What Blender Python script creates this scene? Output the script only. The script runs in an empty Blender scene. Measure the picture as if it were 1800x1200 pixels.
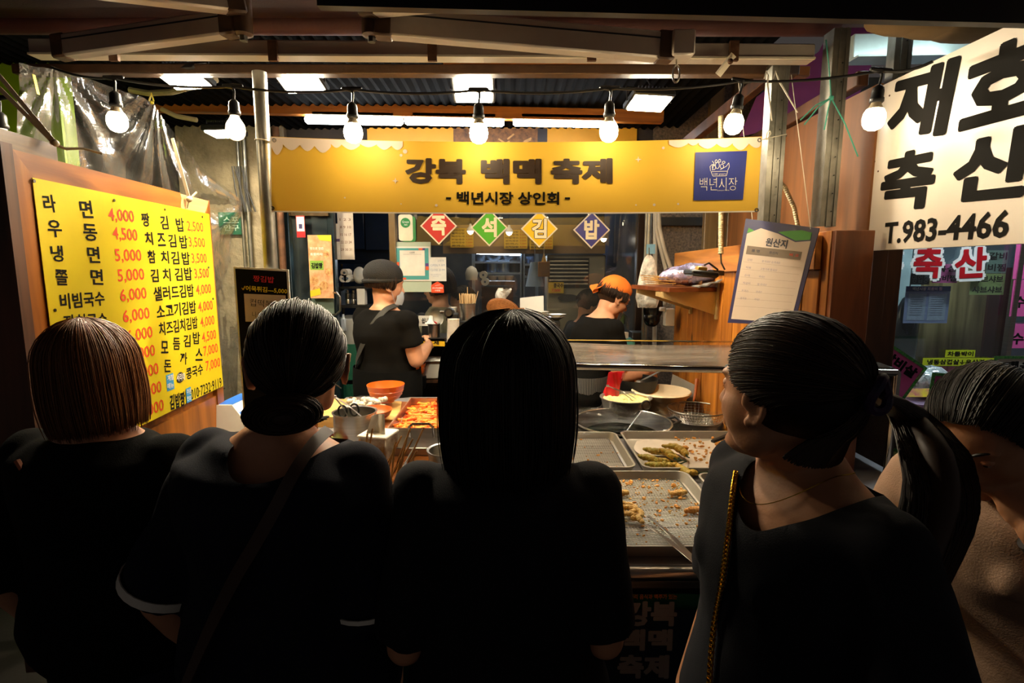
import bpy, bmesh, math, random
import numpy as np
from mathutils import Vector, Matrix, noise
from math import sin, cos, pi, radians as R
random.seed(7)
scene = bpy.context.scene
C = scene.collection
# ------------------------------------------------------------------ camera
CH, FPX, TH = 1.58, 950.0, R(7.8)
cam_d = bpy.data.cameras.new('camera'); cam = bpy.data.objects.new('camera', cam_d); C.objects.link(cam)
cam_d.sensor_width = 36.0; cam_d.lens = 36.0 * FPX / 1800.0; cam_d.clip_start = 0.02
cam.location = (0, 0, CH); cam.rotation_euler = (pi / 2 - TH, 0, 0)
scene.camera = cam
# ------------------------------------------------------------------ exposure, world
vs = scene.view_settings
scene.display_settings.display_device = 'sRGB'
vs.view_transform = 'Standard'; vs.look = 'None'; vs.gamma = 1.0; vs.use_curve_mapping = False
vs.exposure = 0.55
world = bpy.data.worlds.new('night'); scene.world = world; world.use_nodes = True
world.node_tree.nodes['Background'].inputs[0].default_value = (0.30, 0.26, 0.24, 1)
world.node_tree.nodes['Background'].inputs[1].default_value = 0.10
scene.cycles.use_denoising = True
scene.cycles.max_bounces = 6; scene.cycles.diffuse_bounces = 3; scene.cycles.glossy_bounces = 3
scene.cycles.transparent_max_bounces = 16; scene.cycles.transmission_bounces = 4
scene.cycles.sample_clamp_indirect = 4.0
scene.cycles.caustics_reflective = False; scene.cycles.caustics_refractive = False

# lamp strengths (each lamp is built where it hangs, further down)
FLOOD_W, BULB_E, TUBE_E, INNER_E = 300.0, 34.0, 24.0, 34.0

# ------------------------------------------------------------------ pixel -> world points (only to read off where things stand)
def ray(px, py):
    x = (px - 900.0) / FPX; u = (600.0 - py) / FPX
    return Vector((x, cos(TH) + u * sin(TH), -sin(TH) + u * cos(TH)))
def W(px, py, Y):                       # the point on the plane y = Y
    d = ray(px, py); return Vector((0, 0, CH)) + d * (Y / d.y)
def G(px, py, z):                       # the point on the plane z = const
    d = ray(px, py); return Vector((0, 0, CH)) + d * ((z - CH) / d.z)
def depth(p):                           # along the viewing axis
    return p.y * cos(TH) - (p.z - CH) * sin(TH)
def mpp(p): return depth(p) / FPX       # metres per pixel there

# ------------------------------------------------------------------ materials
MATS = {}
def _new(name):
    m = bpy.data.materials.new(name); m.use_nodes = True; MATS[name] = m
    nt = m.node_tree; return m, nt, nt.nodes['Principled BSDF'], nt.nodes['Material Output']
def nd(nt, t, **kw):
    n = nt.nodes.new(t)
    for k, v in kw.items():
        if k.startswith('i_'): n.inputs[k[2:].replace('_', ' ')].default_value = v
        else: setattr(n, k, v)
    return n
def lk(nt, a, b): nt.links.new(a, b)
def c4(c): return (c[0], c[1], c[2], 1.0)
def hexc(h):
    h = h.lstrip('#'); v = [int(h[i:i + 2], 16) / 255 for i in (0, 2, 4)]
    return tuple((x / 12.92 if x <= .04045 else ((x + .055) / 1.055) ** 2.4) for x in v)
def coords(nt, scale=(1, 1, 1), rot=(0, 0, 0)):
    tc = nd(nt, 'ShaderNodeTexCoord'); mp = nd(nt, 'ShaderNodeMapping')
    mp.inputs['Scale'].default_value = scale; mp.inputs['Rotation'].default_value = rot
    lk(nt, tc.outputs['Object'], mp.inputs['Vector']); return mp.outputs['Vector']
def ramp(nt, fac, stops):
    r = nd(nt, 'ShaderNodeValToRGB'); e = r.color_ramp.elements
    while len(e) < len(stops): e.new(0.5)
    for k, (p, c) in enumerate(stops): e[k].position = p; e[k].color = c4(c)
    lk(nt, fac, r.inputs[0]); return r.outputs[0]
def plain(name, col, rough=0.5, metal=0.0, var=0.15, vscale=8.0, bump=0.0, bscale=60.0, stretch=(1, 1, 1), coat=0.0, spec=0.5, sss=0.0, vcol=None, sheen=0.0):
    if name in MATS: return MATS[name]
    if isinstance(col, str): col = hexc(col)
    m, nt, b, out = _new(name)
    b.inputs['Roughness'].default_value = rough; b.inputs['Metallic'].default_value = metal
    b.inputs['Specular IOR Level'].default_value = spec
    if coat: b.inputs['Coat Weight'].default_value = coat; b.inputs['Coat Roughness'].default_value = 0.1
    if sheen: b.inputs['Sheen Weight'].default_value = sheen
    if sss:
        b.inputs['Subsurface Weight'].default_value = sss; b.inputs['Subsurface Radius'].default_value = (.01, .004, .002)
        b.inputs['Subsurface Scale'].default_value = 1.0
    v = coords(nt, stretch)
    n = nd(nt, 'ShaderNodeTexNoise', i_Scale=vscale, i_Detail=5.0, i_Roughness=.6); lk(nt, v, n.inputs['Vector'])
    lo = tuple(c * (1 - var) for c in col) if vcol is None else (hexc(vcol) if isinstance(vcol, str) else vcol)
    hi = tuple(min(1, c * (1 + var)) for c in col) if vcol is None else col
    lk(nt, ramp(nt, n.outputs['Fac'], [(.3, lo), (.7, hi)]), b.inputs['Base Color'])
    if bump:
        n2 = nd(nt, 'ShaderNodeTexNoise', i_Scale=bscale, i_Detail=4.0); lk(nt, v, n2.inputs['Vector'])
        bp = nd(nt, 'ShaderNodeBump', i_Strength=bump, i_Distance=0.01); lk(nt, n2.outputs['Fac'], bp.inputs['Height']); lk(nt, bp.outputs[0], b.inputs['Normal'])
    return m
def wood(name, light, dark, axis=2, scale=3.0, rough=.45, knots=True, coat=.15):
    if name in MATS: return MATS[name]
    m, nt, b, out = _new(name)
    if isinstance(light, str): light = hexc(light)
    if isinstance(dark, str): dark = hexc(dark)
    s = [9.0, 9.0, 9.0]; s[axis] = .7
    v = coords(nt, tuple(s))
    n = nd(nt, 'ShaderNodeTexNoise', i_Scale=scale, i_Detail=6.0, i_Distortion=.6); lk(nt, v, n.inputs['Vector'])
    col = ramp(nt, n.outputs['Fac'], [(.30, dark), (.48, tuple((a + c) / 2 for a, c in zip(light, dark))), (.62, light), (.8, tuple(min(1, a * 1.12) for a in light))])
    if knots:
        s2 = [1.0, 1.0, 1.0]; s2[axis] = .45
        vk = coords(nt, tuple(s2))
        vo = nd(nt, 'ShaderNodeTexVoronoi', i_Scale=6.5); lk(nt, vk, vo.inputs['Vector'])
        kf = ramp(nt, vo.outputs['Distance'], [(.05, (1, 1, 1)), (.12, (0, 0, 0))])
        mx = nd(nt, 'ShaderNodeMix', data_type='RGBA'); lk(nt, kf, mx.inputs[0]); lk(nt, col, mx.inputs[6])
        mx.inputs[7].default_value = c4(tuple(d * .35 for d in dark)); col = mx.outputs[2]
    lk(nt, col, b.inputs['Base Color'])
    b.inputs['Roughness'].default_value = rough; b.inputs['Coat Weight'].default_value = coat; b.inputs['Coat Roughness'].default_value = .25
    bp = nd(nt, 'ShaderNodeBump', i_Strength=.15, i_Distance=.004); lk(nt, n.outputs['Fac'], bp.inputs['Height']); lk(nt, bp.outputs[0], b.inputs['Normal'])
    return m
def emit(name, col, strength):
    if name in MATS: return MATS[name]
    m, nt, b, out = _new(name)
    if isinstance(col, str): col = hexc(col)
    b.inputs['Base Color'].default_value = c4(col); b.inputs['Emission Color'].default_value = c4(col); b.inputs['Emission Strength'].default_value = strength
    return m
def glass(name, tint=(1, 1, 1), refl=.12, rough=.02, haze=0.0, hazecol=(.8, .8, .8), hscale=4.0, hstretch=(1, 1, 1), bump=0.0):
    """thin pane or film: mostly see-through, glossy on top, with a little dirt that scatters"""
    if name in MATS: return MATS[name]
    m, nt, b, out = _new(name); nt.nodes.remove(b)
    tr = nd(nt, 'ShaderNodeBsdfTransparent'); tr.inputs[0].default_value = c4(tint)
    gl = nd(nt, 'ShaderNodeBsdfGlossy'); gl.inputs['Roughness'].default_value = rough
    df = nd(nt, 'ShaderNodeBsdfDiffuse'); df.inputs[0].default_value = c4(hazecol)
    lw = nd(nt, 'ShaderNodeLayerWeight', i_Blend=.35)
    mr = nd(nt, 'ShaderNodeMapRange'); mr.inputs['To Min'].default_value = refl * .5; mr.inputs['To Max'].default_value = min(1, refl * 5); lk(nt, lw.outputs['Fresnel'], mr.inputs['Value'])
    m1 = nd(nt, 'ShaderNodeMixShader'); lk(nt, mr.outputs[0], m1.inputs[0]); lk(nt, tr.outputs[0], m1.inputs[1]); lk(nt, gl.outputs[0], m1.inputs[2])
    last = m1.outputs[0]
    if haze or bump:
        v = coords(nt, hstretch)
        n = nd(nt, 'ShaderNodeTexNoise', i_Scale=hscale, i_Detail=7.0, i_Roughness=.62, i_Distortion=.8); lk(nt, v, n.inputs['Vector'])
        if haze:
            r2 = nd(nt, 'ShaderNodeMapRange'); r2.inputs['From Min'].default_value = .38; r2.inputs['From Max'].default_value = .72
            r2.inputs['To Min'].default_value = haze * .25; r2.inputs['To Max'].default_value = haze * 1.6; lk(nt, n.outputs['Fac'], r2.inputs['Value'])
            m2 = nd(nt, 'ShaderNodeMixShader'); lk(nt, r2.outputs[0], m2.inputs[0]); lk(nt, last, m2.inputs[1]); lk(nt, df.outputs[0], m2.inputs[2]); last = m2.outputs[0]
        if bump:
            bp = nd(nt, 'ShaderNodeBump', i_Strength=bump, i_Distance=.02); lk(nt, n.outputs['Fac'], bp.inputs['Height']); lk(nt, bp.outputs[0], gl.inputs['Normal'])
    lk(nt, last, out.inputs['Surface']); return m
def hairmat(name, c1, c2, rough=.36):
    if name in MATS: return MATS[name]
    m, nt, b, out = _new(name)
    g = nd(nt, 'ShaderNodeNewGeometry')
    lk(nt, ramp(nt, g.outputs['Random Per Island'], [(0.0, c1), (1.0, c2)]), b.inputs['Base Color'])
    b.inputs['Roughness'].default_value = rough; b.inputs['Specular IOR Level'].default_value = .30
    return m
def weave(name, c1, c2, su, axis=0, width=.5, rough=.85):
    """printed stripes (pinstripe cloth, corrugated print)"""
    if name in MATS: return MATS[name]
    m, nt, b, out = _new(name)
    v = coords(nt); sp = nd(nt, 'ShaderNodeSeparateXYZ'); lk(nt, v, sp.inputs[0])
    a = nd(nt, 'ShaderNodeMath', operation='MULTIPLY'); lk(nt, sp.outputs[axis], a.inputs[0]); a.inputs[1].default_value = su
    f = nd(nt, 'ShaderNodeMath', operation='FRACT'); lk(nt, a.outputs[0], f.inputs[0])
    g = nd(nt, 'ShaderNodeMath', operation='GREATER_THAN'); lk(nt, f.outputs[0], g.inputs[0]); g.inputs[1].default_value = width
    mx = nd(nt, 'ShaderNodeMix', data_type='RGBA'); lk(nt, g.outputs[0], mx.inputs[0]); mx.inputs[6].default_value = c4(c1); mx.inputs[7].default_value = c4(c2)
    lk(nt, mx.outputs[2], b.inputs['Base Color']); b.inputs['Roughness'].default_value = rough; return m
def steel(name='brushed steel', col='#b9b4ab', rough=.28, s=(1, 1, 30)):
    return plain(name, col, rough=rough, metal=1.0, var=.12, vscale=6, bump=.05, bscale=40, stretch=s)

# ------------------------------------------------------------------ mesh builder
class MB:
    def __init__(s): s.v = []; s.f = []
    def add(s, vs, fs):
        k = len(s.v); s.v += [tuple(p) for p in vs]; s.f += [tuple(i + k for i in f) for f in fs]; return s
    def box(s, c, d, rot=None, bev=0.0):
        hx, hy, hz = d[0] / 2, d[1] / 2, d[2] / 2
        if bev:
            b = min(bev, hx * .9, hy * .9, hz * .9); vs = []; 
            bm = bmesh.new(); bmesh.ops.create_cube(bm, size=1.0)
            for q in bm.verts: q.co = Vector((q.co.x * d[0], q.co.y * d[1], q.co.z * d[2]))
            bmesh.ops.bevel(bm, geom=list(bm.edges), offset=b, segments=1, affect='EDGES')
            bm.verts.index_update(); vs = [q.co.copy() for q in bm.verts]; fs = [[q.index for q in f.verts] for f in bm.faces]; bm.free()
        else:
            vs = [Vector((x * hx, y * hy, z * hz)) for z in (-1, 1) for y in (-1, 1) for x in (-1, 1)]
            fs = [(0, 2, 3, 1), (4, 5, 7, 6), (0, 1, 5, 4), (2, 6, 7, 3), (0, 4, 6, 2), (1, 3, 7, 5)]
        if rot is not None: vs = [rot @ p for p in vs]
        c = Vector(c); return s.add([p + c for p in vs], fs)
    def bar(s, a, b, w, h, up=(0, 0, 1), bev=0.0):
        a, b = Vector(a), Vector(b); d = b - a; y = d.normalized(); x = y.cross(Vector(up))
        if x.length < 1e-4: x = y.cross(Vector((1, 0, 0)))
        x.normalize(); z = x.cross(y)
        return s.box((a + b) / 2, (w, d.length, h), Matrix((x, y, z)).transposed(), bev)
    def tube(s, pts, r, n=8, cap=True, closed=False):
        pts = [Vector(p) for p in pts]; rs = r if isinstance(r, (list, tuple)) else [r] * len(pts)
        k0 = len(s.v); m = len(pts); nrm = None
        for i, p in enumerate(pts):
            if closed: t = pts[(i + 1) % m] - pts[i - 1]
            else: t = pts[min(i + 1, m - 1)] - pts[max(i - 1, 0)]
            t.normalize()
            if nrm is None:
                nrm = t.cross(Vector((0, 0, 1)))
                if nrm.length < .1: nrm = t.cross(Vector((1, 0, 0)))
            nrm = nrm - t * nrm.dot(t); nrm.normalize(); bn = t.cross(nrm)
            for j in range(n):
                a = 2 * pi * j / n; s.v.append(tuple(p + (nrm * cos(a) + bn * sin(a)) * rs[i]))
        for i in range(m if closed else m - 1):
            i2 = (i + 1) % m
            for j in range(n):
                j2 = (j + 1) % n; s.f.append((k0 + i * n + j, k0 + i * n + j2, k0 + i2 * n + j2, k0 + i2 * n + j))
        if cap and not closed:
            s.f.append(tuple(k0 + j for j in reversed(range(n)))); s.f.append(tuple(k0 + (m - 1) * n + j for j in range(n)))
        return s
    def lathe(s, prof, c=(0, 0, 0), n=24, M=None, sx=1.0, sy=1.0):
        c = Vector(c); k0 = len(s.v); m = len(prof)
        for (r, z) in prof:
            for j in range(n):
                a = 2 * pi * j / n; p = Vector((r * cos(a) * sx, r * sin(a) * sy, z))
                if M is not None: p = M @ p
                s.v.append(tuple(p + c))
        for i in range(m - 1):
            for j in range(n):
                j2 = (j + 1) % n; s.f.append((k0 + i * n + j, k0 + i * n + j2, k0 + (i + 1) * n + j2, k0 + (i + 1) * n + j))
        if prof[0][0] > 1e-5 or True: s.f.append(tuple(k0 + j for j in reversed(range(n))))
        s.f.append(tuple(k0 + (m - 1) * n + j for j in range(n))); return s
    def ell(s, c, r, M=None, nu=12, nv=8):
        c = Vector(c); k0 = len(s.v)
        if not isinstance(r, (list, tuple)): r = (r, r, r)
        def P(x, y, z):
            p = Vector((x * r[0], y * r[1], z * r[2]))
            if M is not None: p = M @ p
            return tuple(p + c)
        s.v.append(P(0, 0, -1))
        for i in range(1, nv):
            a = -pi / 2 + pi * i / nv
            for j in range(nu): b = 2 * pi * j / nu; s.v.append(P(cos(a) * cos(b), cos(a) * sin(b), sin(a)))
        s.v.append(P(0, 0, 1)); top = len(s.v) - 1
        for j in range(nu):
            j2 = (j + 1) % nu; s.f.append((k0, k0 + 1 + j2, k0 + 1 + j)); q = k0 + 1 + (nv - 2) * nu; s.f.append((q + j, q + j2, top))
        for i in range(nv - 2):
            q = k0 + 1 + i * nu
            for j in range(nu): j2 = (j + 1) % nu; s.f.append((q + j, q + j2, q + nu + j2, q + nu + j))
        return s
    def loft(s, secs, n=24):
        """secs: (centre, half axis vector x, half axis vector y)"""
        k0 = len(s.v)
        for (c, ux, uy) in secs:
            for j in range(n):
                a = 2 * pi * j / n; s.v.append(tuple(Vector(c) + Vector(ux) * cos(a) + Vector(uy) * sin(a)))
        m = len(secs)
        for i in range(m - 1):
            for j in range(n): j2 = (j + 1) % n; s.f.append((k0 + i * n + j, k0 + i * n + j2, k0 + (i + 1) * n + j2, k0 + (i + 1) * n + j))
        s.f.append(tuple(k0 + j for j in reversed(range(n)))); s.f.append(tuple(k0 + (m - 1) * n + j for j in range(n))); return s
    def limb(s, pts, rs, n=12):
        """closed tapered limb made to be fused: balls at the joints, cones between"""
        for p, r in zip(pts, rs): s.ell(p, r, nu=n, nv=8)
        for i in range(len(pts) - 1): s.tube([pts[i], pts[i + 1]], [rs[i], rs[i + 1]], n)
        return s
    def sheet(s, fn, nu, nv, th=0.0):
        """surface fn(u,v) -> point, 0..1; th gives it a back side and an edge"""
        k0 = len(s.v); g = [[Vector(fn(i / nu, j / nv)) for i in range(nu + 1)] for j in range(nv + 1)]
        for row in g:
            for p in row: s.v.append(tuple(p))
        q = lambda i, j: k0 + j * (nu + 1) + i
        for j in range(nv):
            for i in range(nu): s.f.append((q(i, j), q(i + 1, j), q(i + 1, j + 1), q(i, j + 1)))
        if th:
            k1 = len(s.v)
            for j in range(nv + 1):
                for i in range(nu + 1):
                    a = g[j][min(i + 1, nu)] - g[j][max(i - 1, 0)]; b = g[min(j + 1, nv)][i] - g[max(j - 1, 0)][i]
                    nn = a.cross(b); nn = nn.normalized() if nn.length > 1e-9 else Vector((0, 0, 1)); s.v.append(tuple(g[j][i] - nn * th))
            r = lambda i, j: k1 + j * (nu + 1) + i
            for j in range(nv):
                for i in range(nu): s.f.append((r(i, j), r(i, j + 1), r(i + 1, j + 1), r(i + 1, j)))
            for i in range(nu): s.f.append((q(i, 0), r(i, 0), r(i + 1, 0), q(i + 1, 0))); s.f.append((q(i, nv), q(i + 1, nv), r(i + 1, nv), r(i, nv)))
            for j in range(nv): s.f.append((q(0, j), q(0, j + 1), r(0, j + 1), r(0, j))); s.f.append((q(nu, j), r(nu, j), r(nu, j + 1), q(nu, j + 1)))
        return s
    def prism(s, pts2, M, th):
        """flat outline (u,v) extruded by th along M's third column"""
        n = len(pts2); k0 = len(s.v)
        for w in (0, -th):
            for (u, v) in pts2: s.v.append(tuple(M @ Vector((u, v, w))))
        s.f.append(tuple(k0 + i for i in range(n))); s.f.append(tuple(k0 + n + i for i in reversed(range(n))))
        for i in range(n): j = (i + 1) % n; s.f.append((k0 + i, k0 + n + i, k0 + n + j, k0 + j))
        return s
WL = {}
def base_of(parent): return WL.get(parent.name, Vector((0, 0, 0))) if parent else Vector((0, 0, 0))
def link(name, me, parent=None, at=None):
    o = bpy.data.objects.new(name, me); C.objects.link(o)
    if parent is not None: o.parent = parent; WL[o.name] = base_of(parent)
    else:
        at = Vector(at) if at is not None else Vector((0, 0, 0)); o.location = at; WL[o.name] = at
    return o
def part(name, mb, m, parent=None, at=None, smooth=True, angle=40):
    """ONE mesh object from the shapes collected in mb (given in the coordinates of the unmoved thing)"""
    off = base_of(parent) if parent is not None else (Vector(at) if at is not None else Vector((0, 0, 0)))
    me = bpy.data.meshes.new(name); me.from_pydata([(x - off.x, y - off.y, z - off.z) for x, y, z in mb.v], [], mb.f)
    me.materials.append(m); me.update()
    if smooth: sm(me, angle)
    return link(name, me, parent, at)
def sm(me, angle=40):
    me.polygons.foreach_set('use_smooth', [True] * len(me.polygons))
    if angle < 180: me.set_sharp_from_angle(angle=R(angle))
def tag(o, label=None, cat=None, group=None, kind=None):
    if label: o['label'] = label
    if cat: o['category'] = cat
    if group: o['group'] = group
    if kind: o['kind'] = kind
    return o
def thing(name, label, cat, at=(0, 0, 0), group=None):
    o = bpy.data.objects.new(name, None); C.objects.link(o); o.empty_display_size = .05
    o.location = at; WL[o.name] = Vector(at); return tag(o, label, cat, group)
def solo(name, mb, m, label, cat, at, group=None, kind=None, smooth=True, angle=40):
    return tag(part(name, mb, m, None, at, smooth, angle), label, cat, group, kind)
def struct(name, mb, m, smooth=False, at=None):
    return tag(part(name, mb, m, None, at, smooth), kind='structure')
def dup(o, loc=None, rot=None, scale=None, label=None, parent=None):
    c = o.copy(); C.objects.link(c); c.parent = parent
    for ch in list(o.children): dup(ch, parent=c)
    if loc is not None: c.location = loc; WL[c.name] = Vector(loc)
    if rot is not None: c.rotation_euler = rot
    if scale is not None: c.scale = scale
    if label: c['label'] = label
    return c
# ------------------------------------------------------------------ lettering
_fc = bpy.data.curves.new('letter_shape', 'FONT'); _fc.resolution_u = 2
_fo = bpy.data.objects.new('letter_shape', _fc); C.objects.link(_fo)
_gl = {}
def glyphs(txt, bold):
    k = (txt, bold)
    if k not in _gl:
        _fc.body = txt; _fc.offset = bold; dg = bpy.context.evaluated_depsgraph_get(); dg.update()
        me = bpy.data.meshes.new_from_object(_fo.evaluated_get(dg)); me.transform(Matrix.Identity(4))
        a = np.array([v.co[:2] for v in me.vertices]); f = [tuple(p.vertices) for p in me.polygons]; bpy.data.meshes.remove(me)
        _gl[k] = (a, f)
    return _gl[k]
class Plane:
    """a flat sheet: origin, unit vectors U (along), V (up), N (out of the face)"""
    def __init__(s, O, U, V): s.O = Vector(O); s.U = Vector(U).normalized(); V = Vector(V); s.N = s.U.cross(V).normalized(); s.V = s.N.cross(s.U)
    def uv(s, px, py):
        d = ray(px, py); o = Vector((0, 0, CH)); t = (s.O - o).dot(s.N) / d.dot(s.N); p = o + d * t - s.O; return p.dot(s.U), p.dot(s.V)
    def P(s, u, v, w=0.0): return s.O + s.U * u + s.V * v + s.N * w
    def M(s, w=0.0):
        m = Matrix.Identity(4)
        for i in range(3): m[i][0] = s.U[i]; m[i][1] = s.V[i]; m[i][2] = s.N[i]; m[i][3] = (s.O + s.N * w)[i]
        return m
    def panel(s, mb, u0, v0, u1, v1, th, w=0.0): return mb.prism([(u0, v0), (u1, v0), (u1, v1), (u0, v1)], s.M(w), th)
def text(mb, pl, txt, a, b, h, bold=0.0, w=.001, px=True, fn=None):
    """lettering fitted between the middle-left point a and the middle-right point b (photo pixels, or local u,v), h high"""
    if not txt.strip(): return
    if bold > .03:       # heavy type: the outline swept a little each way
        d_ = bold - .02
        SH = [(0, 0), (d_, 0), (-d_, 0), (0, d_), (0, -d_), (d_ * .7, d_ * .7), (-d_ * .7, d_ * .7), (d_ * .7, -d_ * .7), (-d_ * .7, -d_ * .7)]
    else: SH = [(0, 0)]
    A, f = glyphs(txt, min(bold, .02) if bold > .03 else bold)
    if px:
        ua, va = pl.uv(*a); ub, vb = pl.uv(*b)
        cx, cy = (a[0] + b[0]) / 2, (a[1] + b[1]) / 2
        h = abs(pl.uv(cx, cy - h / 2)[1] - pl.uv(cx, cy + h / 2)[1])
    else: (ua, va), (ub, vb) = a, b
    x0, y0 = A.min(0); x1, y1 = A.max(0)
    L = Vector((ub - ua, vb - va)); e = L.normalized(); n = Vector((-e.y, e.x))
    m_ = max(abs(s_[0]) for s_ in SH); x0 -= m_; x1 += m_; y0 -= m_; y1 += m_
    for k_, (sx, sy) in enumerate(SH):
        k0 = len(mb.v); w_ = w + k_ * 2e-5
        for (x, y) in A:
            t = (x + sx - x0) / (x1 - x0) * L.length; q = ((y + sy - y0) / (y1 - y0) - .5) * h
            u = ua + e.x * t + n.x * q; v = va + e.y * t + n.y * q
            mb.v.append(tuple(fn(u, v, w_) if fn else pl.P(u, v, w_)))
        mb.f += [tuple(k0 + i for i in g) for g in f]
def disc(mb, pl, u, v, r, w, n=20, th=.0006, ry=None):
    mb.prism([(u + r * cos(2 * pi * k / n), v + (ry or r) * sin(2 * pi * k / n)) for k in range(n)], pl.M(w), th)
# ================================================================== people builder
def fuse(mb, name, m, parent, voxel, smooth=4, adapt=0.0, fn=None, cut=None, keep_local=True, deci=None):
    off = base_of(parent)
    me = bpy.data.meshes.new(name); me.from_pydata([(x - off.x, y - off.y, z - off.z) for x, y, z in mb.v], [], mb.f); me.update()
    t = bpy.data.objects.new('tmp_shape', me); C.objects.link(t)
    r = t.modifiers.new('r', 'REMESH'); r.mode = 'VOXEL'; r.voxel_size = voxel; r.adaptivity = adapt
    if smooth: s = t.modifiers.new('s', 'SMOOTH'); s.factor = .5; s.iterations = smooth
    if deci: d = t.modifiers.new('d', 'DECIMATE'); d.ratio = deci
    dg = bpy.context.evaluated_depsgraph_get(); dg.update()
    out = bpy.data.meshes.new_from_object(t.evaluated_get(dg)); out.name = name
    bpy.data.objects.remove(t); bpy.data.meshes.remove(me)
    if fn is not None:
        n = len(out.vertices); a = np.empty(n * 3, np.float32); out.vertices.foreach_get('co', a); a = a.reshape(-1, 3)
        nr = np.array([v.normal[:] for v in out.vertices], np.float32)
        a = fn(a + np.array(off[:], np.float32), nr) - np.array(off[:], np.float32); out.vertices.foreach_set('co', a.astype(np.float32).ravel())
    if cut is not None:
        bm = bmesh.new(); bm.from_mesh(out)
        dead = [f for f in bm.faces if cut(f.calc_center_median() + off)]
        bmesh.ops.delete(bm, geom=dead, context='FACES')
        for _ in range(14):       # even out the cut edge
            mv = {}
            for v in bm.verts:
                nb = [e.other_vert(v) for e in v.link_edges if e.is_boundary]
                if len(nb) == 2: mv[v] = v.co.lerp((nb[0].co + nb[1].co) / 2, .6)
            for v, c in mv.items(): v.co = c
        bm.to_mesh(out); bm.free()
    out.materials.clear(); out.materials.append(m); sm(out, 180); out.update()
    return link(name, out, parent)

def folds(amp, k, seed, kz=.35):
    """soft cloth folds pushed along the normals"""
    def fn(a, nr):
        ph = a[:, 0] * k + a[:, 1] * k * .8 + seed
        w = np.sin(ph + 2.2 * np.sin(a[:, 2] * k * kz + seed)) * .6 + .4 * np.sin(ph * 1.9 + a[:, 2] * k * .5 + seed * 2)
        w2 = np.sin(a[:, 2] * k * 1.3 + 1.5 * np.sin(a[:, 0] * k * .6 + seed)) * .35
        return a + nr * ((w + w2) * amp)[:, None]
    return fn

TORSO = [(.78, .120, .085), (.82, .160, .108), (.88, .172, .116), (.94, .162, .110), (1.00, .142, .099), (1.06, .132, .095), (1.14, .140, .104),
         (1.21, .152, .110), (1.265, .163, .100), (1.30, .160, .085), (1.325, .130, .070), (1.345, .090, .060), (1.37, .056, .054)]

def hand_shape(mb, wrist, d, nrm, side, curl=.5, s=1.0, spread=.0):
    """palm, four unequal fingers in three bones, and a thumb off the side; nrm points out of the BACK of the hand"""
    d = Vector(d).normalized(); nrm = Vector(nrm); nrm = (nrm - d * nrm.dot(d)).normalized(); x = d.cross(nrm) * side
    M = Matrix((x, d, nrm)).transposed(); w = Vector(wrist)
    mb.ell(w + d * .045 * s, (.040 * s, .050 * s, .016 * s), M); mb.ell(w + d * .07 * s, (.040 * s, .028 * s, .014 * s), M)
    tips = []
    for k, (u, L) in enumerate([(-.029, .066), (-.010, .075), (.010, .070), (.028, .055)]):
        p = w + x * u * s + d * .082 * s; dirv = (d + x * (u * spread * 12)).normalized(); pts = [p - d * .02 * s, p]; c = curl * (1.0 + .12 * k)
        for seg, fr in enumerate((.45, .32, .25)):
            dirv = (Matrix.Rotation(-c * (1.0 if seg else .75), 3, x * 1.0) @ dirv) if side > 0 else (Matrix.Rotation(c * (1.0 if seg else .75), 3, x) @ dirv)
            p = p + dirv * L * fr * s; pts.append(p)
        mb.limb(pts, [.0095 * s, .0092 * s, .0085 * s, .0078 * s, .0068 * s], 8); tips.append(pts[-1])
    t0 = w - x * .026 * s + d * .022 * s; t1 = t0 - x * .022 * s + d * .026 * s - nrm * .010 * s; t2 = t1 - x * .006 * s + d * .026 * s - nrm * .008 * s; t3 = t2 + x * .004 * s + d * .018 * s - nrm * .006 * s
    mb.limb([t0, t1, t2, t3], [.014 * s, .0115 * s, .0095 * s, .008 * s], 8)
    return tips

def head_shape(mb, H, s=1.0, ear_out=0.0):
    M3 = H.to_3x3()
    def e(c, r, rot=None):
        m = M3 if rot is None else M3 @ rot
        mb.ell(H @ (Vector(c) * s), tuple(q * s for q in r), m, 18, 12)
    e((0, -.014, .035), (.075, .093, .086)); e((0, .012, .02), (.071, .080, .078)); e((0, .028, -.030), (.060, .062, .080))
    e((0, .030, -.070), (.050, .050, .042)); e((0, .072, -.098), (.020, .018, .015)); e((0, .050, -.092), (.036, .034, .022))
    for q in (-1, 1):
        e((q * .036, .050, -.028), (.026, .028, .034)); e((q * .044, .026, -.030), (.026, .042, .048)); e((q * .030, .074, .024), (.024, .014, .009)); e((q * .046, .008, -.062), (.019, .040, .034))
        e((q * .010, .096, -.036), (.009, .009, .007)); e((q * .030, .072, .002), (.015, .015, .013))
        # ear: outer rim, lobe, inner bowl
        er = Matrix.Rotation(q * R(-22), 3, 'Z') @ Matrix.Rotation(R(-12), 3, 'X')
        pts = []
        for k in range(9):
            a = R(-70) + k / 8 * R(250); pts.append(H @ (Vector((q * (.080 + ear_out * (.75 + .25 * sin(a))), -.004 - cos(a) * .017 - .004, -.006 + sin(a) * .031)) * s))
        mb.limb(pts, [.0050 * s] * 4 + [.0058 * s] * 3 + [.0065 * s, .0070 * s], 7)
        e((q * (.076 + ear_out * .4), -.006, -.008), (.0055, .015, .027), er); e((q * (.078 + ear_out * .4), .000, -.035), (.006, .010, .010))
    mb.limb([H @ (Vector(p) * s) for p in ((0, .084, .010), (0, .094, -.010), (0, .104, -.032))], [.008 * s, .0095 * s, .0115 * s], 8)
    e((0, .086, -.062), (.024, .010, .0062)); e((0, .085, -.072), (.021, .010, .0068)); e((0, .082, -.052), (.018, .008, .008))

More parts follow.
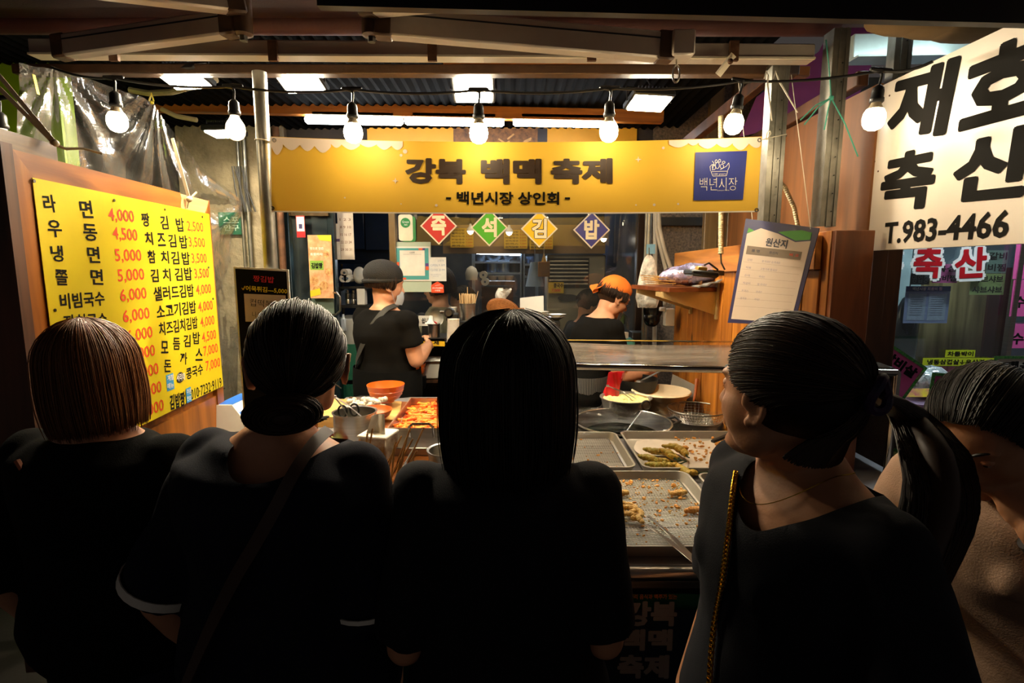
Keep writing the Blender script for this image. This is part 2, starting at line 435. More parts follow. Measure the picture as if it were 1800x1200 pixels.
def hair_strands(mb, H, fn, count, rad, nseg=11, jit=.004, seed=1, clump=14):
    """thin tapering locks; fn(a, t, lift) -> head-space point for root angle a, 0..1 down the lock"""
    rnd = random.Random(seed)
    for i in range(count):
        a = rnd.random(); lift = rnd.gauss(0, 1) * jit; ph = rnd.random() * 6.28; da = rnd.gauss(0, .010); t0 = rnd.random() * .12; t1 = 1.0 - abs(rnd.gauss(0, .025)) + (.03 if rnd.random() < .1 else 0)
        pts = []
        for k in range(nseg + 1):
            t = t0 + (t1 - t0) * k / nseg
            p = fn(a + da * t * sin(ph + 3 * t), min(t, 1.03), lift * (.4 + .6 * t)); pts.append(H @ Vector(p))
        r = rad * rnd.uniform(.7, 1.3)
        mb.tube(pts, [r * (.75 if k == 0 else (.35 if k == nseg else 1)) for k in range(nseg + 1)], 3, cap=False)

def person(name, label, cat, at, yaw, h=1.58, lean=0.0, head=(0, 0, 0), head_off=(0, 0, 0), armL=None, armR=None, hands=(None, None),
           skin=None, wide=1.0, voxel=.0055, legs=True, shirt=None, shirt_wide=.016, sleeve=.55, sleeve_r=.062, hem=.80, neckcut=None, pants=None,
           fold=.004, shirt_name='shirt', ear_out=0.0, lean_side=0.0, sleeve_drop=.0):
    """one continuous body with clothes as children; returns the thing, the head matrix and the body matrix"""
    s = h / 1.60
    root = thing(name, label, cat, at)
    B = Matrix.Translation(at) @ Matrix.Rotation(yaw, 4, 'Z') @ Matrix.Scale(s, 4)
    piv = Vector((0, 0, .90)); LR = Matrix.Rotation(-lean, 4, 'X') @ Matrix.Rotation(lean_side, 4, 'Y')
    def bend(p):
        p = Vector(p); w = max(0.0, min(1.0, (p.z - .86) / .30))
        q = Matrix.Rotation(-lean * w, 4, 'X') @ Matrix.Rotation(lean_side * w, 4, 'Y') @ (p - piv) + piv; return q
    def T(p): return B @ bend(p)
    def A(p): return B @ Vector(p)
    def torso(mb, ex, top=99, low=0, flare=0.0):
        secs = []
        for (z, rx, ry) in TORSO:
            if z > top or z < low: continue
            e = ex + flare * max(0, (1.25 - z)) ; e = e if z < 1.32 else ex * .6
            c = T((0, -.008 if z > 1.2 else 0, z)); X = T((rx * wide + e, 0, z)) - T((0, 0, z)); Y = T((0, ry * wide + e, z)) - T((0, 0, z))
            secs.append((c, X, Y))
        mb.loft(secs, 28)
    body = MB(); torso(body, 0)
    for q in (-1, 1):   # chest and shoulder mass
        body.ell(T((q * .065, .075, 1.185)), (.052 * s, .045 * s, .052 * s)); body.ell(A((q * .08, -.060, .88)), (.070 * s, .045 * s, .080 * s))
    neck_b = T((0, -.010, 1.345)); Hd = B @ Matrix.Translation(bend((0, .012, 1.485)) + Vector(head_off)) @ Matrix.Rotation(head[0], 4, 'Z') @ Matrix.Rotation(head[1], 4, 'X') @ Matrix.Rotation(head[2], 4, 'Y')
    Hs = Hd @ Matrix.Scale(1 / s, 4) if False else Hd
    body.limb([neck_b, (neck_b + Hd @ Vector((0, -.022, -.045))) / 2, Hd @ Vector((0, -.022, -.045))], [.060 * s, .049 * s, .050 * s], 16)
    head_shape(body, Hd @ Matrix.Scale(1.0, 4), 1.0, ear_out)
    sh = {}
    for q, arm, hd in ((-1, armL, hands[0]), (1, armR, hands[1])):
        S0 = bend((q * .155 * wide, -.005, 1.285))
        if arm is None: arm = ((q * .21, -.02, 1.03), (q * .22, .08, .80))
        E, Wr = Vector(arm[0]), Vector(arm[1]); sh[q] = (S0, E, Wr)
        fore = E.lerp(Wr, .35)
        body.limb([B @ S0, B @ S0.lerp(E, .5), B @ E, B @ fore, B @ Wr], [.050 * s * wide, .043 * s * wide, .037 * s * wide, .038 * s * wide, .0255 * s * wide], 14)
        hd = hd or {}
        d = Vector(hd.get('d', (Wr - E))); nr = Vector(hd.get('n', (q * 1.0, 0, .4)))
        rotd = (B.to_3x3() @ d).normalized(); rotn = (B.to_3x3() @ nr).normalized()
        hand_shape(body, B @ Wr, rotd, rotn, q, hd.get('curl', .45), s * .95, hd.get('spread', 0.2))
    for q in (-1, 1):
        hip, kn, an = Vector((q * .085, 0, .83)), Vector((q * .088, .015, .45)), Vector((q * .088, -.01, .085))
        body.limb([A(hip), A(hip.lerp(kn, .5)), A(kn), A(kn.lerp(an, .35) + Vector((0, -.012, 0))), A(an)], [.088 * s, .074 * s, .052 * s, .052 * s, .034 * s], 14)
        body.limb([A((q * .088, -.025, .035)), A((q * .092, .06, .035)), A((q * .095, .13, .025))], [.032 * s, .032 * s, .022 * s], 10)
    bo = fuse(body, 'body', skin, root, voxel, 6)
    if shirt:
        sb = MB(); torso(sb, shirt_wide, top=1.35, low=hem - .001, flare=shirt_wide * .8)
        for q in (-1, 1): sb.ell(T((q * .065, .078, 1.185)), (.060 * s, .05 * s, .060 * s))
        for q in (-1, 1):
            S0, E, Wr = sh[q]; n = 5; pts = []; rs = []
            tot = sleeve
            for k in range(n + 1):
                t = tot * k / n; p = S0.lerp(E, min(1, t)) if t <= 1 else E.lerp(Wr, t - 1)
                pts.append(B @ (p + Vector((0, 0, -sleeve_drop * k / n)))); rs.append((.060 + (sleeve_r - .060) * k / n) * s * (.95 if k == 0 else 1))
            sb.ell(pts[0], .062 * s * wide)
            sb.tube(pts, rs, 18)
        so = fuse(sb, shirt_name, shirt, root, .009, 5, fn=folds(fold, 26, at[0] * 7 + at[1]), cut=(lambda p: neckcut(B.inverted() @ p)) if neckcut else None)
    if pants:
        pb = MB()
        pb.loft([(A((0, 0, z)), A((rx, 0, z)) - A((0, 0, z)), A((0, ry, z)) - A((0, 0, z))) for z, rx, ry in ((.78, .165, .12), (.84, .182, .128), (.90, .180, .124), (.97, .158, .112), (1.0, .150, .106))], 24)
        for q in (-1, 1): pb.tube([A((q * .088, 0, .86)), A((q * .088, .01, .45)), A((q * .088, -.005, .10))], [.100 * s, .082 * s, .070 * s], 18)
        fuse(pb, 'trousers', pants, root, .012, 4, fn=folds(.003, 20, 3.0))
        for q in (-1, 1):
            shb = MB().limb([A((q * .088, -.03, .042)), A((q * .092, .06, .040)), A((q * .095, .135, .030))], [.040 * s, .040 * s, .028 * s], 12)
            part('shoe', shb, M_SHOE, root)
    return root, Hd, B, sh

SKIN = plain('skin warm', '#c98f6c', rough=.5, var=.06, vscale=30, bump=.05, bscale=220, spec=.4)
SKIN_D = plain('skin tan', '#b57f5b', rough=.5, var=.06, vscale=30, bump=.05, bscale=220, spec=.4)
M_SHOE = plain('shoe rubber', '#1a1a1a', rough=.6)
BLACK = plain('black cotton', (.012, .012, .015), rough=.92, var=.2, bump=.15, bscale=500, spec=.15)
NAVY = plain('navy black cotton', (.010, .011, .019), rough=.92, var=.2, bump=.15, bscale=500, spec=.15)
GARM = plain('charcoal cotton', (.005, .0045, .004), rough=.95, var=.2, bump=.2, bscale=400, spec=.08)
HAIR_BK = hairmat('black hair', (.006, .005, .004), (.020, .014, .010), .48)
HAIR_BR = hairmat('brown hair', (.11, .040, .014), (.30, .125, .042), .46)
HAIR_DB = hairmat('dark brown hair', (.009, .005, .004), (.045, .022, .012), .50)

def bob_fn(rx, ry, top, hem, flat=.0, tuck=.02, open_half=R(58), back=-.014, crown=(0, -.02)):
    """head-space curves of a bob: from the crown, over the skull, straight down to the hem"""
    cx, cy = 0.0, back
    def fn(a, t, lift):
        az = open_half + (2 * pi - 2 * open_half) * a          # 0 = straight ahead (+Y)
        ex, ey = sin(az), cos(az)
        bend_t = .52
        if t < bend_t:
            ph = (t / bend_t) * pi / 2; rr = sin(ph); z = top * cos(ph)
        else:
            q = (t - bend_t) / (1 - bend_t); rr = 1.0 + .03 * sin(q * pi) - tuck * 6 * q ** 3; z = hem * q
        zz = .035 + z
        kx = crown[0] * (1 - rr) if t < bend_t else 0; ky = crown[1] * (1 - rr) if t < bend_t else 0
        return (cx + ex * (rx + lift) * rr + kx, cy + ey * (ry + lift) * rr + ky, zz + (lift * cos(min(t, .5) * pi)))
    return fn
def hair_shell(mb, H, fn, inner=-.006, nu=56, nv=24, th=.012):
    """thick cap of hair under the locks, with shallow grooves"""
    def f(u, v):
        g = .0012 * sin(u * 330) + .0016 * sin(u * 120 + 2 * v); return H @ Vector(fn(u, max(.001, v * .985), inner + g))
    mb.sheet(f, nu * 3, nv, th)
# ================================================================== materials in use
STEEL = steel(); STEEL_D = steel('worn dark steel', '#6e6a62', .35); GALV = plain('galvanised steel', '#8d8a80', .38, .85, var=.25, vscale=14, bump=.1, bscale=60)
ALU = plain('awning aluminium', '#b5aa9c', .42, .25, var=.12, vscale=5, bump=.06, bscale=50)
CREAM = plain('cream paint', '#c9bfa8', .45, 0, var=.12, vscale=6)
RUST = plain('rusty iron', '#5a3a22', .7, .3, var=.5, vscale=14, bump=.3)
BROWNB = plain('brown beam paint', '#4a3423', .55, .2, var=.3, vscale=8, bump=.15)
BLKM = plain('black metal', (.012, .012, .012), .45, .3, var=.3)
BLKP = plain('black plastic', (.010, .010, .010), .4, 0, var=.2)
WHITEP = plain('white plastic', '#d8d4c8', .4, 0, var=.05)
PAPER = plain('white paper', '#d9d2c4', .8, 0, var=.05, vscale=5)
YEL = plain('yellow vinyl', '#e6ce1c', .5, 0, var=.05, vscale=3, vcol='#d8bc14', spec=.3)
PINE = wood('pine boards', '#bd7626', '#83440f', axis=2, scale=2.2)
PINE_X = wood('pine frame along', '#a8621a', '#76400e', axis=1, scale=2.2)
PLY = wood('plywood', '#7a4a20', '#52300f', axis=2, scale=1.6, rough=.6, knots=False, coat=.0)
DWOOD = wood('dark old wood', '#5c3519', '#2c170a', axis=2, scale=2.0, rough=.6)
BEAMW = wood('orange beam wood', '#b5702c', '#77410f', axis=0, scale=2.0, rough=.55)
RAW = wood('raw torn wood', '#dcb27a', '#b98748', axis=1, scale=3.0, rough=.75, knots=False, coat=0)
INK = plain('black ink', (.010, .009, .008), .85, var=.1, spec=.1)
REDINK = plain('red ink', '#e2481e', .5, var=.05)
WHITEINK = plain('white ink', '#ece6da', .5, var=.03)

# ================================================================== floor, walls, roof
b = MB().box((.5, 3.6, -.05), (11, 10.5, .1)); struct('floor', b, plain('wet dark concrete', '#2b2724', .45, 0, var=.35, vscale=3, bump=.1))
CONC = plain('rough rendered concrete', '#8f8268', .9, 0, var=.3, vscale=9, bump=.6, bscale=45)
GRAN = plain('speckled granite', '#5b4a3a', .7, 0, var=.75, vscale=70, bump=.3, bscale=90)
DARKW = plain('grimy dark wall', '#2a211b', .8, 0, var=.4, vscale=4, bump=.2)
def slab(x0, x1, y0, y1, z0, z1, m, name): return struct(name, MB().box(((x0 + x1) / 2, (y0 + y1) / 2, (z0 + z1) / 2), (x1 - x0, y1 - y0, z1 - z0)), m)
slab(-2.02, -1.38, 3.38, 3.55, 0, 2.75, CONC, 'wall_left')
slab(-5.0, -2.02, 3.42, 3.55, 0, 3.0, DARKW, 'wall_back')
slab(.86, 1.75, 3.40, 3.55, 0, 2.75, GRAN, 'wall_right')
slab(-2.62, -1.93, 2.42, 2.50, 0, 2.75, plain('lime green panel', '#9cc41c', .5, 0, var=.2, vscale=3), 'wall_side')
slab(-1.40, .90, 3.44, 3.56, 2.02, 2.75, DARKW, 'wall_front')
# grooves of the granite wall: two dark recessed courses
struct('trim_1', MB().box((1.15, 3.39, 1.86), (.56, .03, .05)), BLKM)
# corrugated roof sheets: real waves
def corr(x0, x1, y0, y1, z0, z1, name, m):
    n = int((x1 - x0) / .012)
    b = MB().sheet(lambda u, v: (x0 + (x1 - x0) * u, y0 + (y1 - y0) * v, z0 + (z1 - z0) * v + .008 * sin((x0 + (x1 - x0) * u) * 2 * pi / .048)), n, 3, .004)
    return struct(name, b, m, True)
corr(-3.2, 1.0, 2.12, 3.5, 2.44, 2.42, 'ceiling', plain('black corrugated sheet', '#070708', .95, 0, var=.3, vscale=5, spec=.05))
# the big folding canopy over the customers
def canopy(u, v):
    x = -3.2 + 4.9 * u; y = -.3 + 2.42 * v; return (x, y, 2.28 + .17 * v + .012 * sin(x * 9) * (1 - v) - .03 * sin(pi * v) + .006 * sin(y * 30))
solo('awning_canopy', MB().sheet(canopy, 90, 30, .003), plain('dark red canvas', '#300e0a', .8, 0, var=.2, vscale=6, bump=.15, bscale=200), 'dark red canvas awning stretched over the queue', 'awning', (-.75, 1, 2.45))
r_ = MB().tube([W(-60, 30, 2.05), W(1470, 34, 2.05)], .055, 18)
solo('awning_roller', r_, plain('dark red roll', '#3c1510', .75, 0, var=.15, bump=.1), 'dark red canvas roll lying along the top of the awning frame', 'awning', W(700, 32, 2.05))
# front valance right above the camera
solo('awning_valance', MB().bar(W(560, -12, 1.05), W(1900, 22, 1.05), .02, .05), BLKP, 'black front bar of the awning along the picture top', 'awning bar', W(1200, 8, 1.05))

# ------------------------------------------------------------------ beams and awning arms
def beam(name, a, b_, w, h, m, label, cat='beam', **k):
    a, b_ = Vector(a), Vector(b_)
    return solo(name, MB().bar(a, b_, w, h, bev=.003), m, label, cat, (a + b_) / 2, **k)
t = thing('awning_beam', 'white aluminium front beam of the folded awning', 'beam', W(700, 88, 1.92))
part('rail', MB().bar(W(60, 86, 1.92), W(1426, 96, 1.92), .05, .052, bev=.004), ALU, t)
part('lower_lip', MB().bar(W(60, 99, 1.915), W(1426, 107, 1.915), .054, .006), CREAM, t)
for px in (1283, 1300): pass
for px in (200, 480, 760, 1040, 1290): part('clamp', MB().box(W(px, 90, 1.89), (.03, .012, .062)), RUST, t)
beam('brown_beam', W(30, 124, 2.12), W(1400, 126, 2.12), .05, .034, BROWNB, 'brown painted steel beam running behind the white awning beam')
beam('timber_beam', W(275, 186, 3.0), W(1165, 206, 3.0), .05, .062, BEAMW, 'orange timber beam crossing above the three tube lamps')
beam('timber_beam', W(780, 110, 2.4), W(1420, 128, 2.4), .04, .04, BEAMW, 'orange timber batten above the brown beam towards the right post')
beam('rusty_beam', W(90, 74, 2.25), W(640, 74, 2.25), .05, .04, RUST, 'rusty iron beam above the hanging floodlights')
beam('timber_brace', W(1195, 262, 2.9), W(1370, 118, 2.35), .045, .05, DWOOD, 'dark timber brace rising diagonally behind the banner end')
def arm(a, b_, w, h, label):
    a, b_ = Vector(a), Vector(b_); m_ = (a + b_) / 2
    t = thing('awning_strut', label, 'awning arm', m_, 'folding awning arms')
    part('profile', MB().bar(a, b_, w, h, bev=.006), ALU, t)
    d = (b_ - a).normalized()
    part('groove', MB().bar(a + Vector((0, -w / 2 - .0005, h * .22)), b_ + Vector((0, -w / 2 - .0005, h * .22)), .003, .004), BLKM, t)
    for p, s in ((a, 1), (b_, -1)): part('end_cap', MB().bar(p - d * .02 * s, p + d * .035 * s, w * 1.08, h * 1.08, bev=.006), BROWNB, t)
    return t
E1, E2 = W(426, 32, 1.72), W(652, 34, 1.72)
arm(W(108, 84, 1.86), E1 + Vector((-.03, 0, -.015)), .045, .068, 'white awning arm running from the frame corner to the elbow above the posts')
arm(E1 + Vector((0, -.03, .03)), W(120, -34, 1.45), .045, .062, 'white awning arm folding back from the elbow to the picture corner')
a1 = arm(E2 + Vector((.03, 0, -.01)), W(1172, 84, 1.80), .05, .080, 'white awning arm carrying a small black phone sticker')
arm(E2 + Vector((0, -.03, .03)), W(1010, -30, 1.45), .045, .070, 'white awning arm folding forward above the arm with the sticker')
for P_, lb in ((E1, 'dark knuckle joint of the awning arms above the galvanised pipe'), (E2, 'dark knuckle joint of the awning arms beside the sticker arm')):
    t = thing('awning_joint', lb, 'joint', P_)
    part('knuckle', MB().lathe([(.02, -.05), (.028, -.045), (.028, .055), (.02, .06)], P_, 16), BROWNB, t)
    part('bolt', MB().lathe([(.012, -.064), (.012, -.05)], P_, 6), STEEL_D, t)
# sticker on the arm
pl = Plane(W(862, 58, 1.742), W(900, 62, 1.742) - W(862, 58, 1.742), (0, 0, 1))
st = thing('phone_sticker', 'small black peeling sticker with a phone number on the white awning arm', 'sticker', W(862, 58, 1.742))
u0, v0 = pl.uv(835, 46); u1, v1 = pl.uv(888, 72); hs = abs(v1 - v0)
part('backing', pl.panel(MB(), u0, -hs * .5, u1, hs * .5, .002), plain('sticker black', '#1b1512', .5, var=.5, vscale=60), st)
b = MB(); text(b, pl, '천막·수업어닝', (u0 + .005, hs * .22), (u1 - .005, hs * .22), hs * .34, .02, px=False); text(b, pl, '010-5310-5144', (u0 + .003, -hs * .22), (u1 - .004, -hs * .22), hs * .36, .02, px=False)
part('lettering', b, plain('aluminium lettering', '#a79a86', .5), st)
# joint box at the right end of the arm, hook under it
jb = thing('beam_bracket', 'white box bracket where awning arm meets the beam, ring hook below', 'bracket', W(1192, 86, 1.80))
part('box', MB().box(W(1196, 82, 1.80), (.07, .08, .075), bev=.005), ALU, jb)
hk = W(1189, 118, 1.80)
part('hook', MB().tube([hk + Vector((0, 0, .03)), hk + Vector((0, 0, .012))] + [hk + Vector((.011 * sin(a), 0, -.02 - .026 * -cos(a))) for a in np.linspace(0, 2 * pi, 14)], .003, 6), STEEL, jb)
tb = thing('beam_plate', 'bent rusty plate with wing bolt under the white beam', 'bracket', W(1268, 100, 1.88))
part('plate', MB().bar(W(1290, 96, 1.87), W(1262, 132, 1.90), .04, .006), CREAM, tb); part('bolt', MB().ell(W(1284, 108, 1.86), .009), RUST, tb)

# ------------------------------------------------------------------ posts and studs
p0 = W(463, 250, 2.04)
t = thing('pipe_post', 'round galvanised pipe post tied to the banner end', 'post', (p0.x, p0.y, 0))
part('pipe', MB().tube([(p0.x, p0.y, 0), (p0.x, p0.y, 2.27)], .0245, 20), GALV, t)
part('base_plate', MB().box((p0.x, p0.y, .005), (.12, .12, .01)), GALV, t)
def stud(px, py, Y, z0, z1, w, dep, label, holes=False):
    c = W(px, py, Y)
    t = thing('metal_stud', label, 'post', (c.x, c.y, z0))
    b = MB().box((c.x, c.y, (z0 + z1) / 2), (w, .003, z1 - z0)).box((c.x - w / 2 + .001, c.y + dep / 2, (z0 + z1) / 2), (.003, dep, z1 - z0)).box((c.x + w / 2 - .001, c.y + dep / 2, (z0 + z1) / 2), (.003, dep, z1 - z0))
    part('channel', b, GALV, t)
    part('rib', MB().box((c.x - w * .12, c.y - .003, (z0 + z1) / 2), (w * .10, .006, z1 - z0)).box((c.x + w * .28, c.y - .003, (z0 + z1) / 2), (w * .08, .006, z1 - z0)), GALV, t)
    b = MB(); z = z0 + .05
    while z < z1 - .05:
        b.lathe([(.0022, 0), (.0022, .002)], (c.x + w * .1, c.y - .0045, z), 8, Matrix.Rotation(pi / 2, 3, 'X')); z += .10 if not holes else .06
    part('screw_hole', b, BLKM, t)
    return t
stud(1362, 300, 2.03, 1.62, 2.30, .062, .05, 'steel stud tied to the banner end, standing against pine boards')
stud(1466, 250, 1.90, 1.72, 2.36, .055, .06, 'perforated steel stud standing on the wooden pillar beside the white sign', True)
stud(1588, 90, 1.98, 2.0, 2.42, .06, .04, 'short brown-edged steel stud above the top edge of the white sign')

# ------------------------------------------------------------------ pine wall of the stall, plank by plank
def wallx(Y): return 1.04 - (Y - 1.85) * .055
pw = struct('wall_pine', MB().bar((wallx(3.2) + .03, 3.2, .80), (wallx(1.85) + .03, 1.85, .80), .03, 1.58), DWOOD)
y = 3.2; k = 0
while y > 1.87:
    wd = .105; y2 = max(y - wd, 1.85); q = .0012 * ((k * 7) % 5)
    o = part('plank', MB().bar((wallx(y) + .008 + q, y - .0015, .79), (wallx(y2) + .008 + q, y2 + .0015, .79), .018, 1.56, bev=.002), PINE, pw, smooth=False)
    y = y2; k += 1
part('top_rail', MB().bar((wallx(3.2) - .004, 3.2, 1.605), (wallx(1.85) - .004, 1.85, 1.63), .024, .115, bev=.003), wood('pine rail', '#bd7a33', '#7d4616', axis=1, scale=2), pw, smooth=False)
t = thing('wooden_pillar', 'wooden pillar with a darker front board ending the pine wall under the white sign', 'pillar', (1.115, 1.80, 0))
part('front_board', MB().box((1.118, 1.80, .85), (.128, .022, 1.70), bev=.002), DWOOD if False else wood('dark pillar wood', '#8a4c1e', '#55290d', axis=2, scale=2.2), t)  # front board has a darker wood tone than the side board
part('side_board', MB().box((1.060, 1.88, .85), (.020, .14, 1.70), bev=.002), PINE, t)
t = thing('timber_screen', 'tall brown board behind the pillar beside the butcher window', 'panel', (1.36, 2.05, 0))
for i, x in enumerate((1.255, 1.315, 1.375, 1.43)):
    part('board', MB().box((x, 2.05, .86), (.057, .02, 1.74), bev=.002), wood('brown board', '#70431f', '#3c2110', axis=2, scale=2.2), t)
# plywood above the pine wall
t = struct('wall_ply', MB().box((1.215, 2.55, 1.93), (.015, 1.35, .50)), PLY)
beam('timber_plate', (1.20, 3.2, 2.19), (1.20, 1.95, 2.22), .04, .05, DWOOD, 'dark timber plate along the top of the plywood')
# studs behind, between granite and plywood
for px, lb in ((1248, 'pale timber post between the granite wall and the banner end'), (1284, 'second pale timber post, just behind the white conduit')):
    c = W(px, 400, 3.1); solo('timber_post', MB().box((c.x, c.y, 1.3), (.075 if px < 1260 else .05, .04, 2.6), bev=.003), wood('grey pale timber', '#6e5a3c', '#4c3a22', axis=2), lb, 'post', (c.x, c.y, 0))

# ------------------------------------------------------------------ shopfront: frames, door, glass
SF = 3.5
FR = plain('bronze steel frame', '#7b6a52', .3, .9, var=.2, vscale=5); FRD = plain('dark bronze frame', '#2e2119', .35, .6, var=.2)
def fx(px): return W(px, 480, SF).x
xl, xr = fx(693), fx(1125)
w1 = thing('window_1', None, None, (0, SF, 0)); w1['kind'] = 'structure'
part('window_frame', MB().box((xl, SF, 1.1), (.045, .06, 2.2), bev=.004), FR, w1); part('window_frame', MB().box((xr, SF, 1.1), (.06, .06, 2.2), bev=.004), FRD, w1)
part('window_frame', MB().box(((xl + xr) / 2, SF, 2.16), (xr - xl, .05, .12), bev=.004), FRD, w1); part('window_sill', MB().box(((xl + xr) / 2, SF, 1.0), (xr - xl, .06, .06), bev=.004), FR, w1)
PANE = glass('shop window glass', (.93, .95, .95), refl=.07, rough=.015, haze=.012, hazecol=(.7, .65, .55), hscale=2.0)
part('pane', MB().box(((xl + xr) / 2, SF, 1.58), (xr - xl - .05, .006, 1.10)), PANE, w1, smooth=False)
struct('wall_sill', MB().box(((xl + xr) / 2, SF + .01, .5), (xr - xl, .05, .96)), DARKW)
# door leaf standing open on the left, px 510..592
d1 = thing('door_1', None, None, (0, SF, 0)); d1['kind'] = 'structure'
dx0, dx1 = fx(513), fx(592)
TEAL = plain('dark teal metal', '#1e2c30', .3, .5, var=.2)
part('stile', MB().box((dx0 + .02, 3.40, 1.05), (.055, .05, 2.1), bev=.004), TEAL, d1); part('stile', MB().box((dx1, 3.44, 1.05), (.04, .05, 2.1), bev=.004), TEAL, d1)
part('top_rail', MB().box(((dx0 + dx1) / 2, 3.42, 1.99), (dx1 - dx0, .05, .20), bev=.004), steel('warm steel', '#8a7458', .22), d1)
part('bottom_rail', MB().box(((dx0 + dx1) / 2, 3.42, .15), (dx1 - dx0, .05, .3), bev=.004), TEAL, d1)
part('pane', MB().box(((dx0 + dx1) / 2, 3.42, 1.1), (dx1 - dx0 - .04, .006, 1.62)), glass('door glass', (.45, .55, .56), refl=.16, rough=.05, haze=.18, hazecol=(.16, .2, .2)), d1, smooth=False)
hx = W(585, 530, 3.37); hw = .045
part('handle', MB().tube([W(578, 514, 3.40), W(592, 514, 3.34), W(598, 522, 3.34), W(598, 546, 3.34), W(590, 553, 3.34), W(578, 552, 3.40)], .006, 8), STEEL, d1)
part('pull_plate', MB().box(W(568, 534, 3.40), (.14, .01, .16), bev=.002), plain('frosted plate', '#5b6a60', .4), d1)
struct('wall_pier', MB().box(((dx0 - 1.38) / 2 - .01, 3.46, 1.37), (abs(dx0 + 1.38) + .03, .10, 2.75)), plain('pier brown', '#4a3d30', .7, var=.3, bump=.2))
# interior shell
slab(-2.2, 2.3, 7.6, 7.7, 0, 2.75, plain('grey kitchen wall', '#3a4046', .5, var=.15), 'wall_kitchen')
slab(-2.3, -2.2, 3.55, 7.6, 0, 2.75, plain('dark blue panel wall', '#14233a', .35, var=.2), 'wall_inner')
slab(.93, 1.0, 3.58, 5.6, 0, 2.6, plain('blue steel wall', '#1d3150', .3, .4, var=.3, vscale=2, stretch=(1, 1, .1)), 'wall_inner_side')
slab(-2.3, 2.3, 3.55, 7.7, 2.62, 2.75, plain('shop ceiling', '#57524a', .8), 'ceiling_inner')

def fill_panel(x, y, z, w, d, m, lb):  # glowing panels added overhead, unseen, to brighten the interiors
    t = thing('added_fill_lamp', lb, 'lamp', (x, y, z)); part('frame', MB().box((x, y, z + .02), (w + .04, d + .04, .03), bev=.004), WHITEP, t); part('diffuser', MB().box((x, y, z), (w, d, .01)), m, t, smooth=False)
    part('ceiling_rod', MB().tube([(x - w * .3, y, z + .03), (x - w * .3, y, z + .30)], .005, 6), WHITEP, t)
fill_panel(-.1, 4.5, 2.56, .9, .25, emit('warm fill', (1, .80, .58), 9.0), 'warm ceiling panel added out of sight to brighten the shop'); fill_panel(.2, 6.0, 2.56, .9, .25, emit('cool fill', (.8, .9, 1), 14.0), 'cool ceiling panel added out of sight to brighten the kitchen'); fill_panel(2.45, 3.05, 2.42, .7, .12, emit('cold fill', (.78, .94, 1), 42.0), 'cold ceiling light added out of sight to brighten the butcher shop')  # added fill for shop, kitchen and butcher, hidden from view
fill_panel(2.35, 2.3, 2.42, .7, .12, emit('cold fill', (.78, .94, 1), 42.0), 'cold ceiling light added out of sight above the meat case')  # second added fill on the butcher's side, also hidden
# ================================================================== lamps
def hood(mb, c, w, d, h): mb.box(c, (w, d, h), bev=.006)
FLM = emit('flood panel glow', (1.0, .86, .62), FLOOD_W)
TBM = emit('tube glow', (.92, .97, 1.0), TUBE_E)
def flood(px, py, Y, w, dpt, tilt, yawz, label):
    c = W(px, py, Y); t = thing('floodlight', label, 'lamp', c)
    Mx = Matrix.Rotation(yawz, 3, 'Z') @ Matrix.Rotation(tilt, 3, 'X')      # glass faces down and out to the queue
    mv = lambda x, y, z: c + Mx @ Vector((x, y, z))
    part('housing', MB().box(c + Mx @ Vector((0, 0, .018)), (w + .03, dpt + .03, .03), Mx, .006), BLKM, t)
    part('led_panel', MB().box(c, (w, dpt, .006), Mx), FLM, t, smooth=False)
    b = MB()
    for k in range(9): b.box(c + Mx @ Vector(((k - 4) * w / 10, 0, .042)), (.003, dpt, .018), Mx)
    part('cooling_fins', b, BLKM, t)
    part('bracket', MB().tube([mv(-w / 2 - .02, 0, .01), mv(-w / 2 - .02, 0, .07), mv(w / 2 + .02, 0, .07), mv(w / 2 + .02, 0, .01)], .004, 6), BLKM, t)
    part('wire', MB().tube([mv(0, 0, .07), mv(.02, .02, .10), mv(.0, .03, .16)], .003, 5), BLKP, t)
    return t
flood(324, 142, 2.16, .145, .10, R(-14), R(-8), 'lit floodlight beside the galvanised pipe, nearest the plastic sheet')
flood(529, 148, 2.20, .145, .10, R(-18), R(-4), 'lit floodlight just past the galvanised pipe, between the second and third bulb')
flood(832, 160, 2.30, .145, .115, R(-28), R(0), 'lit floodlight behind the fourth bulb, over the banner middle')
flood(1141, 183, 2.36, .15, .10, R(-14), R(10), 'lit floodlight over the banner, beside the fifth bulb')
t = flood(395, 236, 2.9, .15, .10, R(-4), R(-4), 'lower floodlight seen edge-on behind the second bulb')
# three tube fittings
for i, (x0, x1, lb) in enumerate(((537, 708, 'white tube lamp nearest the galvanised pipe'), (712, 886, 'middle white tube lamp above the banner'), (902, 1078, 'white tube lamp nearest the pine wall'))):
    a, b_ = W(x0, 210 + i * 2, 3.0), W(x1, 213 + i * 2, 3.0); t = thing('tube_lamp', lb, 'lamp', (a + b_) / 2, 'tube lamps above the banner')
    part('tube', MB().tube([a, a.lerp(b_, .02), a.lerp(b_, .98), b_], [.014, .022, .022, .014], 14), TBM, t)
    part('fitting', MB().bar(a.lerp(b_, .08) + Vector((0, 0, .028)), a.lerp(b_, .92) + Vector((0, 0, .028)), .05, .022, bev=.004), WHITEP, t)
    part('clip', MB().box(a.lerp(b_, .3) + Vector((0, 0, .045)), (.02, .03, .02)).box(a.lerp(b_, .7) + Vector((0, 0, .045)), (.02, .03, .02)), STEEL, t)
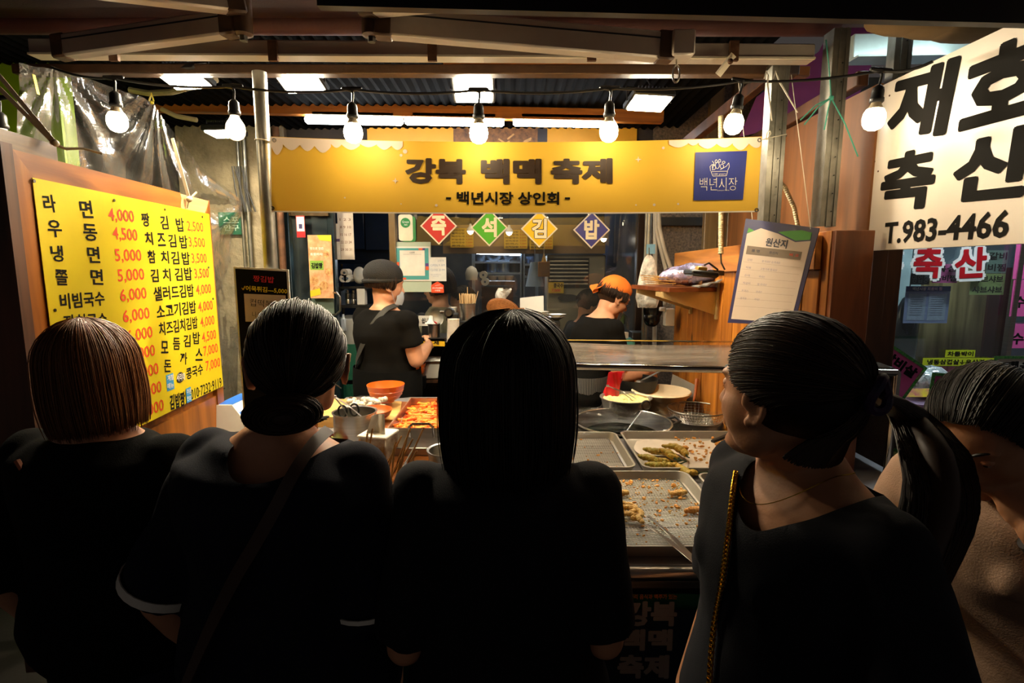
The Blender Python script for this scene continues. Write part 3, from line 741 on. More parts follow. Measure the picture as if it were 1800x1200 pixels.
# the string of bulbs
BULBM = emit('bulb glow', (1.0, .80, .50), BULB_E); BULBD = emit('dim bulb glow', (1.0, .80, .52), 1.6)
SOCK = plain('bulb base', '#b9a98c', .4)
bulbs = [(-4, 172, 1.72, 0, 1), (199, 137, 1.84, 0, 0), (409, 152, 1.84, 0, 1), (618, 157, 1.84, 0, 0), (841, 158, 1.84, 0, 0), (1072, 155, 1.84, 0, 0), (1304, 142, 1.84, 8, 0), (1549, 124, 1.66, 4, 0)]
desc = ['unlit-looking bulb at the picture edge beside the green panel', 'glowing bulb in front of the plastic sheet', 'dimmer pale bulb beside the galvanised pipe', 'glowing bulb over the banner next to the pipe post',
        'glowing bulb over the middle of the banner', 'glowing bulb above the banner lettering end', 'glowing bulb above the blue logo square', 'glowing bulb shining on the white butcher sign']
cordp = []
for (px, py, Y, tl, dim), lb in zip(bulbs, desc):
    top = W(px, py, Y); cordp.append(top)
    t = thing('hanging_bulb', lb, 'bulb', top, 'bulbs on the black light string')
    R3 = Matrix.Rotation(R(tl), 3, 'Y'); q = lambda x, z: top + R3 @ Vector((x, 0, z))
    part('tee', MB().limb([q(-.028, .002), q(0, 0), q(.028, .002)], [.006, .009, .006], 8), BLKP, t)
    part('drop_cord', MB().tube([q(0, 0), q(.004, -.014), q(0, -.050)], [.005, .004, .004], 8), BLKP, t)
    part('socket', MB().lathe([(.006, .010), (.015, .002), (.0165, -.008), (.0165, -.024), (.019, -.027), (.019, -.036), (.016, -.040)][::-1], q(0, -.050), 18, R3), BLKP, t)
    part('bulb_neck', MB().lathe([(.013, 0), (.014, -.006), (.0225, -.022)][::-1], q(0, -.088), 18, R3), BULBD if dim else SOCK, t)
    z0 = -.108; prof = [(.0225, 0), (.0285, -.012), (.0305, -.026), (.0285, -.040), (.0215, -.052), (.011, -.058), (.001, -.060)][::-1]
    part('bulb_globe', MB().lathe(prof, q(0, z0), 18, R3), BULBD if dim else BULBM, t)
cp = [W(-120, 130, 1.6)] + [] 
b = MB(); pts = []
cordp = [W(90, 118, 1.86)] + cordp[1:] + [W(1640, 108, 1.56)]
for i in range(len(cordp) - 1):
    for k in range(8):
        u = k / 8; p = cordp[i].lerp(cordp[i + 1], u); p.z -= .012 * 4 * u * (1 - u); pts.append(p)
pts.append(cordp[-1]); b.tube(pts, .0042, 7)
solo('string_light_cord', b, BLKP, 'black cord carrying the row of bulbs above the banner', 'cord', cordp[4])
# cool light over the butcher's side and pink lamp in its case (built with the case further down)
t = thing('channel_beam', 'white steel channel lit by a cold lamp above the white sign', 'beam', W(1620, 86, 2.15))
part('channel', MB().bar(W(1492, 86, 2.15), W(1800, 82, 2.15), .06, .085, bev=.003), plain('white steel', '#b9c4bd', .35, .3), t)
part('flange', MB().bar(W(1495, 106, 2.12), W(1800, 100, 2.12), .09, .006), plain('white steel', '#b9c4bd', .35, .3), t)
c = W(1560, 52, 2.05); t = thing('cold_tube_lamp', 'cold white tube lamp above the channel beside the awning end', 'lamp', c)
part('tube', MB().tube([W(1540, 46, 1.98), W(1760, 40, 1.98)], .012, 10), emit('cold tube', (.75, .95, 1.0), 16.0), t)
part('fitting', MB().bar(W(1540, 42, 2.0), W(1760, 34, 2.0), .03, .02), WHITEP, t)
# ================================================================== menu board
A0, A1 = W(22, 262, 1.378), W(368, 352, 2.4)
zt = A1.z; A0.z = zt
U = (A1 - A0); U.z = 0; BW = U.length; U.normalize()
mbp = Plane(A0, U, (0, 0, 1))                      # face towards the customers (+x side)
if mbp.N.x < 0: mbp.N = -mbp.N
t = thing('menu_board', 'wooden framed yellow menu board hanging over the trash can', 'menu board', (A0.x + U.x * BW / 2, A0.y + U.y * BW / 2, .35))
BH = 1.38; fr = .085
def pan(u0, v0, u1, v1, th, w): return MB().prism([(u0, v0), (u1, v0), (u1, v1), (u0, v1)], mbp.M(w), th)
PZ = wood('pine frame upright', '#a8621a', '#76400e', axis=2, scale=2.2)
part('back_board', pan(.005, -BH, BW - .005, -.005, .018, -.02), PZ, t, smooth=False)
uvr = mbp.uv(393, 678)
part('frame_top', MB().prism([(0, 0), (BW * .765, 0), (BW * .772, -.02), (BW * .762, -.05), (BW * .775, -fr), (fr, -fr)], mbp.M(.0), .022), PINE_X, t, smooth=False)
part('torn_frame_end', MB().prism([(BW * .765, -.003), (BW, -.003), (BW - fr * .7, -fr + .004), (BW * .775, -fr + .004), (BW * .762, -.05), (BW * .772, -.02)], mbp.M(-.003), .02), RAW, t, smooth=False)
part('frame_side', MB().prism([(0, 0), (fr, -fr), (fr, -BH), (0, -BH)], mbp.M(.0), .022), PZ, t, smooth=False)
part('frame_side', MB().prism([(BW, 0), (BW, -BH), (BW - fr * .7, -BH), (BW - fr * .7, -fr)], mbp.M(.0), .022), PZ, t, smooth=False)
part('lower_board', pan(fr, -BH, BW - fr * .7, uvr[1] - .03, .012, -.006), PZ, t, smooth=False)
part('side_edge', pan(-.035, -BH, 0, .012, .10, .0), DWOOD, t, smooth=False)
part('top_cleat', pan(-.03, .0, BW * .16, .045, .06, -.01), wood('cleat', '#7a5a30', '#4c3517', axis=1), t, smooth=False)
ub0, vb0 = mbp.uv(54, 316); ub1 = mbp.uv(366, 380)[0]; vbb = mbp.uv(391, 680)[1]; vlow = vbb
ush = MB().sheet(lambda a, b: mbp.P(ub0 + (ub1 - ub0) * a + .012 * b * a, vb0 + .006 + (vlow - vb0) * b, .003 + .0035 * sin(a * 9 + b * 4) * b * (1 - a * .5)), 40, 40, .0015)
part('price_sheet', ush, YEL, t)
ink, red, blu = MB(), MB(), MB()
def mfn(u, v, w): 
    b = (v - vb0) / (vlow - vb0); a = (u - ub0) / (ub1 - ub0); return mbp.P(u, v, .0045 + .0035 * sin(a * 9 + b * 4) * b * (1 - a * .5) + w)
def T(m, s, a, b, h, bo=.022): text(m, mbp, s, a, b, h, bo, fn=mfn)
def chars(m, s, pts, wd, h):
    for ch, (x, y) in zip(s, pts): T(m, ch, (x - wd / 2, y), (x + wd / 2, y - (.0 if wd < 20 else -1)), h)
chars(ink, '라면', [(83, 357), (148, 367)], 22, 31); chars(ink, '우동', [(92, 401), (155, 408)], 25, 30); chars(ink, '냉면', [(96, 445), (161, 447)], 22, 29); chars(ink, '쫄면', [(104, 487), (167, 486)], 22, 28)
T(ink, '비빔국수', (101, 530), (181, 524), 27); T(ink, '잔치국수', (107, 567), (186, 561), 26)
for s, a, b in (('4,000', (187, 378), (233, 382)), ('4,500', (195, 411), (239, 415)), ('5,000', (199, 450), (246, 450)), ('5,000', (204, 486), (251, 483)), ('6,000', (209, 521), (255, 516)), ('6,000', (214, 558), (260, 551)),
                ('6,000', (221, 593), (265, 584)), ('6,000', (227, 627), (269, 616)), ('7,000', (233, 661), (275, 648)), ('7,000', (238, 694), (280, 680)), ('8,000', (242, 728), (284, 712))): T(red, s, a, b, 25, .012)
for s, a, b in (('2,500', (326, 398), (355, 401)), ('3,500', (329, 426), (358, 428)), ('3,500', (334, 455), (361, 455)), ('3,500', (339, 482), (365, 481)), ('4,000', (342, 511), (369, 508)), ('4,000', (346, 541), (372, 537)),
                ('4,000', (350, 568), (375, 563)), ('4,500', (353, 595), (378, 588)), ('7,000', (356, 619), (381, 612)), ('7,000', (360, 645), (385, 637))): T(red, s, a, b, 20, .012)
chars(ink, '짱김밥', [(253, 386), (286, 391), (314, 395)], 14, 24); chars(ink, '치즈김밥', [(259, 419), (281, 421), (300, 423), (320, 425)], 14, 23); chars(ink, '참치김밥', [(264, 451), (287, 452), (305, 453), (324, 454)], 14, 23)
chars(ink, '김치김밥', [(269, 484), (290, 483), (311, 482), (328, 481)], 14, 23); T(ink, '샐러드김밥', (267, 517), (338, 510), 24); T(ink, '소고기김밥', (272, 549), (342, 539), 24); T(ink, '치즈김치김밥', (276, 579), (345, 566), 23)
chars(ink, '모듬김밥', [(286, 610), (307, 604), (326, 599), (343, 594)], 13, 22); chars(ink, '돈까스', [(291, 643), (320, 630), (348, 623)], 13, 22); T(ink, '콩국수', (325, 658), (355, 648), 20); T(ink, '김밥짱', (295, 708), (323, 700), 27, .04); T(ink, '010·7232·9119', (334, 694), (387, 671), 18, .01)
part('black_lettering', ink, INK, t, smooth=False); part('red_lettering', red, REDINK, t, smooth=False)
def rectpx(mb, pl, x0, y0, x1, y1, w, th=.0005, fn=None):
    ua, va = pl.uv(x0, (y0 + y1) / 2); ub, vb = pl.uv(x1, (y0 + y1) / 2); mx = (x0 + x1) / 2; va = pl.uv(mx, y1)[1]; vb = pl.uv(mx, y0)[1]
    return mb.prism([(ua, va), (ub, va), (ub, vb), (ua, vb)], pl.M(w), th)
bd = MB(); rectpx(bd, mbp, 289, 657, 302, 686, .0075); rectpx(bd, mbp, 324, 681, 333, 707, .0075); part('blue_badge', bd, plain('sky blue', '#3b9ad0', .5), t, smooth=False)
bc = MB(); uu, vv = mbp.uv(313.5, 663); disc(bc, mbp, uu, vv, .026, .0078, ry=.020); part('black_badge', bc, plain('charcoal print', '#232022', .5), t, smooth=False)
wl = MB()
for s, a, b, h in (('계절', (290, 665), (301, 662), 10), ('메뉴', (290, 679), (301, 676), 10), ('주문', (324.5, 689), (332.5, 687), 9), ('전화', (324.5, 701), (332.5, 699), 9), ('서리태', (306, 664), (321, 661), 13)): text(wl, mbp, s, a, b, h, .02, w=.0088)
part('white_lettering', wl, WHITEINK, t, smooth=False)
nl = MB()
for px, py in ((55, 318), (197, 352), (287, 368), (353, 381), (364, 470), (372, 525), (392, 682), (92, 545)): uu, vv = mbp.uv(px, py); disc(nl, mbp, uu, vv, .0045, .008, 8, .003)
part('tack', nl, STEEL_D, t, smooth=False)
# straps holding the board up
STR = plain('cream strapping', '#b9a98a', .5, var=.2)
s1 = thing('hanging_strap', 'frayed cream strap knotted on the cleat of the menu board', 'strap', mbp.P(BW * .10, .05))
k0 = mbp.P(BW * .115, .04, .02)
part('strap', MB().bar(W(-14, 118, 1.45), k0, .003, .010).bar(W(-8, 148, 1.45), k0 + Vector((0, 0, -.004)), .003, .010), STR, s1)
part('knot', MB().tube([k0 + Vector((-.03, .02, .035)), k0 + Vector((-.01, 0, .0)), k0 + Vector((.01, .02, -.01)), k0 + Vector((.04, .04, -.005)), k0 + Vector((.07, .07, -.012))], [.003, .005, .004, .003, .004], 6).ell(k0, .009), STR, s1)
s2 = thing('hanging_strap', 'narrow cream strap tied round the torn end of the board frame', 'strap', mbp.P(BW * .8, .05))
k1 = mbp.P(BW * .80, -.02, .015); top2 = W(302, 243, depth(k1) * .985)
part('strap', MB().bar(W(303, 243, k1.y), k1, .003, .012), STR, s2); part('knot', MB().ell(k1, .012).tube([k1, k1 + Vector((.02, .02, .03))], .004, 5).tube([k1, k1 + Vector((-.01, .0, -.035))], .003, 5), STR, s2)

# ================================================================== banner
BY = 2.0
def Bn(x, y, w=0.0):
    s = (x - 477) / 861.0; t = (y - 240) / 131.0
    sag = 11 * 4 * s * (1 - s) * (1 - .65 * max(0, min(1, t)))
    rip = .012 * sin(s * 11 + .8) * (.3 + t * .7) + .007 * sin(s * 27 + 2) * t + .02 * math.exp(-((s - .0) / .05) ** 2) * t
    yy = y + sag * .9 + (3 * (s > .97) * 0)
    p = W(x, yy, BY - w - (.003 if w else 0) + rip); return p
t = thing('festival_banner', 'long yellow cloth banner strung between the pipe post and the steel stud', 'banner', Bn(900, 370))
part('banner_cloth', MB().sheet(lambda u, v: Bn(476 + 863 * u - 2 * v + (-6 * v if u > .999 else 0), 240 + 131 * v), 160, 14, .0012), plain('banner yellow', '#f9c845', .55, var=.03, vscale=3, spec=.35), t)
def bpoly(mb, pts, w):
    k = len(mb.v)
    for (x, y) in pts: mb.v.append(tuple(Bn(x, y, w)))
    mb.f.append(tuple(k + i for i in range(len(pts))))
def bstrip(mb, top, bot, w, n=None):
    """strip between two y-functions over x"""
    for i in range(len(top) - 1): bpoly(mb, [top[i], bot[i], bot[i + 1], top[i + 1]], w)
sc_ = MB()
def scallop(x0, x1, base, amp, seed):
    rnd = random.Random(seed); x = x0; tp = []; bt = []
    while x < x1:
        w_ = rnd.uniform(18, 34); hh = rnd.uniform(.6, 1) * amp * (1 - .55 * (x - x0) / (x1 - x0) if seed == 1 else .45 + .55 * (x - x0) / (x1 - x0))
        for k in range(7):
            xx = min(x1, x + w_ * k / 6); tp.append((xx, 240.5)); bt.append((xx, base + hh * (.55 + .45 * sin(pi * k / 6))))
        x += w_
    bstrip(sc_, tp, bt, .0012)
scallop(477, 708, 240, 34, 1); scallop(1176, 1337, 240, 32, 2)
for x, y, r in ((712, 259, 4), (705, 266, 2.5), (1166, 254, 2.5), (1150, 357, 2.5), (767, 357, 2.5), (606, 345, 1.5), (1118, 357, 1.5), (705, 355, 1.2), (1192, 356, 2)): bpoly(sc_, [(x + r * cos(a), y + r * sin(a)) for a in np.linspace(0, 2 * pi, 12, endpoint=False)], .0012)
for x, y, r in ((695, 313, 6), (1122, 274, 6), (1006, 352, 0)):
    if r: bpoly(sc_, [(x, y - r), (x + r * .2, y - r * .2), (x + r, y), (x + r * .2, y + r * .2), (x, y + r), (x - r * .2, y + r * .2), (x - r, y), (x - r * .2, y - r * .2)], .0012)
part('white_cloud_print', sc_, plain('cloud print', '#f4e2d2', .55, var=.02), t, smooth=False)
ed = MB(); bstrip(ed, [(474.5 + 861 * k / 40, 370) for k in range(41)], [(474.5 + 861 * k / 40, 372.5) for k in range(41)], .0013); bstrip(ed, [(475, 240 + 132 * k / 8) for k in range(9)], [(477, 240 + 132 * k / 8) for k in range(9)], .0013)
part('white_edge', ed, plain('white hem', '#efe6da', .6), t, smooth=False)
bfn = lambda u, v, w: Bn(u, -v, .0016)
bt_ = MB()
for s, x0, x1 in (('강북', 712, 819), ('백맥', 845, 952), ('축제', 968, 1077)): text(bt_, None, s, (x0, -294), (x1, -294), 47, .05, px=False, fn=bfn)
part('brown_lettering', bt_, plain('dark brown ink', '#3a2716', .5, var=.02), t, smooth=False)
bt_ = MB(); text(bt_, None, '백년시장 상인회', (803, -343), (983, -344), 24, .028, px=False, fn=bfn)
for x in (784, 993): bpoly(bt_, [(x, 342), (x, 346), (x + 9, 346), (x + 9, 342)], .0016)
part('black_lettering', bt_, INK, t, smooth=False)
sq = MB(); bstrip(sq, [(1222.5 + 91 * k / 8, 263.5 + .5 * k / 8) for k in range(9)], [(1219 + 87 * k / 8, 350) for k in range(9)], .0014); part('blue_square', sq, plain('logo blue', '#27348b', .5, var=.03), t, smooth=False)
lg = MB(); text(lg, None, '백년시장', (1230, -321), (1296, -322), 23, -.012, px=False, fn=lambda u, v, w: Bn(u, -v, .0018)); text(lg, None, '100 years', (1254, -304), (1276, -304), 4, 0, px=False, fn=lambda u, v, w: Bn(u, -v, .0018)); text(lg, None, 'Baeknyeon Market', (1261, -333), (1282, -333), 2.6, 0, px=False, fn=lambda u, v, w: Bn(u, -v, .0018))
def bline(pts, wd=.9):
    for (x0, y0), (x1, y1) in zip(pts, pts[1:]):
        d = Vector((x1 - x0, y1 - y0)); d.normalize(); n = Vector((-d.y, d.x)) * wd / 2; bpoly(lg, [(x0 + n.x, y0 + n.y), (x1 + n.x, y1 + n.y), (x1 - n.x, y1 - n.y), (x0 - n.x, y0 - n.y)], .0018)
def bcirc(x, y, rx, ry, n=10): bline([(x + rx * cos(a), y + ry * sin(a)) for a in np.linspace(0, 2 * pi, n + 1)])
bline([(1250, 299), (1279, 299), (1277, 307), (1253, 307), (1250, 299)]); bline([(1249, 298), (1248, 290), (1252, 286), (1258, 290)]); bcirc(1255, 291, 3, 5); bcirc(1261, 288, 3.5, 6); bcirc(1269, 290, 3, 4); bcirc(1259, 281, 2, 3); bcirc(1265, 280, 1.8, 2.8); bcirc(1272, 283, 2.5, 2)
bline([(1266, 296), (1277, 290), (1281, 284), (1282, 291), (1279, 298)]); bline([(1252, 297), (1255, 284), (1252, 280)])
part('white_emblem', lg, WHITEINK, t, smooth=False)
gr = MB()
for x, y in ((482, 246), (1335, 246), (479, 366), (1330, 369)):
    c = Bn(x, y, .001); gr.tube([c + Vector((.006 * cos(a), -.001, .006 * sin(a))) for a in np.linspace(0, 2 * pi, 10, endpoint=False)], .002, 5, closed=True)
part('eyelet', gr, STEEL_D, t)
rp = thing('banner_tie', 'white string tying the banner to the galvanised pipe', 'string', W(465, 244, 2.0)); CORD = plain('white string', '#cfc6b4', .8)
pc = p0.copy(); c = Bn(482, 246)
part('loop', MB().tube([c] + [Vector((pc.x + .028 * cos(a), pc.y + .028 * sin(a), c.z + .008 * sin(a * .5))) for a in np.linspace(0, 2 * pi * .98, 16)] + [c + Vector((0, 0, .004))], .0022, 5), CORD, rp)
rp = thing('banner_tie', 'white string tying the banner corner to the steel stud', 'string', W(1350, 246, 2.0)); c = Bn(1335, 246)
part('loop', MB().tube([c, W(1343, 245, 1.985), W(1349, 243, 1.985), W(1382, 236, 1.985), W(1382, 239, 2.08)], .0022, 5).tube([W(1346, 245, 1.985), W(1349, 232, 1.985), W(1353, 229, 1.985), W(1355, 234, 1.985), W(1348, 246, 1.985)], .0022, 5), CORD, rp)
for a, b_, lb in (((1347, 131), (1357, 212), 'white zip tie tail hanging straight from the bulb cord'), ((1363, 131), (1402, 198), 'white zip tie tail slanting away from the bulb cord')):
    p = W(a[0], a[1], 1.8); q = W(b_[0], b_[1], 1.78)
    solo('zip_tie', MB().tube([p + Vector((-.006, 0, -.012)), p + Vector((0, 0, .01)), p + Vector((.006, 0, -.004)), p.lerp(q, .2), q], [.002, .0025, .0025, .003, .0018], 5), CORD, lb, 'zip tie', p)
tw = plain('green twine', '#2f7f6b', .8); b = MB(); kp = W(1461, 172, 1.82)
for a in ((1452, 70), (1407, 211), (1414, 219), (1449, 228), (1508, 275)): 
    q = W(a[0], a[1], 1.82); b.tube([kp, kp.lerp(q, .5) + Vector((0, 0, .012)), q], .0022, 5)
b.ell(kp, .008); solo('green_twine', b, tw, 'knotted green twine with loose ends beside the perforated stud', 'twine', kp)

# ================================================================== butcher's white sign
ws = Plane((1.215, 1.93, 1.66), (0.012, -1, 0), (0, 0, 1))
if ws.N.x > 0: ws.N = -ws.N
def wsM(w):
    m = Matrix.Identity(4)
    for i in range(3): m[i][0] = ws.U[i]; m[i][1] = ws.V[i]; m[i][2] = ws.N[i]; m[i][3] = (ws.O + ws.N * w)[i]
    return m
t = thing('butcher_sign', 'big white butcher sign with bold black lettering and phone number', 'sign', (1.215, 1.4, 1.66))
vt = ws.uv(1518, 166)[1]; vt2 = ws.uv(1790, 38)[1]; vb_ = ws.uv(1560, 439)[1]; vb2 = ws.uv(1790, 428)[1]
part('sign_board', MB().prism([(0, vb_), (1.05, vb2), (1.05, vt2), (0, vt)], wsM(0), .03), plain('sign white', '#e2d6c6', .35, var=.02, coat=.2), t, smooth=False)
b = MB()
text(b, ws, '재', (1564, 192), (1677, 168), 122, .045, w=.001); text(b, ws, '축', (1549, 324), (1645, 310), 103, .045, w=.001)
text(b, ws, '호', (1692, 168), (1850, 114), 138, .045, w=.001); text(b, ws, '산', (1676, 302), (1828, 278), 120, .045, w=.001)
text(b, ws, 'T.983-4466', (1555, 410), (1775, 393), 45, .030, w=.001)
part('black_lettering', b, INK, t, smooth=False)
b = MB()
for px, py in ((1564, 168), (1538, 284), (1544, 301), (1531, 343)): uu, vv = ws.uv(px, py); disc(b, ws, uu, vv, .003, .0015, 8, .001)
part('screw', b, RUST, t, smooth=False)

# ================================================================== origin notice
npl = Plane(W(1311, 384, 2.04), W(1440, 401, 1.80) - W(1311, 384, 2.04), W(1311, 384, 2.04) - W(1280, 566, 2.07))
a, b_, c_, d_ = [npl.uv(*p) for p in ((1311, 384), (1440, 401), (1395, 573), (1279, 567))]
t = thing('origin_notice', 'laminated ingredient origin notice with navy border hanging crooked by the pine wall', 'notice', npl.P(*a))
part('sheet', MB().prism([a, d_, c_, b_], npl.M(0), .004), plain('notice navy', '#1c1c4c', .35), t, smooth=False)
def Q(s, q): # bilinear inside the sheet
    s0 = Vector(a).lerp(Vector(b_), s); s1 = Vector(d_).lerp(Vector(c_), s); return tuple(s0.lerp(s1, q))
part('paper', MB().prism([Q(.06, .135), Q(.05, .96), Q(.95, .97), Q(.94, .13), Q(.75, .16), Q(.5, .10), Q(.25, .07)], npl.M(.001), .001), plain('notice paper', '#c3ad97', .5, var=.04), t, smooth=False)
part('green_wave', MB().prism([Q(.50, .085), Q(.6, .11), Q(.75, .145), Q(.93, .12), Q(.93, .05), Q(.8, .04), Q(.65, .06)], npl.M(.0014), .0005).prism([Q(.06, .13), Q(.16, .10), Q(.07, .08)], npl.M(.0014), .0005), plain('leaf green', '#3f8a2a', .5), t, smooth=False)
part('header_bar', MB().prism([Q(.10, .245), Q(.10, .325), Q(.87, .325), Q(.87, .245)], npl.M(.0016), .0005), plain('taupe print', '#6d5a44', .5), t, smooth=False)
b = MB(); text(b, npl, '원산지', Q(.36, .19), Q(.66, .19), .030, .03, w=.002, px=False)
text(b, npl, '품 명', Q(.18, .285), Q(.30, .285), .010, .02, w=.0026, px=False); text(b, npl, '원산지', Q(.44, .285), Q(.56, .285), .009, .01, w=.0026, px=False)
part('dark_lettering', b, plain('navy ink', '#17152a', .5), t, smooth=False)
b = MB(); text(b, npl, '비 고', Q(.72, .285), Q(.84, .285), .010, .02, w=.0026, px=False); part('red_lettering', b, REDINK, t, smooth=False)
b = MB()
for q in (.40, .47, .545, .615, .685, .755, .83): 
    uq, vq = Q(.08, q); ur, vr = Q(.9, q); b.prism([(uq, vq), (ur, vr), (ur, vr + .0007), (uq, vq + .0007)], npl.M(.002), .0005)
part('ruled_line', b, plain('faint line', '#8f7d6c', .6), t, smooth=False)
b = MB()
for i, (s, x1, s2, x2) in enumerate((('김밥', .22, '쌀:국내산 김:국내산', .62), ('떡볶', .22, '고춧가루:중국산', .60), ('순대', .22, '국내산', .45), ('떡갈비', .25, '쌀:국내산', .50), ('돈까스', .25, '국내산', .45), ('콩국수', .24, '국내산', .44))):
    q = .375 + i * .075; text(b, npl, s, Q(.14, q), Q(x1, q), .008, -.01, w=.002, px=False); text(b, npl, s2, Q(.36, q), Q(x2, q), .008, -.01, w=.002, px=False)
part('handwriting', b, plain('pen blue', '#4b4b7c', .6), t, smooth=False)
solo('notice_string', MB().tube([npl.P(*Q(.1, .0)), npl.P(*Q(.1, .0)) + Vector((.0, .2, .55))], .0015, 4).tube([npl.P(*Q(.9, .02)), npl.P(*Q(.9, .02)) + Vector((.0, .2, .55))], .0015, 4), CORD, 'thin strings holding up the origin notice', 'string', npl.P(*Q(.1, 0)))

# ================================================================== diamonds on the glass
for i, (ch, x, y, col, g) in enumerate((('즉', 771, 397, '#b3201c', 'red'), ('석', 860, 400, '#3f9a1c', 'green'), ('김', 948, 402, '#efb510', 'yellow'), ('밥', 1040, 404, '#1d1e6e', 'navy blue'))):
    Y = 3.40; c = W(x, y, Y); r = 32.5 * mpp(c); ppl = Plane(c, (1, 0, 0), (0, 0, 1)); 
    t = thing('diamond_sign', g + ' diamond sign with one big letter on the shop window', 'sign', c, 'diamond signs along the window top')
    dm = lambda q: [(0, -q), (q, 0), (0, q), (-q, 0)]
    part('white_border', MB().prism(dm(r), ppl.M(0), .004), plain('border cream', '#d9c6a4', .5), t, smooth=False)
    part('colour_field', MB().prism(dm(r * .90), ppl.M(.001), .001), plain('diamond ' + g, col, .4, var=.04), t, smooth=False)
    b = MB()
    if ch == '김': text(b, ppl, ch, (-r * .44, r * .02), (r * .44, r * .02), r * 1.1, .075, w=.0016, px=False); part('letter_outline', b, INK, t, smooth=False); b = MB()
    text(b, ppl, ch, (-r * .41, r * .02), (r * .41, r * .02), r * 1.05, .04, w=.0022, px=False); part('letter', b, plain('letter cream', '#e6cf9c', .5), t, smooth=False)
    part('hanging_thread', MB().tube([c + Vector((0, 0, r)), c + Vector((0, 0, r + .35))], .001, 4), CORD, t)
# yellow shop sign above, with the picture of fries
c0, c1 = W(645, 224, 3.42), W(1120, 224, 3.42)
t = thing('shop_sign', 'yellow shop sign above the window with a photo of fried snacks', 'sign', ((c0.x + c1.x) / 2, 3.42, 2.0)); sp_ = Plane((c0.x, 3.42, 2.0), (1, 0, 0), (0, 0, 1)); sw = c1.x - c0.x
part('sign_board', MB().prism([(0, 0), (sw, 0), (sw, c0.z - 2.0), (0, c0.z - 2.0)], sp_.M(0), .03), plain('shop sign yellow', '#d8961a', .5, var=.04), t, smooth=False)
f0 = sp_.uv(797, 240)[0]; f1 = sp_.uv(945, 240)[0]; f2 = sp_.uv(962, 240)[0]; hz = c0.z - 2.0
part('photo', MB().prism([(f0, .02), (f1, .02), (f1, hz - .004), (f0, hz - .004)], sp_.M(.002), .001), plain('photo of snacks', '#8a5a2a', .5, var=.2, vcol='#3a1d0c', vscale=30), t, smooth=False)
part('photo_edge', MB().prism([(f1, .02), (f2, .02), (f2, hz - .004), (f1, hz - .004)], sp_.M(.002), .001), plain('photo dark', '#241a22', .5), t, smooth=False)
b = MB(); rnd = random.Random(4)
for k in range(26):
    u = f0 + .03 + rnd.random() * (f1 - f0 - .08); v = .15 + rnd.random() * (hz - .20); an = rnd.uniform(-.7, .7); L = .05; w_ = .010
    e = Vector((cos(an), sin(an))); n = Vector((-e.y, e.x)) * w_; b.prism([(u, v), (u + e.x * L, v + e.y * L), (u + e.x * L + n.x, v + e.y * L + n.y), (u + n.x, v + n.y)], sp_.M(.0034 + k * .00005), .001)
part('printed_fries', b, plain('fries print', '#b98a52', .6, var=.3, vscale=40), t, smooth=False)
# ================================================================== counter
CZ = .88
TOPM = plain('counter steel', '#8c888a', .36, .3, var=.12, vscale=5); GREEN = plain('green table skirt', '#0f5a3c', .8, var=.15, bump=.1)
CX0, CX1, CY0, CY1 = -.905, 1.36, 1.17, 2.88
t = thing('serving_counter', 'steel topped serving counter with green skirt and festival poster', 'counter', (.15, 2.0, 0))
part('counter_top', MB().box(((CX0 + CX1) / 2, 1.68, CZ - .012), (CX1 - CX0, .96, .024), bev=.003), TOPM, t); part('counter_top', MB().box(((CX0 - .03) / 2, 2.521, CZ - .012), (-.03 - CX0, .72, .024), bev=.003), TOPM, t)
part('front_rail', MB().tube([(CX0, CY0 + .012, CZ - .010), (CX1, CY0 + .012, CZ - .010)], .016, 12), STEEL, t)
part('front_rail', MB().box(((CX0 + CX1) / 2, CY0 + .03, CZ - .045), (CX1 - CX0, .02, .022), bev=.003), STEEL_D, t)
part('cabinet', MB().box(((CX0 + CX1) / 2, 1.68, .43), (CX1 - CX0 - .06, .90, .85)), DARKW, t); part('cabinet', MB().box(((CX0 - .05) / 2, 2.5, .43), (-.05 - CX0, .70, .85)), DARKW, t)
sk = MB().sheet(lambda u, v: (CX0 + (CX1 - CX0) * u, CY0 + .03 + .006 * sin(u * 90) * (1 - v * .7), .02 + .785 * v), 180, 6, .002); part('skirt', sk, GREEN, t)
ppl = Plane((.18, CY0 + .014, .0), (1, 0, 0), (0, 0, 1)); q0 = ppl.uv(1052, 1015); 
part('poster', MB().prism([(q0[0], .08), (q0[0] + .62, .08), (q0[0] + .62, .775), (q0[0], .775)], ppl.M(0), .002), plain('poster midnight', '#10151f', .5, vcol='#0d2a44', vscale=2.5), t, smooth=False)
b = MB()
for s, x0, x1, y0, y1 in (('강북', 1097, 1190, 1056, 1100), ('백맥', 1091, 1182, 1105, 1143), ('축제', 1085, 1176, 1150, 1192)): text(b, ppl, s, (x0, (y0 + y1) / 2), (x1, (y0 + y1) / 2), y1 - y0, .05, w=.001)
part('grey_lettering', b, plain('silver print', '#9a948e', .5), t, smooth=False)
b = MB(); text(b, ppl, '먹거리 음식과 맥주가 있는', (1099, 1048), (1190, 1048), 9, .03, w=.001); part('orange_lettering', b, plain('orange print', '#c26a1c', .5), t, smooth=False)
b = MB(); text(b, ppl, '100', (1068, 1128), (1090, 1122), 16, -.02, w=.001); part('script_lettering', b, plain('dim gold print', '#6a5638', .5), t, smooth=False)

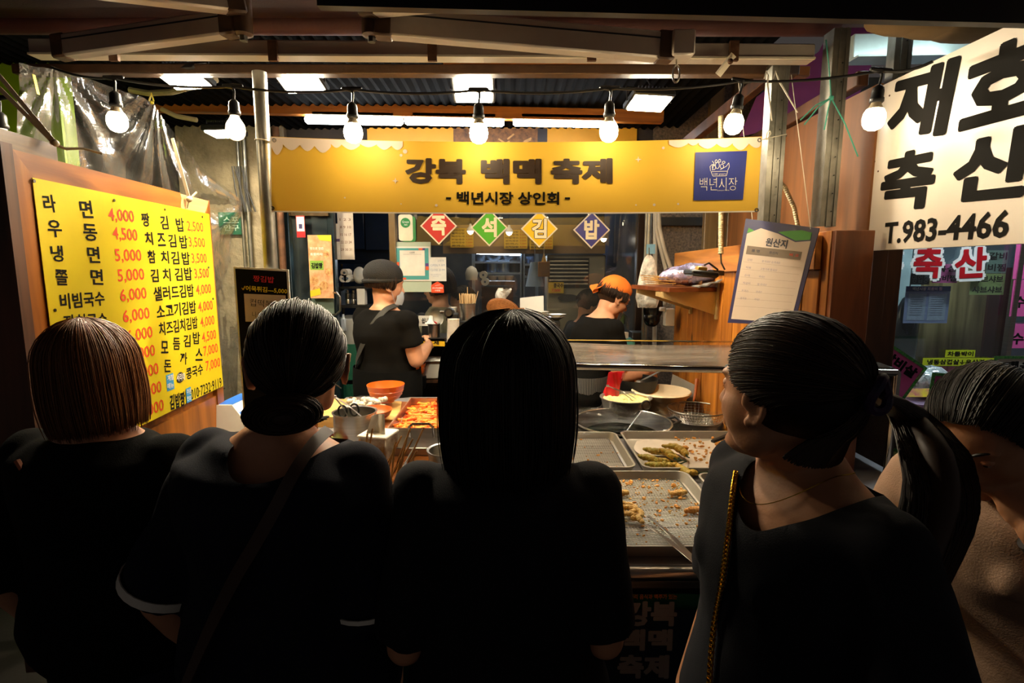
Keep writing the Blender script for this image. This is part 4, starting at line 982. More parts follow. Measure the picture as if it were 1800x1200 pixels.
# ------------------------------------------------------------------ steel trays with wire racks
TRAYM = plain('tray aluminium', '#c4bcae', .38, .4, var=.12, vscale=7)
def rrect(x0, x1, y0, y1, r, n=5):
    o = []
    for cx, cy, a0 in ((x1 - r, y1 - r, 0), (x0 + r, y1 - r, 90), (x0 + r, y0 + r, 180), (x1 - r, y0 + r, 270)):
        for k in range(n + 1): a = R(a0 + 90 * k / n); o.append((cx + r * cos(a), cy + r * sin(a)))
    return o
def tray(x0, x1, y0, y1, z, label, rack=True, hgt=.035, m=None):
    t = thing('steel_tray', label, 'tray', ((x0 + x1) / 2, (y0 + y1) / 2, z), 'trays on the counter')
    rings = [(0.012, .030, hgt - .003), (0.0, .036, hgt), (.007, .030, hgt), (.016, .026, .006), (.024, .022, .001), (.20, .0, .001)]
    b = MB(); k0 = 0; rg = []
    for ins, rr, zz in [(.002, .034, hgt - .006)] + rings[1:]:
        if ins > .1: break
        pts = rrect(x0 + ins, x1 - ins, y0 + ins, y1 - ins, max(.008, rr)); rg.append(len(b.v)); b.v += [(p[0], p[1], z + zz) for p in pts]
    N = len(pts)
    for a, c in zip(rg, rg[1:]):
        for j in range(N): b.f.append((a + j, a + (j + 1) % N, c + (j + 1) % N, c + j))
    b.f.append(tuple(rg[-1] + j for j in range(N)))
    # outside skin
    o1 = len(b.v); pts = rrect(x0 + .018, x1 - .018, y0 + .018, y1 - .018, .026); b.v += [(p[0], p[1], z - .0005) for p in pts]
    for j in range(N): b.f.append((o1 + j, o1 + (j + 1) % N, rg[0] + (j + 1) % N, rg[0] + j))
    b.f.append(tuple(o1 + j for j in reversed(range(N))))
    part('pan', b, m or TRAYM, t)
    if rack:
        w = MB(); i0, i1, j0, j1 = x0 + .034, x1 - .034, y0 + .034, y1 - .034; zr = z + .016; st = .0085
        x = i0
        while x < i1: w.box((x, (j0 + j1) / 2, zr), (.0021, j1 - j0, .0018)); x += st
        y = j0
        while y < j1: w.box(((i0 + i1) / 2, y, zr + .0014), (i1 - i0, .0021, .0018)); y += st
        part('wire_mesh', w, plain('rack wire', '#d6d0c6', .35, .4), t, smooth=False)
        w = MB(); w.tube([(p[0], p[1], zr) for p in rrect(i0, i1, j0, j1, .02)], .003, 6, closed=True)
        for f in (.25, .5, .75): w.tube([(i0, j0 + (j1 - j0) * f, zr - .004), (i1, j0 + (j1 - j0) * f, zr - .004)], .0022, 5)
        part('rack_frame', w, STEEL_D, t)
    return t
FRIED = plain('fried batter', '#e0a348', .55, var=.3, vscale=60, bump=.5, bscale=120, vcol='#c87e2c'); FRIEDP = plain('pale batter', '#e3bd6c', .55, var=.2, vscale=60, bump=.5, bscale=120, vcol='#c98f38')
GRNP = plain('green pepper batter', '#8c8a30', .5, var=.2, vscale=45, bump=.5, bscale=90, vcol='#c08a2c')
def crumbs(parent, x0, x1, y0, y1, z, n, seed, m, smin=.002, smax=.006, name='batter_crumbs'):
    rnd = random.Random(seed); b = MB()
    for i in range(n):
        x, y = rnd.uniform(x0, x1), rnd.uniform(y0, y1); s = rnd.uniform(smin, smax) * (1.6 if rnd.random() < .06 else 1)
        M = Matrix.Rotation(rnd.random() * 6, 3, 'Z') @ Matrix.Rotation(rnd.random(), 3, 'X'); b.ell((x, y, z + s * .4), (s * rnd.uniform(.9, 1.9), s, s * .6), M, 6, 4)
    return tag(part(name, b, m, parent), kind='stuff')
T1 = tray(.105, .575, 1.222, 1.712, CZ, 'steel tray with wire rack, squid rings and tongs at the counter edge')
crumbs(T1, .14, .54, 1.26, 1.68, CZ + .019, 170, 1, FRIED); crumbs(T1, .14, .54, 1.38, 1.68, CZ + .019, 260, 2, FRIEDP, .0012, .003, 'fine_crumbs')
T2 = tray(-.118, .088, 1.225, 1.712, CZ, 'narrow steel tray mostly hidden behind the bobbed black-haired woman')
crumbs(T2, -.08, .05, 1.26, 1.68, CZ + .019, 70, 3, FRIED)
T3 = tray(.60, 1.07, 1.222, 1.695, CZ, 'steel tray with crumb-covered rack, half hidden by the ponytailed woman')
crumbs(T3, .63, 1.04, 1.26, 1.66, CZ + .019, 420, 4, FRIED, .0015, .006)
T4 = tray(-.04, .422, 1.742, 2.14, CZ, 'empty steel tray with wire rack in front of the big wok')
crumbs(T4, .0, .40, 1.79, 2.09, CZ + .019, 34, 5, FRIED, .0015, .004)
T5 = tray(.440, 1.00, 1.735, 2.15, CZ, 'steel tray lined with crumpled paper holding battered green peppers', rack=False)
def pap(u, v): return (.49 + .40 * u + .02 * sin(v * 7), 1.765 + .34 * v + .012 * sin(u * 9), CZ + .007 + .005 * abs(noise.noise((u * 7, v * 6, 1))) + .012 * max(0, u - .55) * abs(noise.noise((u * 11, v * 9, 4))))
solo('greaseproof_paper', MB().sheet(pap, 50, 40, .0004), plain('greasy paper', '#ded0c0', .6, var=.06), 'crumpled greaseproof paper under the battered peppers', 'paper', (.68, 1.93, CZ + .005))
crumbs(T5, .66, .97, 1.765, 2.12, CZ + .014, 180, 6, FRIED, .002, .007)
rnd = random.Random(3)
def lumpy(mb, pts, rs, seed, amp=.25, n=9):
    r2 = random.Random(seed)
    for i in range(len(pts) - 1):
        for k in range(7):
            p = Vector(pts[i]).lerp(Vector(pts[i + 1]), k / 7); r = rs[i] + (rs[i + 1] - rs[i]) * k / 7
            mb.ell(p + Vector((r2.uniform(-1, 1), r2.uniform(-1, 1), r2.uniform(-.4, .6))) * r * .22, (r * r2.uniform(.8, 1.15), r * r2.uniform(.8, 1.15), r * r2.uniform(.7, 1)), Matrix.Rotation(r2.random() * 3, 3, 'Z'), 8, 6)
    return mb
def chain(*p): return [G(x, y, CZ + .022 + (e[0] if e else 0)) for x, y, *e in p]
peps = [(((1126, 796), (1143, 800), (1168, 802), (1186, 812)), 'battered green pepper, topmost of the pile on the greaseproof paper', .0), (((1160, 796), (1180, 797), (1196, 806), (1200, 812)), 'battered green pepper with orange crust end by the paper fold', .012),
        (((1116, 808), (1135, 812), (1150, 817), (1170, 818)), 'battered green pepper lying along the tray rim', 0), (((1155, 803), (1170, 812), (1178, 818)), 'short battered pepper crossing the middle of the pile', .014),
        (((1130, 822), (1150, 825), (1168, 825), (1182, 823)), 'battered pepper lying nearest the tray front', 0), (((1182, 822), (1192, 832), (1206, 838), (1218, 838)), 'battered pepper with bare green stem pointing to the crumbs', 0)]
for i, (ps, lb, dz) in enumerate(peps):
    pts = [G(x + 6, y - 7, CZ + .026) + Vector((0, 0, dz)) for x, y in ps]; n = len(pts)
    t = thing('battered_pepper', lb, 'fried pepper', pts[0], 'battered peppers on paper'); rs = [.007] + [.0145] * (n - 2) + [.010]
    part('batter', lumpy(MB(), pts, rs, i), GRNP if i % 2 == 0 else plain('pepper batter yellow', '#a3912e', .5, var=.2, vscale=45, bump=.5, bscale=90, vcol='#c9932f'), t)
    e = pts[-1]; d = (pts[-1] - pts[-2]).normalized(); part('stem', MB().tube([e, e + d * .02, e + d * .045 + Vector((.0, 0, .006))], [.005, .0028, .0022], 6), plain('pepper stem', '#1f3312', .5), t)
for i, (cx, cy, rr, lb) in enumerate(((1092, 893, .030, 'fried squid ring farthest up the pile on the wire rack'), (1098, 903, .034, 'fried squid ring, middle of the pile by the black sleeve'), (1094, 918, .036, 'fried squid ring lowest in the pile, nearest the tongs'))):
    c = G(cx, cy, CZ + .032); t = thing('squid_ring', lb, 'fried squid', c, 'fried squid rings'); pts = [c + Vector((rr * 1.35 * cos(a), rr * 1.1 * sin(a), .004 * i)) for a in np.linspace(-2.2 + i, 2.6 + i, 9)]
    part('batter', lumpy(MB(), pts, [.0078] * 9, 20 + i), FRIEDP, t)
for i, (cx, cy, lb) in enumerate(((1077, 848, 'fried prawn tip sticking over the tray rim beside the black sleeve'), (1092, 866, 'pale fried strip lying just behind the squid rings'), (1219, 896, 'fried squid tentacle cluster beside the black blouse'), (1195, 866, 'small fried lump near the tray back corner'))):
    c = G(cx, cy, CZ + .03); t = thing('fried_piece', lb, 'fried food', c, 'loose fried pieces')
    pts = [c + Vector((-.022, -.004, 0)), c, c + Vector((.022, .006, .0))]; part('batter', lumpy(MB(), pts, [.008, .011, .007], 40 + i), FRIED if i == 2 else FRIEDP, t)
# tongs on the rack
def tongs(pivot, tips, z, label, m=STEEL, wid=.013):
    t = thing('tongs', label, 'tongs', pivot)
    for q in tips:
        a, b_ = Vector(pivot), Vector(q); md = a.lerp(b_, .5) + Vector((0, 0, .006)); part('arm', MB().bar(a, md, wid, .0018, bev=.0005).bar(md, b_, wid * .75, .0018, bev=.0005), m, t)
    part('hinge', MB().tube([Vector(pivot) + Vector((-.007, 0, 0)), Vector(pivot) + Vector((.007, 0, 0))], .006, 8), m, t)
    return t
tongs(G(1236, 1000, CZ + .05), [G(1117, 909, CZ + .03), G(1140, 906, CZ + .03)], 0, 'steel tongs lying open on the wire rack')

# ------------------------------------------------------------------ stove, wok and what stands round it
STV = plain('greasy black stove', '#1a1411', .35, .3, var=.5, vscale=20, bump=.3)
SZ = .765; t = thing('gas_stove', 'greasy black gas stove under the big wok', 'stove', (.49, 2.5, 0)); part('stove_top', MB().box((.48, 2.52, SZ - .02), (.98, .68, .04), bev=.006), STV, t); part('stove_body', MB().box((.48, 2.52, .36), (.94, .64, .72)), DARKW, t)
wc = G(1094, 741, .888); WR = .216; part('grate', MB().lathe([(.11, .0), (.12, .0), (.12, .02), (.11, .02)], (wc.x, wc.y, SZ), 24), RUST, t)
t = thing('wok', 'huge black wok of frying oil on the stove', 'wok', (wc.x, wc.y, SZ))
WOKM = plain('seasoned black iron', '#070504', .55, .1, var=.3, vscale=12); b = MB()
pr = [(.02, -.108), (.10, -.10), (.16, -.068), (.20, -.025), (WR, .0)]; b.lathe(pr + [(WR, .004), (WR - .006, .004), (.192, -.025), (.155, -.063), (.02, -.095)], wc, 48); part('bowl', b, WOKM, t)
part('rim', MB().tube([wc + Vector((WR * cos(a), WR * sin(a), .003)) for a in np.linspace(0, 2 * pi, 48, endpoint=False)], .0045, 6, closed=True), STEEL, t)
part('oil', MB().lathe([(.001, -.052), (.166, -.052)][::-1], wc, 40), plain('frying oil', '#3a1a06', .18, 0, var=.1, coat=.2), t)
for sgn in (-1, 1): part('handle', MB().tube([wc + Vector((sgn * (WR - .005), .05, 0)), wc + Vector((sgn * (WR + .035), .035, .012)), wc + Vector((sgn * (WR + .035), -.035, .012)), wc + Vector((sgn * (WR - .005), -.05, 0))], .006, 7), WOKM, t)
# ladle and wire handle over the wok
t = thing('skimmer', 'steel skimmer with a long handle resting over the wok', 'skimmer', wc); part('handle', MB().tube([W(1102, 757, wc.y - .05), W(1128, 722, wc.y + .02)], .0028, 6), STEEL, t); hb_ = W(1136, 712, wc.y + .04); part('hook', MB().tube([hb_ + Vector((.02 * cos(a), .0, .02 * sin(a))) for a in np.linspace(0, 2 * pi, 14, endpoint=False)], .005, 6, closed=True), STEEL_D, t); part('scoop', MB().lathe([(.004, -.02), (.03, -.012), (.045, .006), (.04, .006), (.004, -.014)], W(1108, 760, wc.y - .05) + Vector((0, 0, -.01)), 20), STEEL, t)
# foil bowl with pale batter and tongs
fc = W(1100, 699, 2.66); t = thing('batter_bowl', 'foil bowl full of pale yellow batter mix with tongs', 'bowl', (fc.x, fc.y, SZ))
part('bowl', MB().lathe([(.06, -.14), (.10, -.09), (.115, -.04), (.124, .002), (.130, .002), (.130, .006), (.118, .004), (.108, -.03), (.02, -.05)], fc, 40), plain('crimped foil', '#c9c4ba', .3, .85, bump=.4, bscale=90), t)
b = MB().sheet(lambda u, v: fc + Vector((.114 * v * cos(u * 2 * pi), .114 * v * sin(u * 2 * pi), -.006 + .010 * noise.noise((cos(u * 6.283) * v * 6, sin(u * 6.283) * v * 6, 2)) + .006 * noise.noise((cos(u * 6.283) * v * 22, sin(u * 6.283) * v * 22, 5)))), 60, 16)
part('batter_mix', b, plain('yellow batter mix', '#e3d68f', .7, var=.12, vscale=60, bump=.6, bscale=120), t)
tongs(W(1068, 678, fc.y - .02), [fc + Vector((.02, -.03, .004)), fc + Vector((.045, -.03, .004))], 0, 'steel tongs stuck into the pale batter bowl', wid=.016)
# cream tub
bc_ = W(1162, 687, 2.80); t = thing('cream_basin', 'wide cream plastic basin behind the wire basket', 'basin', (bc_.x, bc_.y, SZ))
part('basin', MB().lathe([(.105, -.165), (.122, -.08), (.132, -.03), (.150, -.012), (.155, .0), (.150, .006), (.140, .0), (.10, -.02), (.06, -.028), (.01, -.03)], bc_, 44), plain('cream plastic', '#e6cfa8', .55, var=.06, vscale=14), t)
# black bowl, gloved hand works over it
kc = W(1118, 664, 2.93); t = thing('mixing_bowl', 'dark steel mixing bowl under the gloved hand', 'bowl', (kc.x, kc.y, SZ)); part('bowl', MB().lathe([(.05, -.19), (.08, -.12), (.115, -.03), (.12, .0), (.116, 0), (.11, -.03), (.085, -.09), (.01, -.11)], kc, 32), WOKM, t)
t = thing('ladle', 'steel ladle leaning out of the dark mixing bowl', 'ladle', kc); part('handle', MB().bar(kc + Vector((.02, 0, -.02)), kc + Vector((.15, .05, .03)), .016, .003), STEEL, t); part('scoop', MB().ell(kc + Vector((.02, 0, -.03)), (.03, .03, .018)), STEEL, t)
# wire basket in steel bowl
wbx = W(1224, 718, 2.56); t = thing('steel_bowl', 'steel bowl holding the wire frying basket', 'bowl', (wbx.x, wbx.y, SZ)); part('bowl', MB().lathe([(.05, -.135), (.09, -.125), (.118, -.07), (.122, -.05), (.115, -.07), (.085, -.13), (.01, -.14)], wbx, 36), STEEL_D, t)
t = thing('frying_basket', 'round wire frying basket with long wooden handle', 'basket', wbx); b = MB(); rr = .135
for k in range(44):
    a = 2 * pi * k / 44; b.tube([wbx + Vector((rr * q * cos(a), rr * q * sin(a), z)) for q, z in ((1, 0), (.93, -.04), (.75, -.075), (.3, -.09))], .0010, 3, cap=False)
for z, q in ((-.012, .985), (-.025, .96), (-.038, .935), (-.05, .88), (-.06, .82), (-.072, .75), (-.08, .6), (-.086, .45)): b.tube([wbx + Vector((rr * q * cos(a), rr * q * sin(a), z)) for a in np.linspace(0, 2 * pi, 28, endpoint=False)], .0010, 3, closed=True)
part('wire_bowl', b, STEEL, t); part('rim', MB().tube([wbx + Vector((rr * cos(a), rr * sin(a), 0)) for a in np.linspace(0, 2 * pi, 36, endpoint=False)], .0035, 6, closed=True), STEEL_D, t)
part('handle', MB().tube([wbx + Vector((.03, rr, 0)), wbx + Vector((.055, rr + .05, .03)), wbx + Vector((.075, rr + .09, .10))], [.004, .008, .009], 8), plain('worn handle wood', '#a3541f', .5), t)
t = thing('steel_tray', 'small steel dish of orange crumbs beside the stove', 'dish', G(1268, 763, SZ + .005)); c = G(1268, 763, SZ + .03); part('dish', MB().lathe([(.05, -.02), (.085, 0), (.09, .004), (.08, .0), (.05, -.012)], c, 28), STEEL, t); crumbs(t, c.x - .05, c.x + .05, c.y - .04, c.y + .04, c.z - .010, 90, 9, FRIED)
solo('black_scraper', MB().bar(G(1252, 776, CZ + .06), G(1282, 764, CZ + .07), .018, .010, bev=.003), BLKP, 'black handled scraper lying over the pepper tray rim', 'scraper', G(1262, 772, CZ + .05))
t = thing('red_pouch', 'crumpled red pouch held beside the worker in the orange scarf', 'pouch', W(1079, 672, 2.72)); pc_ = W(1079, 678, 2.72)
part('pouch', MB().sheet(lambda u, v: pc_ + Vector((-.035 + .07 * u + .012 * (v - .5), .012 * sin(u * 7 + v * 3), -.06 + .13 * v)), 10, 12, .02), plain('red pouch film', '#a8141a', .3, var=.2, vscale=20), t)
solo('cardboard_offcut', MB().bar(W(1180, 672, 3.0), W(1235, 700, 2.8), .004, .10), plain('grey card', '#8d8478', .8), 'grey card splash guard leaning on the pine wall', 'card', W(1200, 690, 2.9))

# ------------------------------------------------------------------ display frame with acrylic top
CHR = plain('chrome tube', '#b3ada4', .12, 1.0, var=.05)
t = thing('display_frame', 'chrome tube guard frame with clear acrylic top over the stove', 'guard frame', (.7, 1.9, CZ))
L0, L1 = W(800, 636, 1.93), W(1576, 659, 1.76); zb = CZ
L0.z = L1.z = (L0.z + L1.z) / 2
RB = W(1576, 659, 1.76); FT = Vector((L1.x, L1.y, L1.z)); bk = Vector((L1.x + .02, 2.46, L1.z)); bl = Vector((L0.x, 2.50, L0.z + .015))
part('front_tube', MB().tube([L0, FT], .0125, 14), CHR, t); part('side_tube', MB().tube([FT, bk], .0125, 12), CHR, t); part('side_tube', MB().tube([L0, bl], .0125, 12), CHR, t)
part('post', MB().tube([FT, Vector((FT.x, FT.y, CZ))], .0125, 12), CHR, t); part('post', MB().tube([L0, Vector((L0.x, L0.y, CZ))], .0125, 12), CHR, t)
ACR = glass('acrylic sheet', (.90, .88, .85), refl=.20, rough=.07, haze=.11, hazecol=(.62, .52, .42), hscale=3.0, hstretch=(1, 6, 1), bump=.08)
part('top_sheet', MB().sheet(lambda u, v: (L0 + Vector((0, .012, .013))).lerp(FT + Vector((0, .012, .013)), u) + Vector((0, .50 * v, .010 * sin(pi * v) + .004 * sin(u * 9))), 30, 8, .003), ACR, t)
part('top_edge', MB().tube([bl + Vector((0, -.01, .0)), Vector((FT.x, bk.y - .03, bk.z + .01))], .004, 6), CHR, t)
part('side_sheet', MB().box((FT.x + .012, 2.1, (FT.z + CZ) / 2), (.003, .66, FT.z - CZ - .03)), ACR, t, smooth=False)
FILM = glass('cling film', (.985, .985, .98), refl=.014, rough=.09, haze=.02, hazecol=(.8, .75, .68), hscale=5.0, hstretch=(1.2, 1, 14), bump=.5)
def film(u, v):
    p0_, p1_ = W(1004, 712, 1.98), W(1272, 722, 1.93); q0_, q1_ = W(1004, 770, 1.96), W(1272, 758, 1.92)
    a = p0_.lerp(p1_, u); b_ = q0_.lerp(q1_, u); p = a.lerp(b_, v); p.y += .010 * noise.noise((u * 3, v * 14, 1)) + .006 * sin(v * 30 + 4 * noise.noise((u * 2, v * 2, 3))); p.z += -.028 * sin(pi * u) * (1 - v) * .3 + .024 * sin(pi * u) * v * .6 + .006 * noise.noise((u * 8, v * 6, 7)); return p
solo('cling_film', MB().sheet(film, 90, 46), FILM, 'wrinkled clear cling film stretched in front of the wok', 'plastic film', film(.5, .5))

# ------------------------------------------------------------------ left part of the counter
CHOP = wood('chopping board wood', '#d9ad62', '#b98640', axis=0, scale=1.5, rough=.6, knots=False, coat=0)
cz = CZ + .045
def quadz(mb, pts, z0, z1):
    k = len(mb.v); n = len(pts)
    for z in (z0, z1):
        for p in pts: mb.v.append((p.x, p.y, z))
    mb.f.append(tuple(k + i for i in reversed(range(n)))); mb.f.append(tuple(k + n + i for i in range(n)))
    for i in range(n): j = (i + 1) % n; mb.f.append((k + i, k + j, k + n + j, k + n + i))
    return mb
zt_ = CZ + .05
t = thing('cutting_board', 'thick pale wooden chopping board beside the steel pot', 'cutting board', G(600, 740, CZ))
part('board', quadz(MB(), [G(545, 731, zt_), G(700, 738, zt_), G(706, 705, zt_), G(578, 700, zt_)], CZ + .002, zt_), CHOP, t, smooth=False)
solo('worktop_board', quadz(MB(), [G(640, 752, zt_ - .012), G(682, 752, zt_ - .012), G(716, 706, zt_ - .012), G(672, 703, zt_ - .012)], CZ + .002, zt_ - .012), wood('red brown board', '#9a5526', '#6b3512', axis=1, scale=1.6, knots=False), 'reddish wooden board under the orange bowls', 'board', G(680, 730, CZ), smooth=False)
t = thing('kitchen_knife', 'knife with dark wooden handle on the chopping board', 'knife', G(630, 702, zt_)); part('handle', MB().bar(G(615, 700, zt_ + .015), G(640, 704, zt_ + .015), .02, .018, bev=.004), DWOOD, t); part('blade', MB().bar(G(640, 704, zt_ + .012), G(668, 708, zt_ + .012), .03, .002), STEEL, t)
# bag of garlic-white fishcakes
gc = G(645, 716, zt_ + .02); b = MB(); rnd = random.Random(8)
for k in range(46): b.ell(gc + Vector((rnd.uniform(-.085, .085), rnd.uniform(-.045, .045), rnd.uniform(-.004, .035))), (.016, .012, .012), Matrix.Rotation(rnd.random() * 3, 3, 'Z'), 8, 6)
t = thing('white_bundle', 'clear bag of white rice cakes lying on the boards', 'food bag', gc); tag(part('rice_cakes', b, plain('white rice cake', '#d8cdb8', .4, var=.08), t), kind='stuff')
part('bag', MB().sheet(lambda u, v: gc + Vector((.105 * cos(u * 2 * pi) * sin(v * pi * .95 + .05), .062 * sin(u * 2 * pi) * sin(v * pi * .95 + .05), .012 + .040 * cos(v * pi) + .004 * noise.noise((u * 9, v * 9, 1)))), 30, 14), FILM, t)
ORG = plain('orange melamine', '#dd6418', .35, var=.06, coat=.3); ORI = plain('orange bowl inside', '#c9561a', .4)
def bowl(c, r, h, label, m=ORG, name='orange_bowl'):
    t = thing(name, label, 'bowl', c); pr = [(r * .42, 0), (r * .45, h * .10), (r * .72, h * .25), (r * .90, h * .58), (r, h)]; pi_ = [(r * .97, h), (r * .86, h * .58), (r * .66, h * .30), (r * .02, h * .16)]
    part('bowl', MB().lathe(pr + pi_, c, 40), m, t); b = MB()
    for q, z in ((.84, .44), (.92, .68)): b.tube([Vector(c) + Vector((r * q * cos(a), r * q * sin(a), h * z)) for a in np.linspace(0, 2 * pi, 40, endpoint=False)], .0016, 4, closed=True)
    part('ring_line', b, m, t); return t
bc1 = G(679, 706, zt_ + .02); bowl(bc1, .088, .085, 'deep orange bowl standing by the red rice cake pan')
bc2 = G(657, 737, zt_); bowl(bc2, .080, .045, 'shallow orange bowl right behind the steel pot', ORI)
# steel pot with tongs and scissors
pc1 = G(626, 783, CZ); t = thing('steel_pot', 'steel pot holding tongs and scissors', 'pot', pc1); PR = .082; ph = .135
part('pot', MB().lathe([(PR * .93, 0), (PR, .02), (PR, ph), (PR * 1.06, ph + .003), (PR * 1.06, ph + .006), (PR * .97, ph + .004), (PR * .95, .02), (.01, .012)], pc1, 44), STEEL, t)
ptop = pc1 + Vector((0, 0, ph)); tongs(W(588, 697, pc1.y), [ptop + Vector((-.025, 0, -.02)), ptop + Vector((.03, -.02, -.01))], 0, 'long steel tongs standing in the steel pot', wid=.012)
t = thing('scissors', 'black handled kitchen scissors standing in the steel pot', 'scissors', ptop); b = MB()
for px, py in ((602, 723), (623, 720)):
    c = W(px, py, pc1.y + .01); b.tube([c + Vector((.017 * cos(a), 0, .024 * sin(a))) for a in np.linspace(0, 2 * pi, 16, endpoint=False)], .004, 6, closed=True)
part('finger_loops', b, BLKP, t); part('blade', MB().bar(W(606, 732, pc1.y + .01), ptop + Vector((.0, .01, -.03)), .014, .002).bar(W(622, 732, pc1.y + .01), ptop + Vector((-.01, .01, -.03)), .014, .002), STEEL, t)
# dark bowl with chopped spring onion
oc = G(583, 772, CZ + .045); t = thing('onion_bowl', 'brown bowl of chopped spring onion beside the bun-haired woman', 'bowl', (oc.x, oc.y, CZ)); part('bowl', MB().lathe([(.04, -.045), (.065, -.03), (.075, 0), (.071, 0), (.06, -.02), (.01, -.03)], oc, 32), plain('brown red bowl', '#5a1f10', .35), t)
b = MB(); rnd = random.Random(5)
for k in range(90): b.tube([oc + Vector((rnd.gauss(0, .024), rnd.gauss(0, .02), -.018 + rnd.random() * .012))] * 1 + [oc + Vector((rnd.gauss(0, .024), rnd.gauss(0, .02), -.010 + rnd.random() * .010))], .002, 5) if False else b.ell(oc + Vector((rnd.gauss(0, .022), rnd.gauss(0, .020), -.014 + rnd.random() * .014)), (.006, .004, .003), Matrix.Rotation(rnd.random() * 3, 3, 'Z'), 6, 4)
tag(part('chopped_onion', b, plain('spring onion', '#b9c474', .5, var=.3, vscale=50), t), kind='stuff')
sb_ = G(549, 765, CZ); t = thing('sauce_bottle', 'white squeeze bottle with red cap ring behind the neck', 'bottle', sb_); part('bottle', MB().lathe([(.022, 0), (.024, .01), (.024, .07), (.012, .085)], sb_, 20), plain('clear amber sauce', '#5a2c14', .2), t); part('collar', MB().lathe([(.016, .083), (.016, .108)], sb_, 16), plain('red cap', '#c01a14', .35), t); part('nozzle', MB().lathe([(.012, .108), (.010, .14), (.004, .175), (.002, .178)], sb_, 16), WHITEP, t)
# red rice cake pan
zr_ = CZ + .10
A_, B_, C_, D_ = G(681, 753, zr_), G(722, 700, zr_), Vector((-.02, G(722, 700, zr_).y, 0)), Vector((-.02, G(681, 753, zr_).y, 0))
x0, x1, y0, y1 = A_.x, -.04, A_.y, B_.y
t = thing('rice_cake_pan', 'big rectangular steel pan of red spicy rice cakes', 'pan', ((x0 + x1) / 2, (y0 + y1) / 2, CZ + .02))
b = MB()
for c, d in ((((x0 + x1) / 2, y0, zr_ - .045), (x1 - x0, .004, .09)), (((x0 + x1) / 2, y1, zr_ - .045), (x1 - x0, .004, .09)), ((x0, (y0 + y1) / 2, zr_ - .045), (.004, y1 - y0, .09)), ((x1, (y0 + y1) / 2, zr_ - .045), (.004, y1 - y0, .09)), (((x0 + x1) / 2, (y0 + y1) / 2, zr_ - .088), (x1 - x0, y1 - y0, .004))): b.box(c, d)
part('pan', b, STEEL, t, smooth=False); part('rim', MB().tube([(x0, y0, zr_), (x1, y0, zr_), (x1, y1, zr_), (x0, y1, zr_)], .0045, 6, closed=True), plain('sauce stained rim', '#a0562a', .35, .5, vcol='#b9a58c', vscale=12), t)
for yy, sg in ((y0, -1), (y1, 1)):
    hc = x0 + .13 if sg < 0 else x0 + .20; part('handle', MB().tube([(hc - .045, yy + sg * .004, zr_ - .03), (hc - .045, yy + sg * .02, zr_ + .012), (hc - .03, yy + sg * .028, zr_ + .026), (hc + .03, yy + sg * .028, zr_ + .026), (hc + .045, yy + sg * .02, zr_ + .012), (hc + .045, yy + sg * .004, zr_ - .03)], .005, 8), CHR, t)
SAUCE = plain('red chilli sauce', '#d8380a', .22, var=.25, vscale=14, bump=.3, bscale=30, coat=.5, vcol='#f0701a')
part('sauce', MB().sheet(lambda u, v: (x0 + .004 + (x1 - x0 - .008) * u, y0 + .004 + (y1 - y0 - .008) * v, zr_ - .030 + .006 * noise.noise((u * 6, v * 6, 1))), 40, 30), SAUCE, t)
b = MB(); b2 = MB(); rnd = random.Random(12)
for k in range(430):
    u, v = rnd.random(), rnd.random() ** 1.25; L = rnd.uniform(.018, .030); an = rnd.uniform(-.9, .9) + (1.2 if rnd.random() < .3 else 0); c = Vector((x0 + .02 + (x1 - x0 - .04) * u, y0 + .02 + (y1 - y0 - .04) * v, zr_ - .024 + rnd.random() * .012 * (1 - v * .4)))
    d = Vector((cos(an), sin(an), rnd.uniform(-.15, .15))) * L; n = Vector((-sin(an), cos(an), 0)) * rnd.uniform(-.005, .005); (b if rnd.random() < .62 - .3 * v + .1 else b2).tube([c - d, c - d * .9, c + n, c + d * .9, c + d], [.002, .0062, .0066, .0062, .002], 7)
tag(part('rice_cakes', b, plain('rice cake orange', '#f39a3a', .3, var=.12, coat=.4), t), kind='stuff'); tag(part('fish_cakes', b2, plain('rice cake red', '#e85a16', .3, var=.2, coat=.4), t), kind='stuff')
sc0 = Vector((x0 + .28, y1 - .12, zr_ - .012)); t = thing('ladle', 'slotted ladle lying in the red rice cake pan', 'ladle', sc0); part('scoop', MB().lathe([(.004, -.006), (.03, .0), (.036, .006), (.028, .002)], sc0, 20), STEEL_D, t); part('handle', MB().tube([sc0 + Vector((.03, 0, .004)), sc0 + Vector((.16, .02, .05))], .004, 6), STEEL_D, t)
# napkin box
nb = G(662, 822, CZ); t = thing('napkin_box', 'rust-spotted white napkin box with a napkin pulled up', 'napkin box', nb); Mz = Matrix.Rotation(R(-14), 3, 'Z')
part('box', MB().box(nb + Vector((0, .04, .055)), (.105, .10, .11), Mz, .004), plain('rusty white tin', '#c9bca6', .5, .2, var=.4, vscale=25, vcol='#7a5a3c'), t); part('lid', MB().box(nb + Vector((0, .04, .1125)), (.112, .106, .010), Mz, .003), plain('white tin lid', '#d9cfbd', .45, var=.12, vscale=30), t)
part('napkin', MB().sheet(lambda u, v: nb + Vector((-.040 + .07 * u + .022 * v * (1 - u), .030 + .014 * sin(u * 5) , .116 + .075 * v * (1 - .15 * (1 - u)))), 10, 8, .0006), plain('napkin white', '#f0ebe0', .9), t)
solo('paper_spill', MB().sheet(lambda u, v: G(700, 783, CZ) + Vector((.015 * u, .02 * v, .08 * u + .03)), 4, 4, .001), PAPER, 'white paper scrap curling up behind the napkin box', 'paper', G(700, 783, CZ))
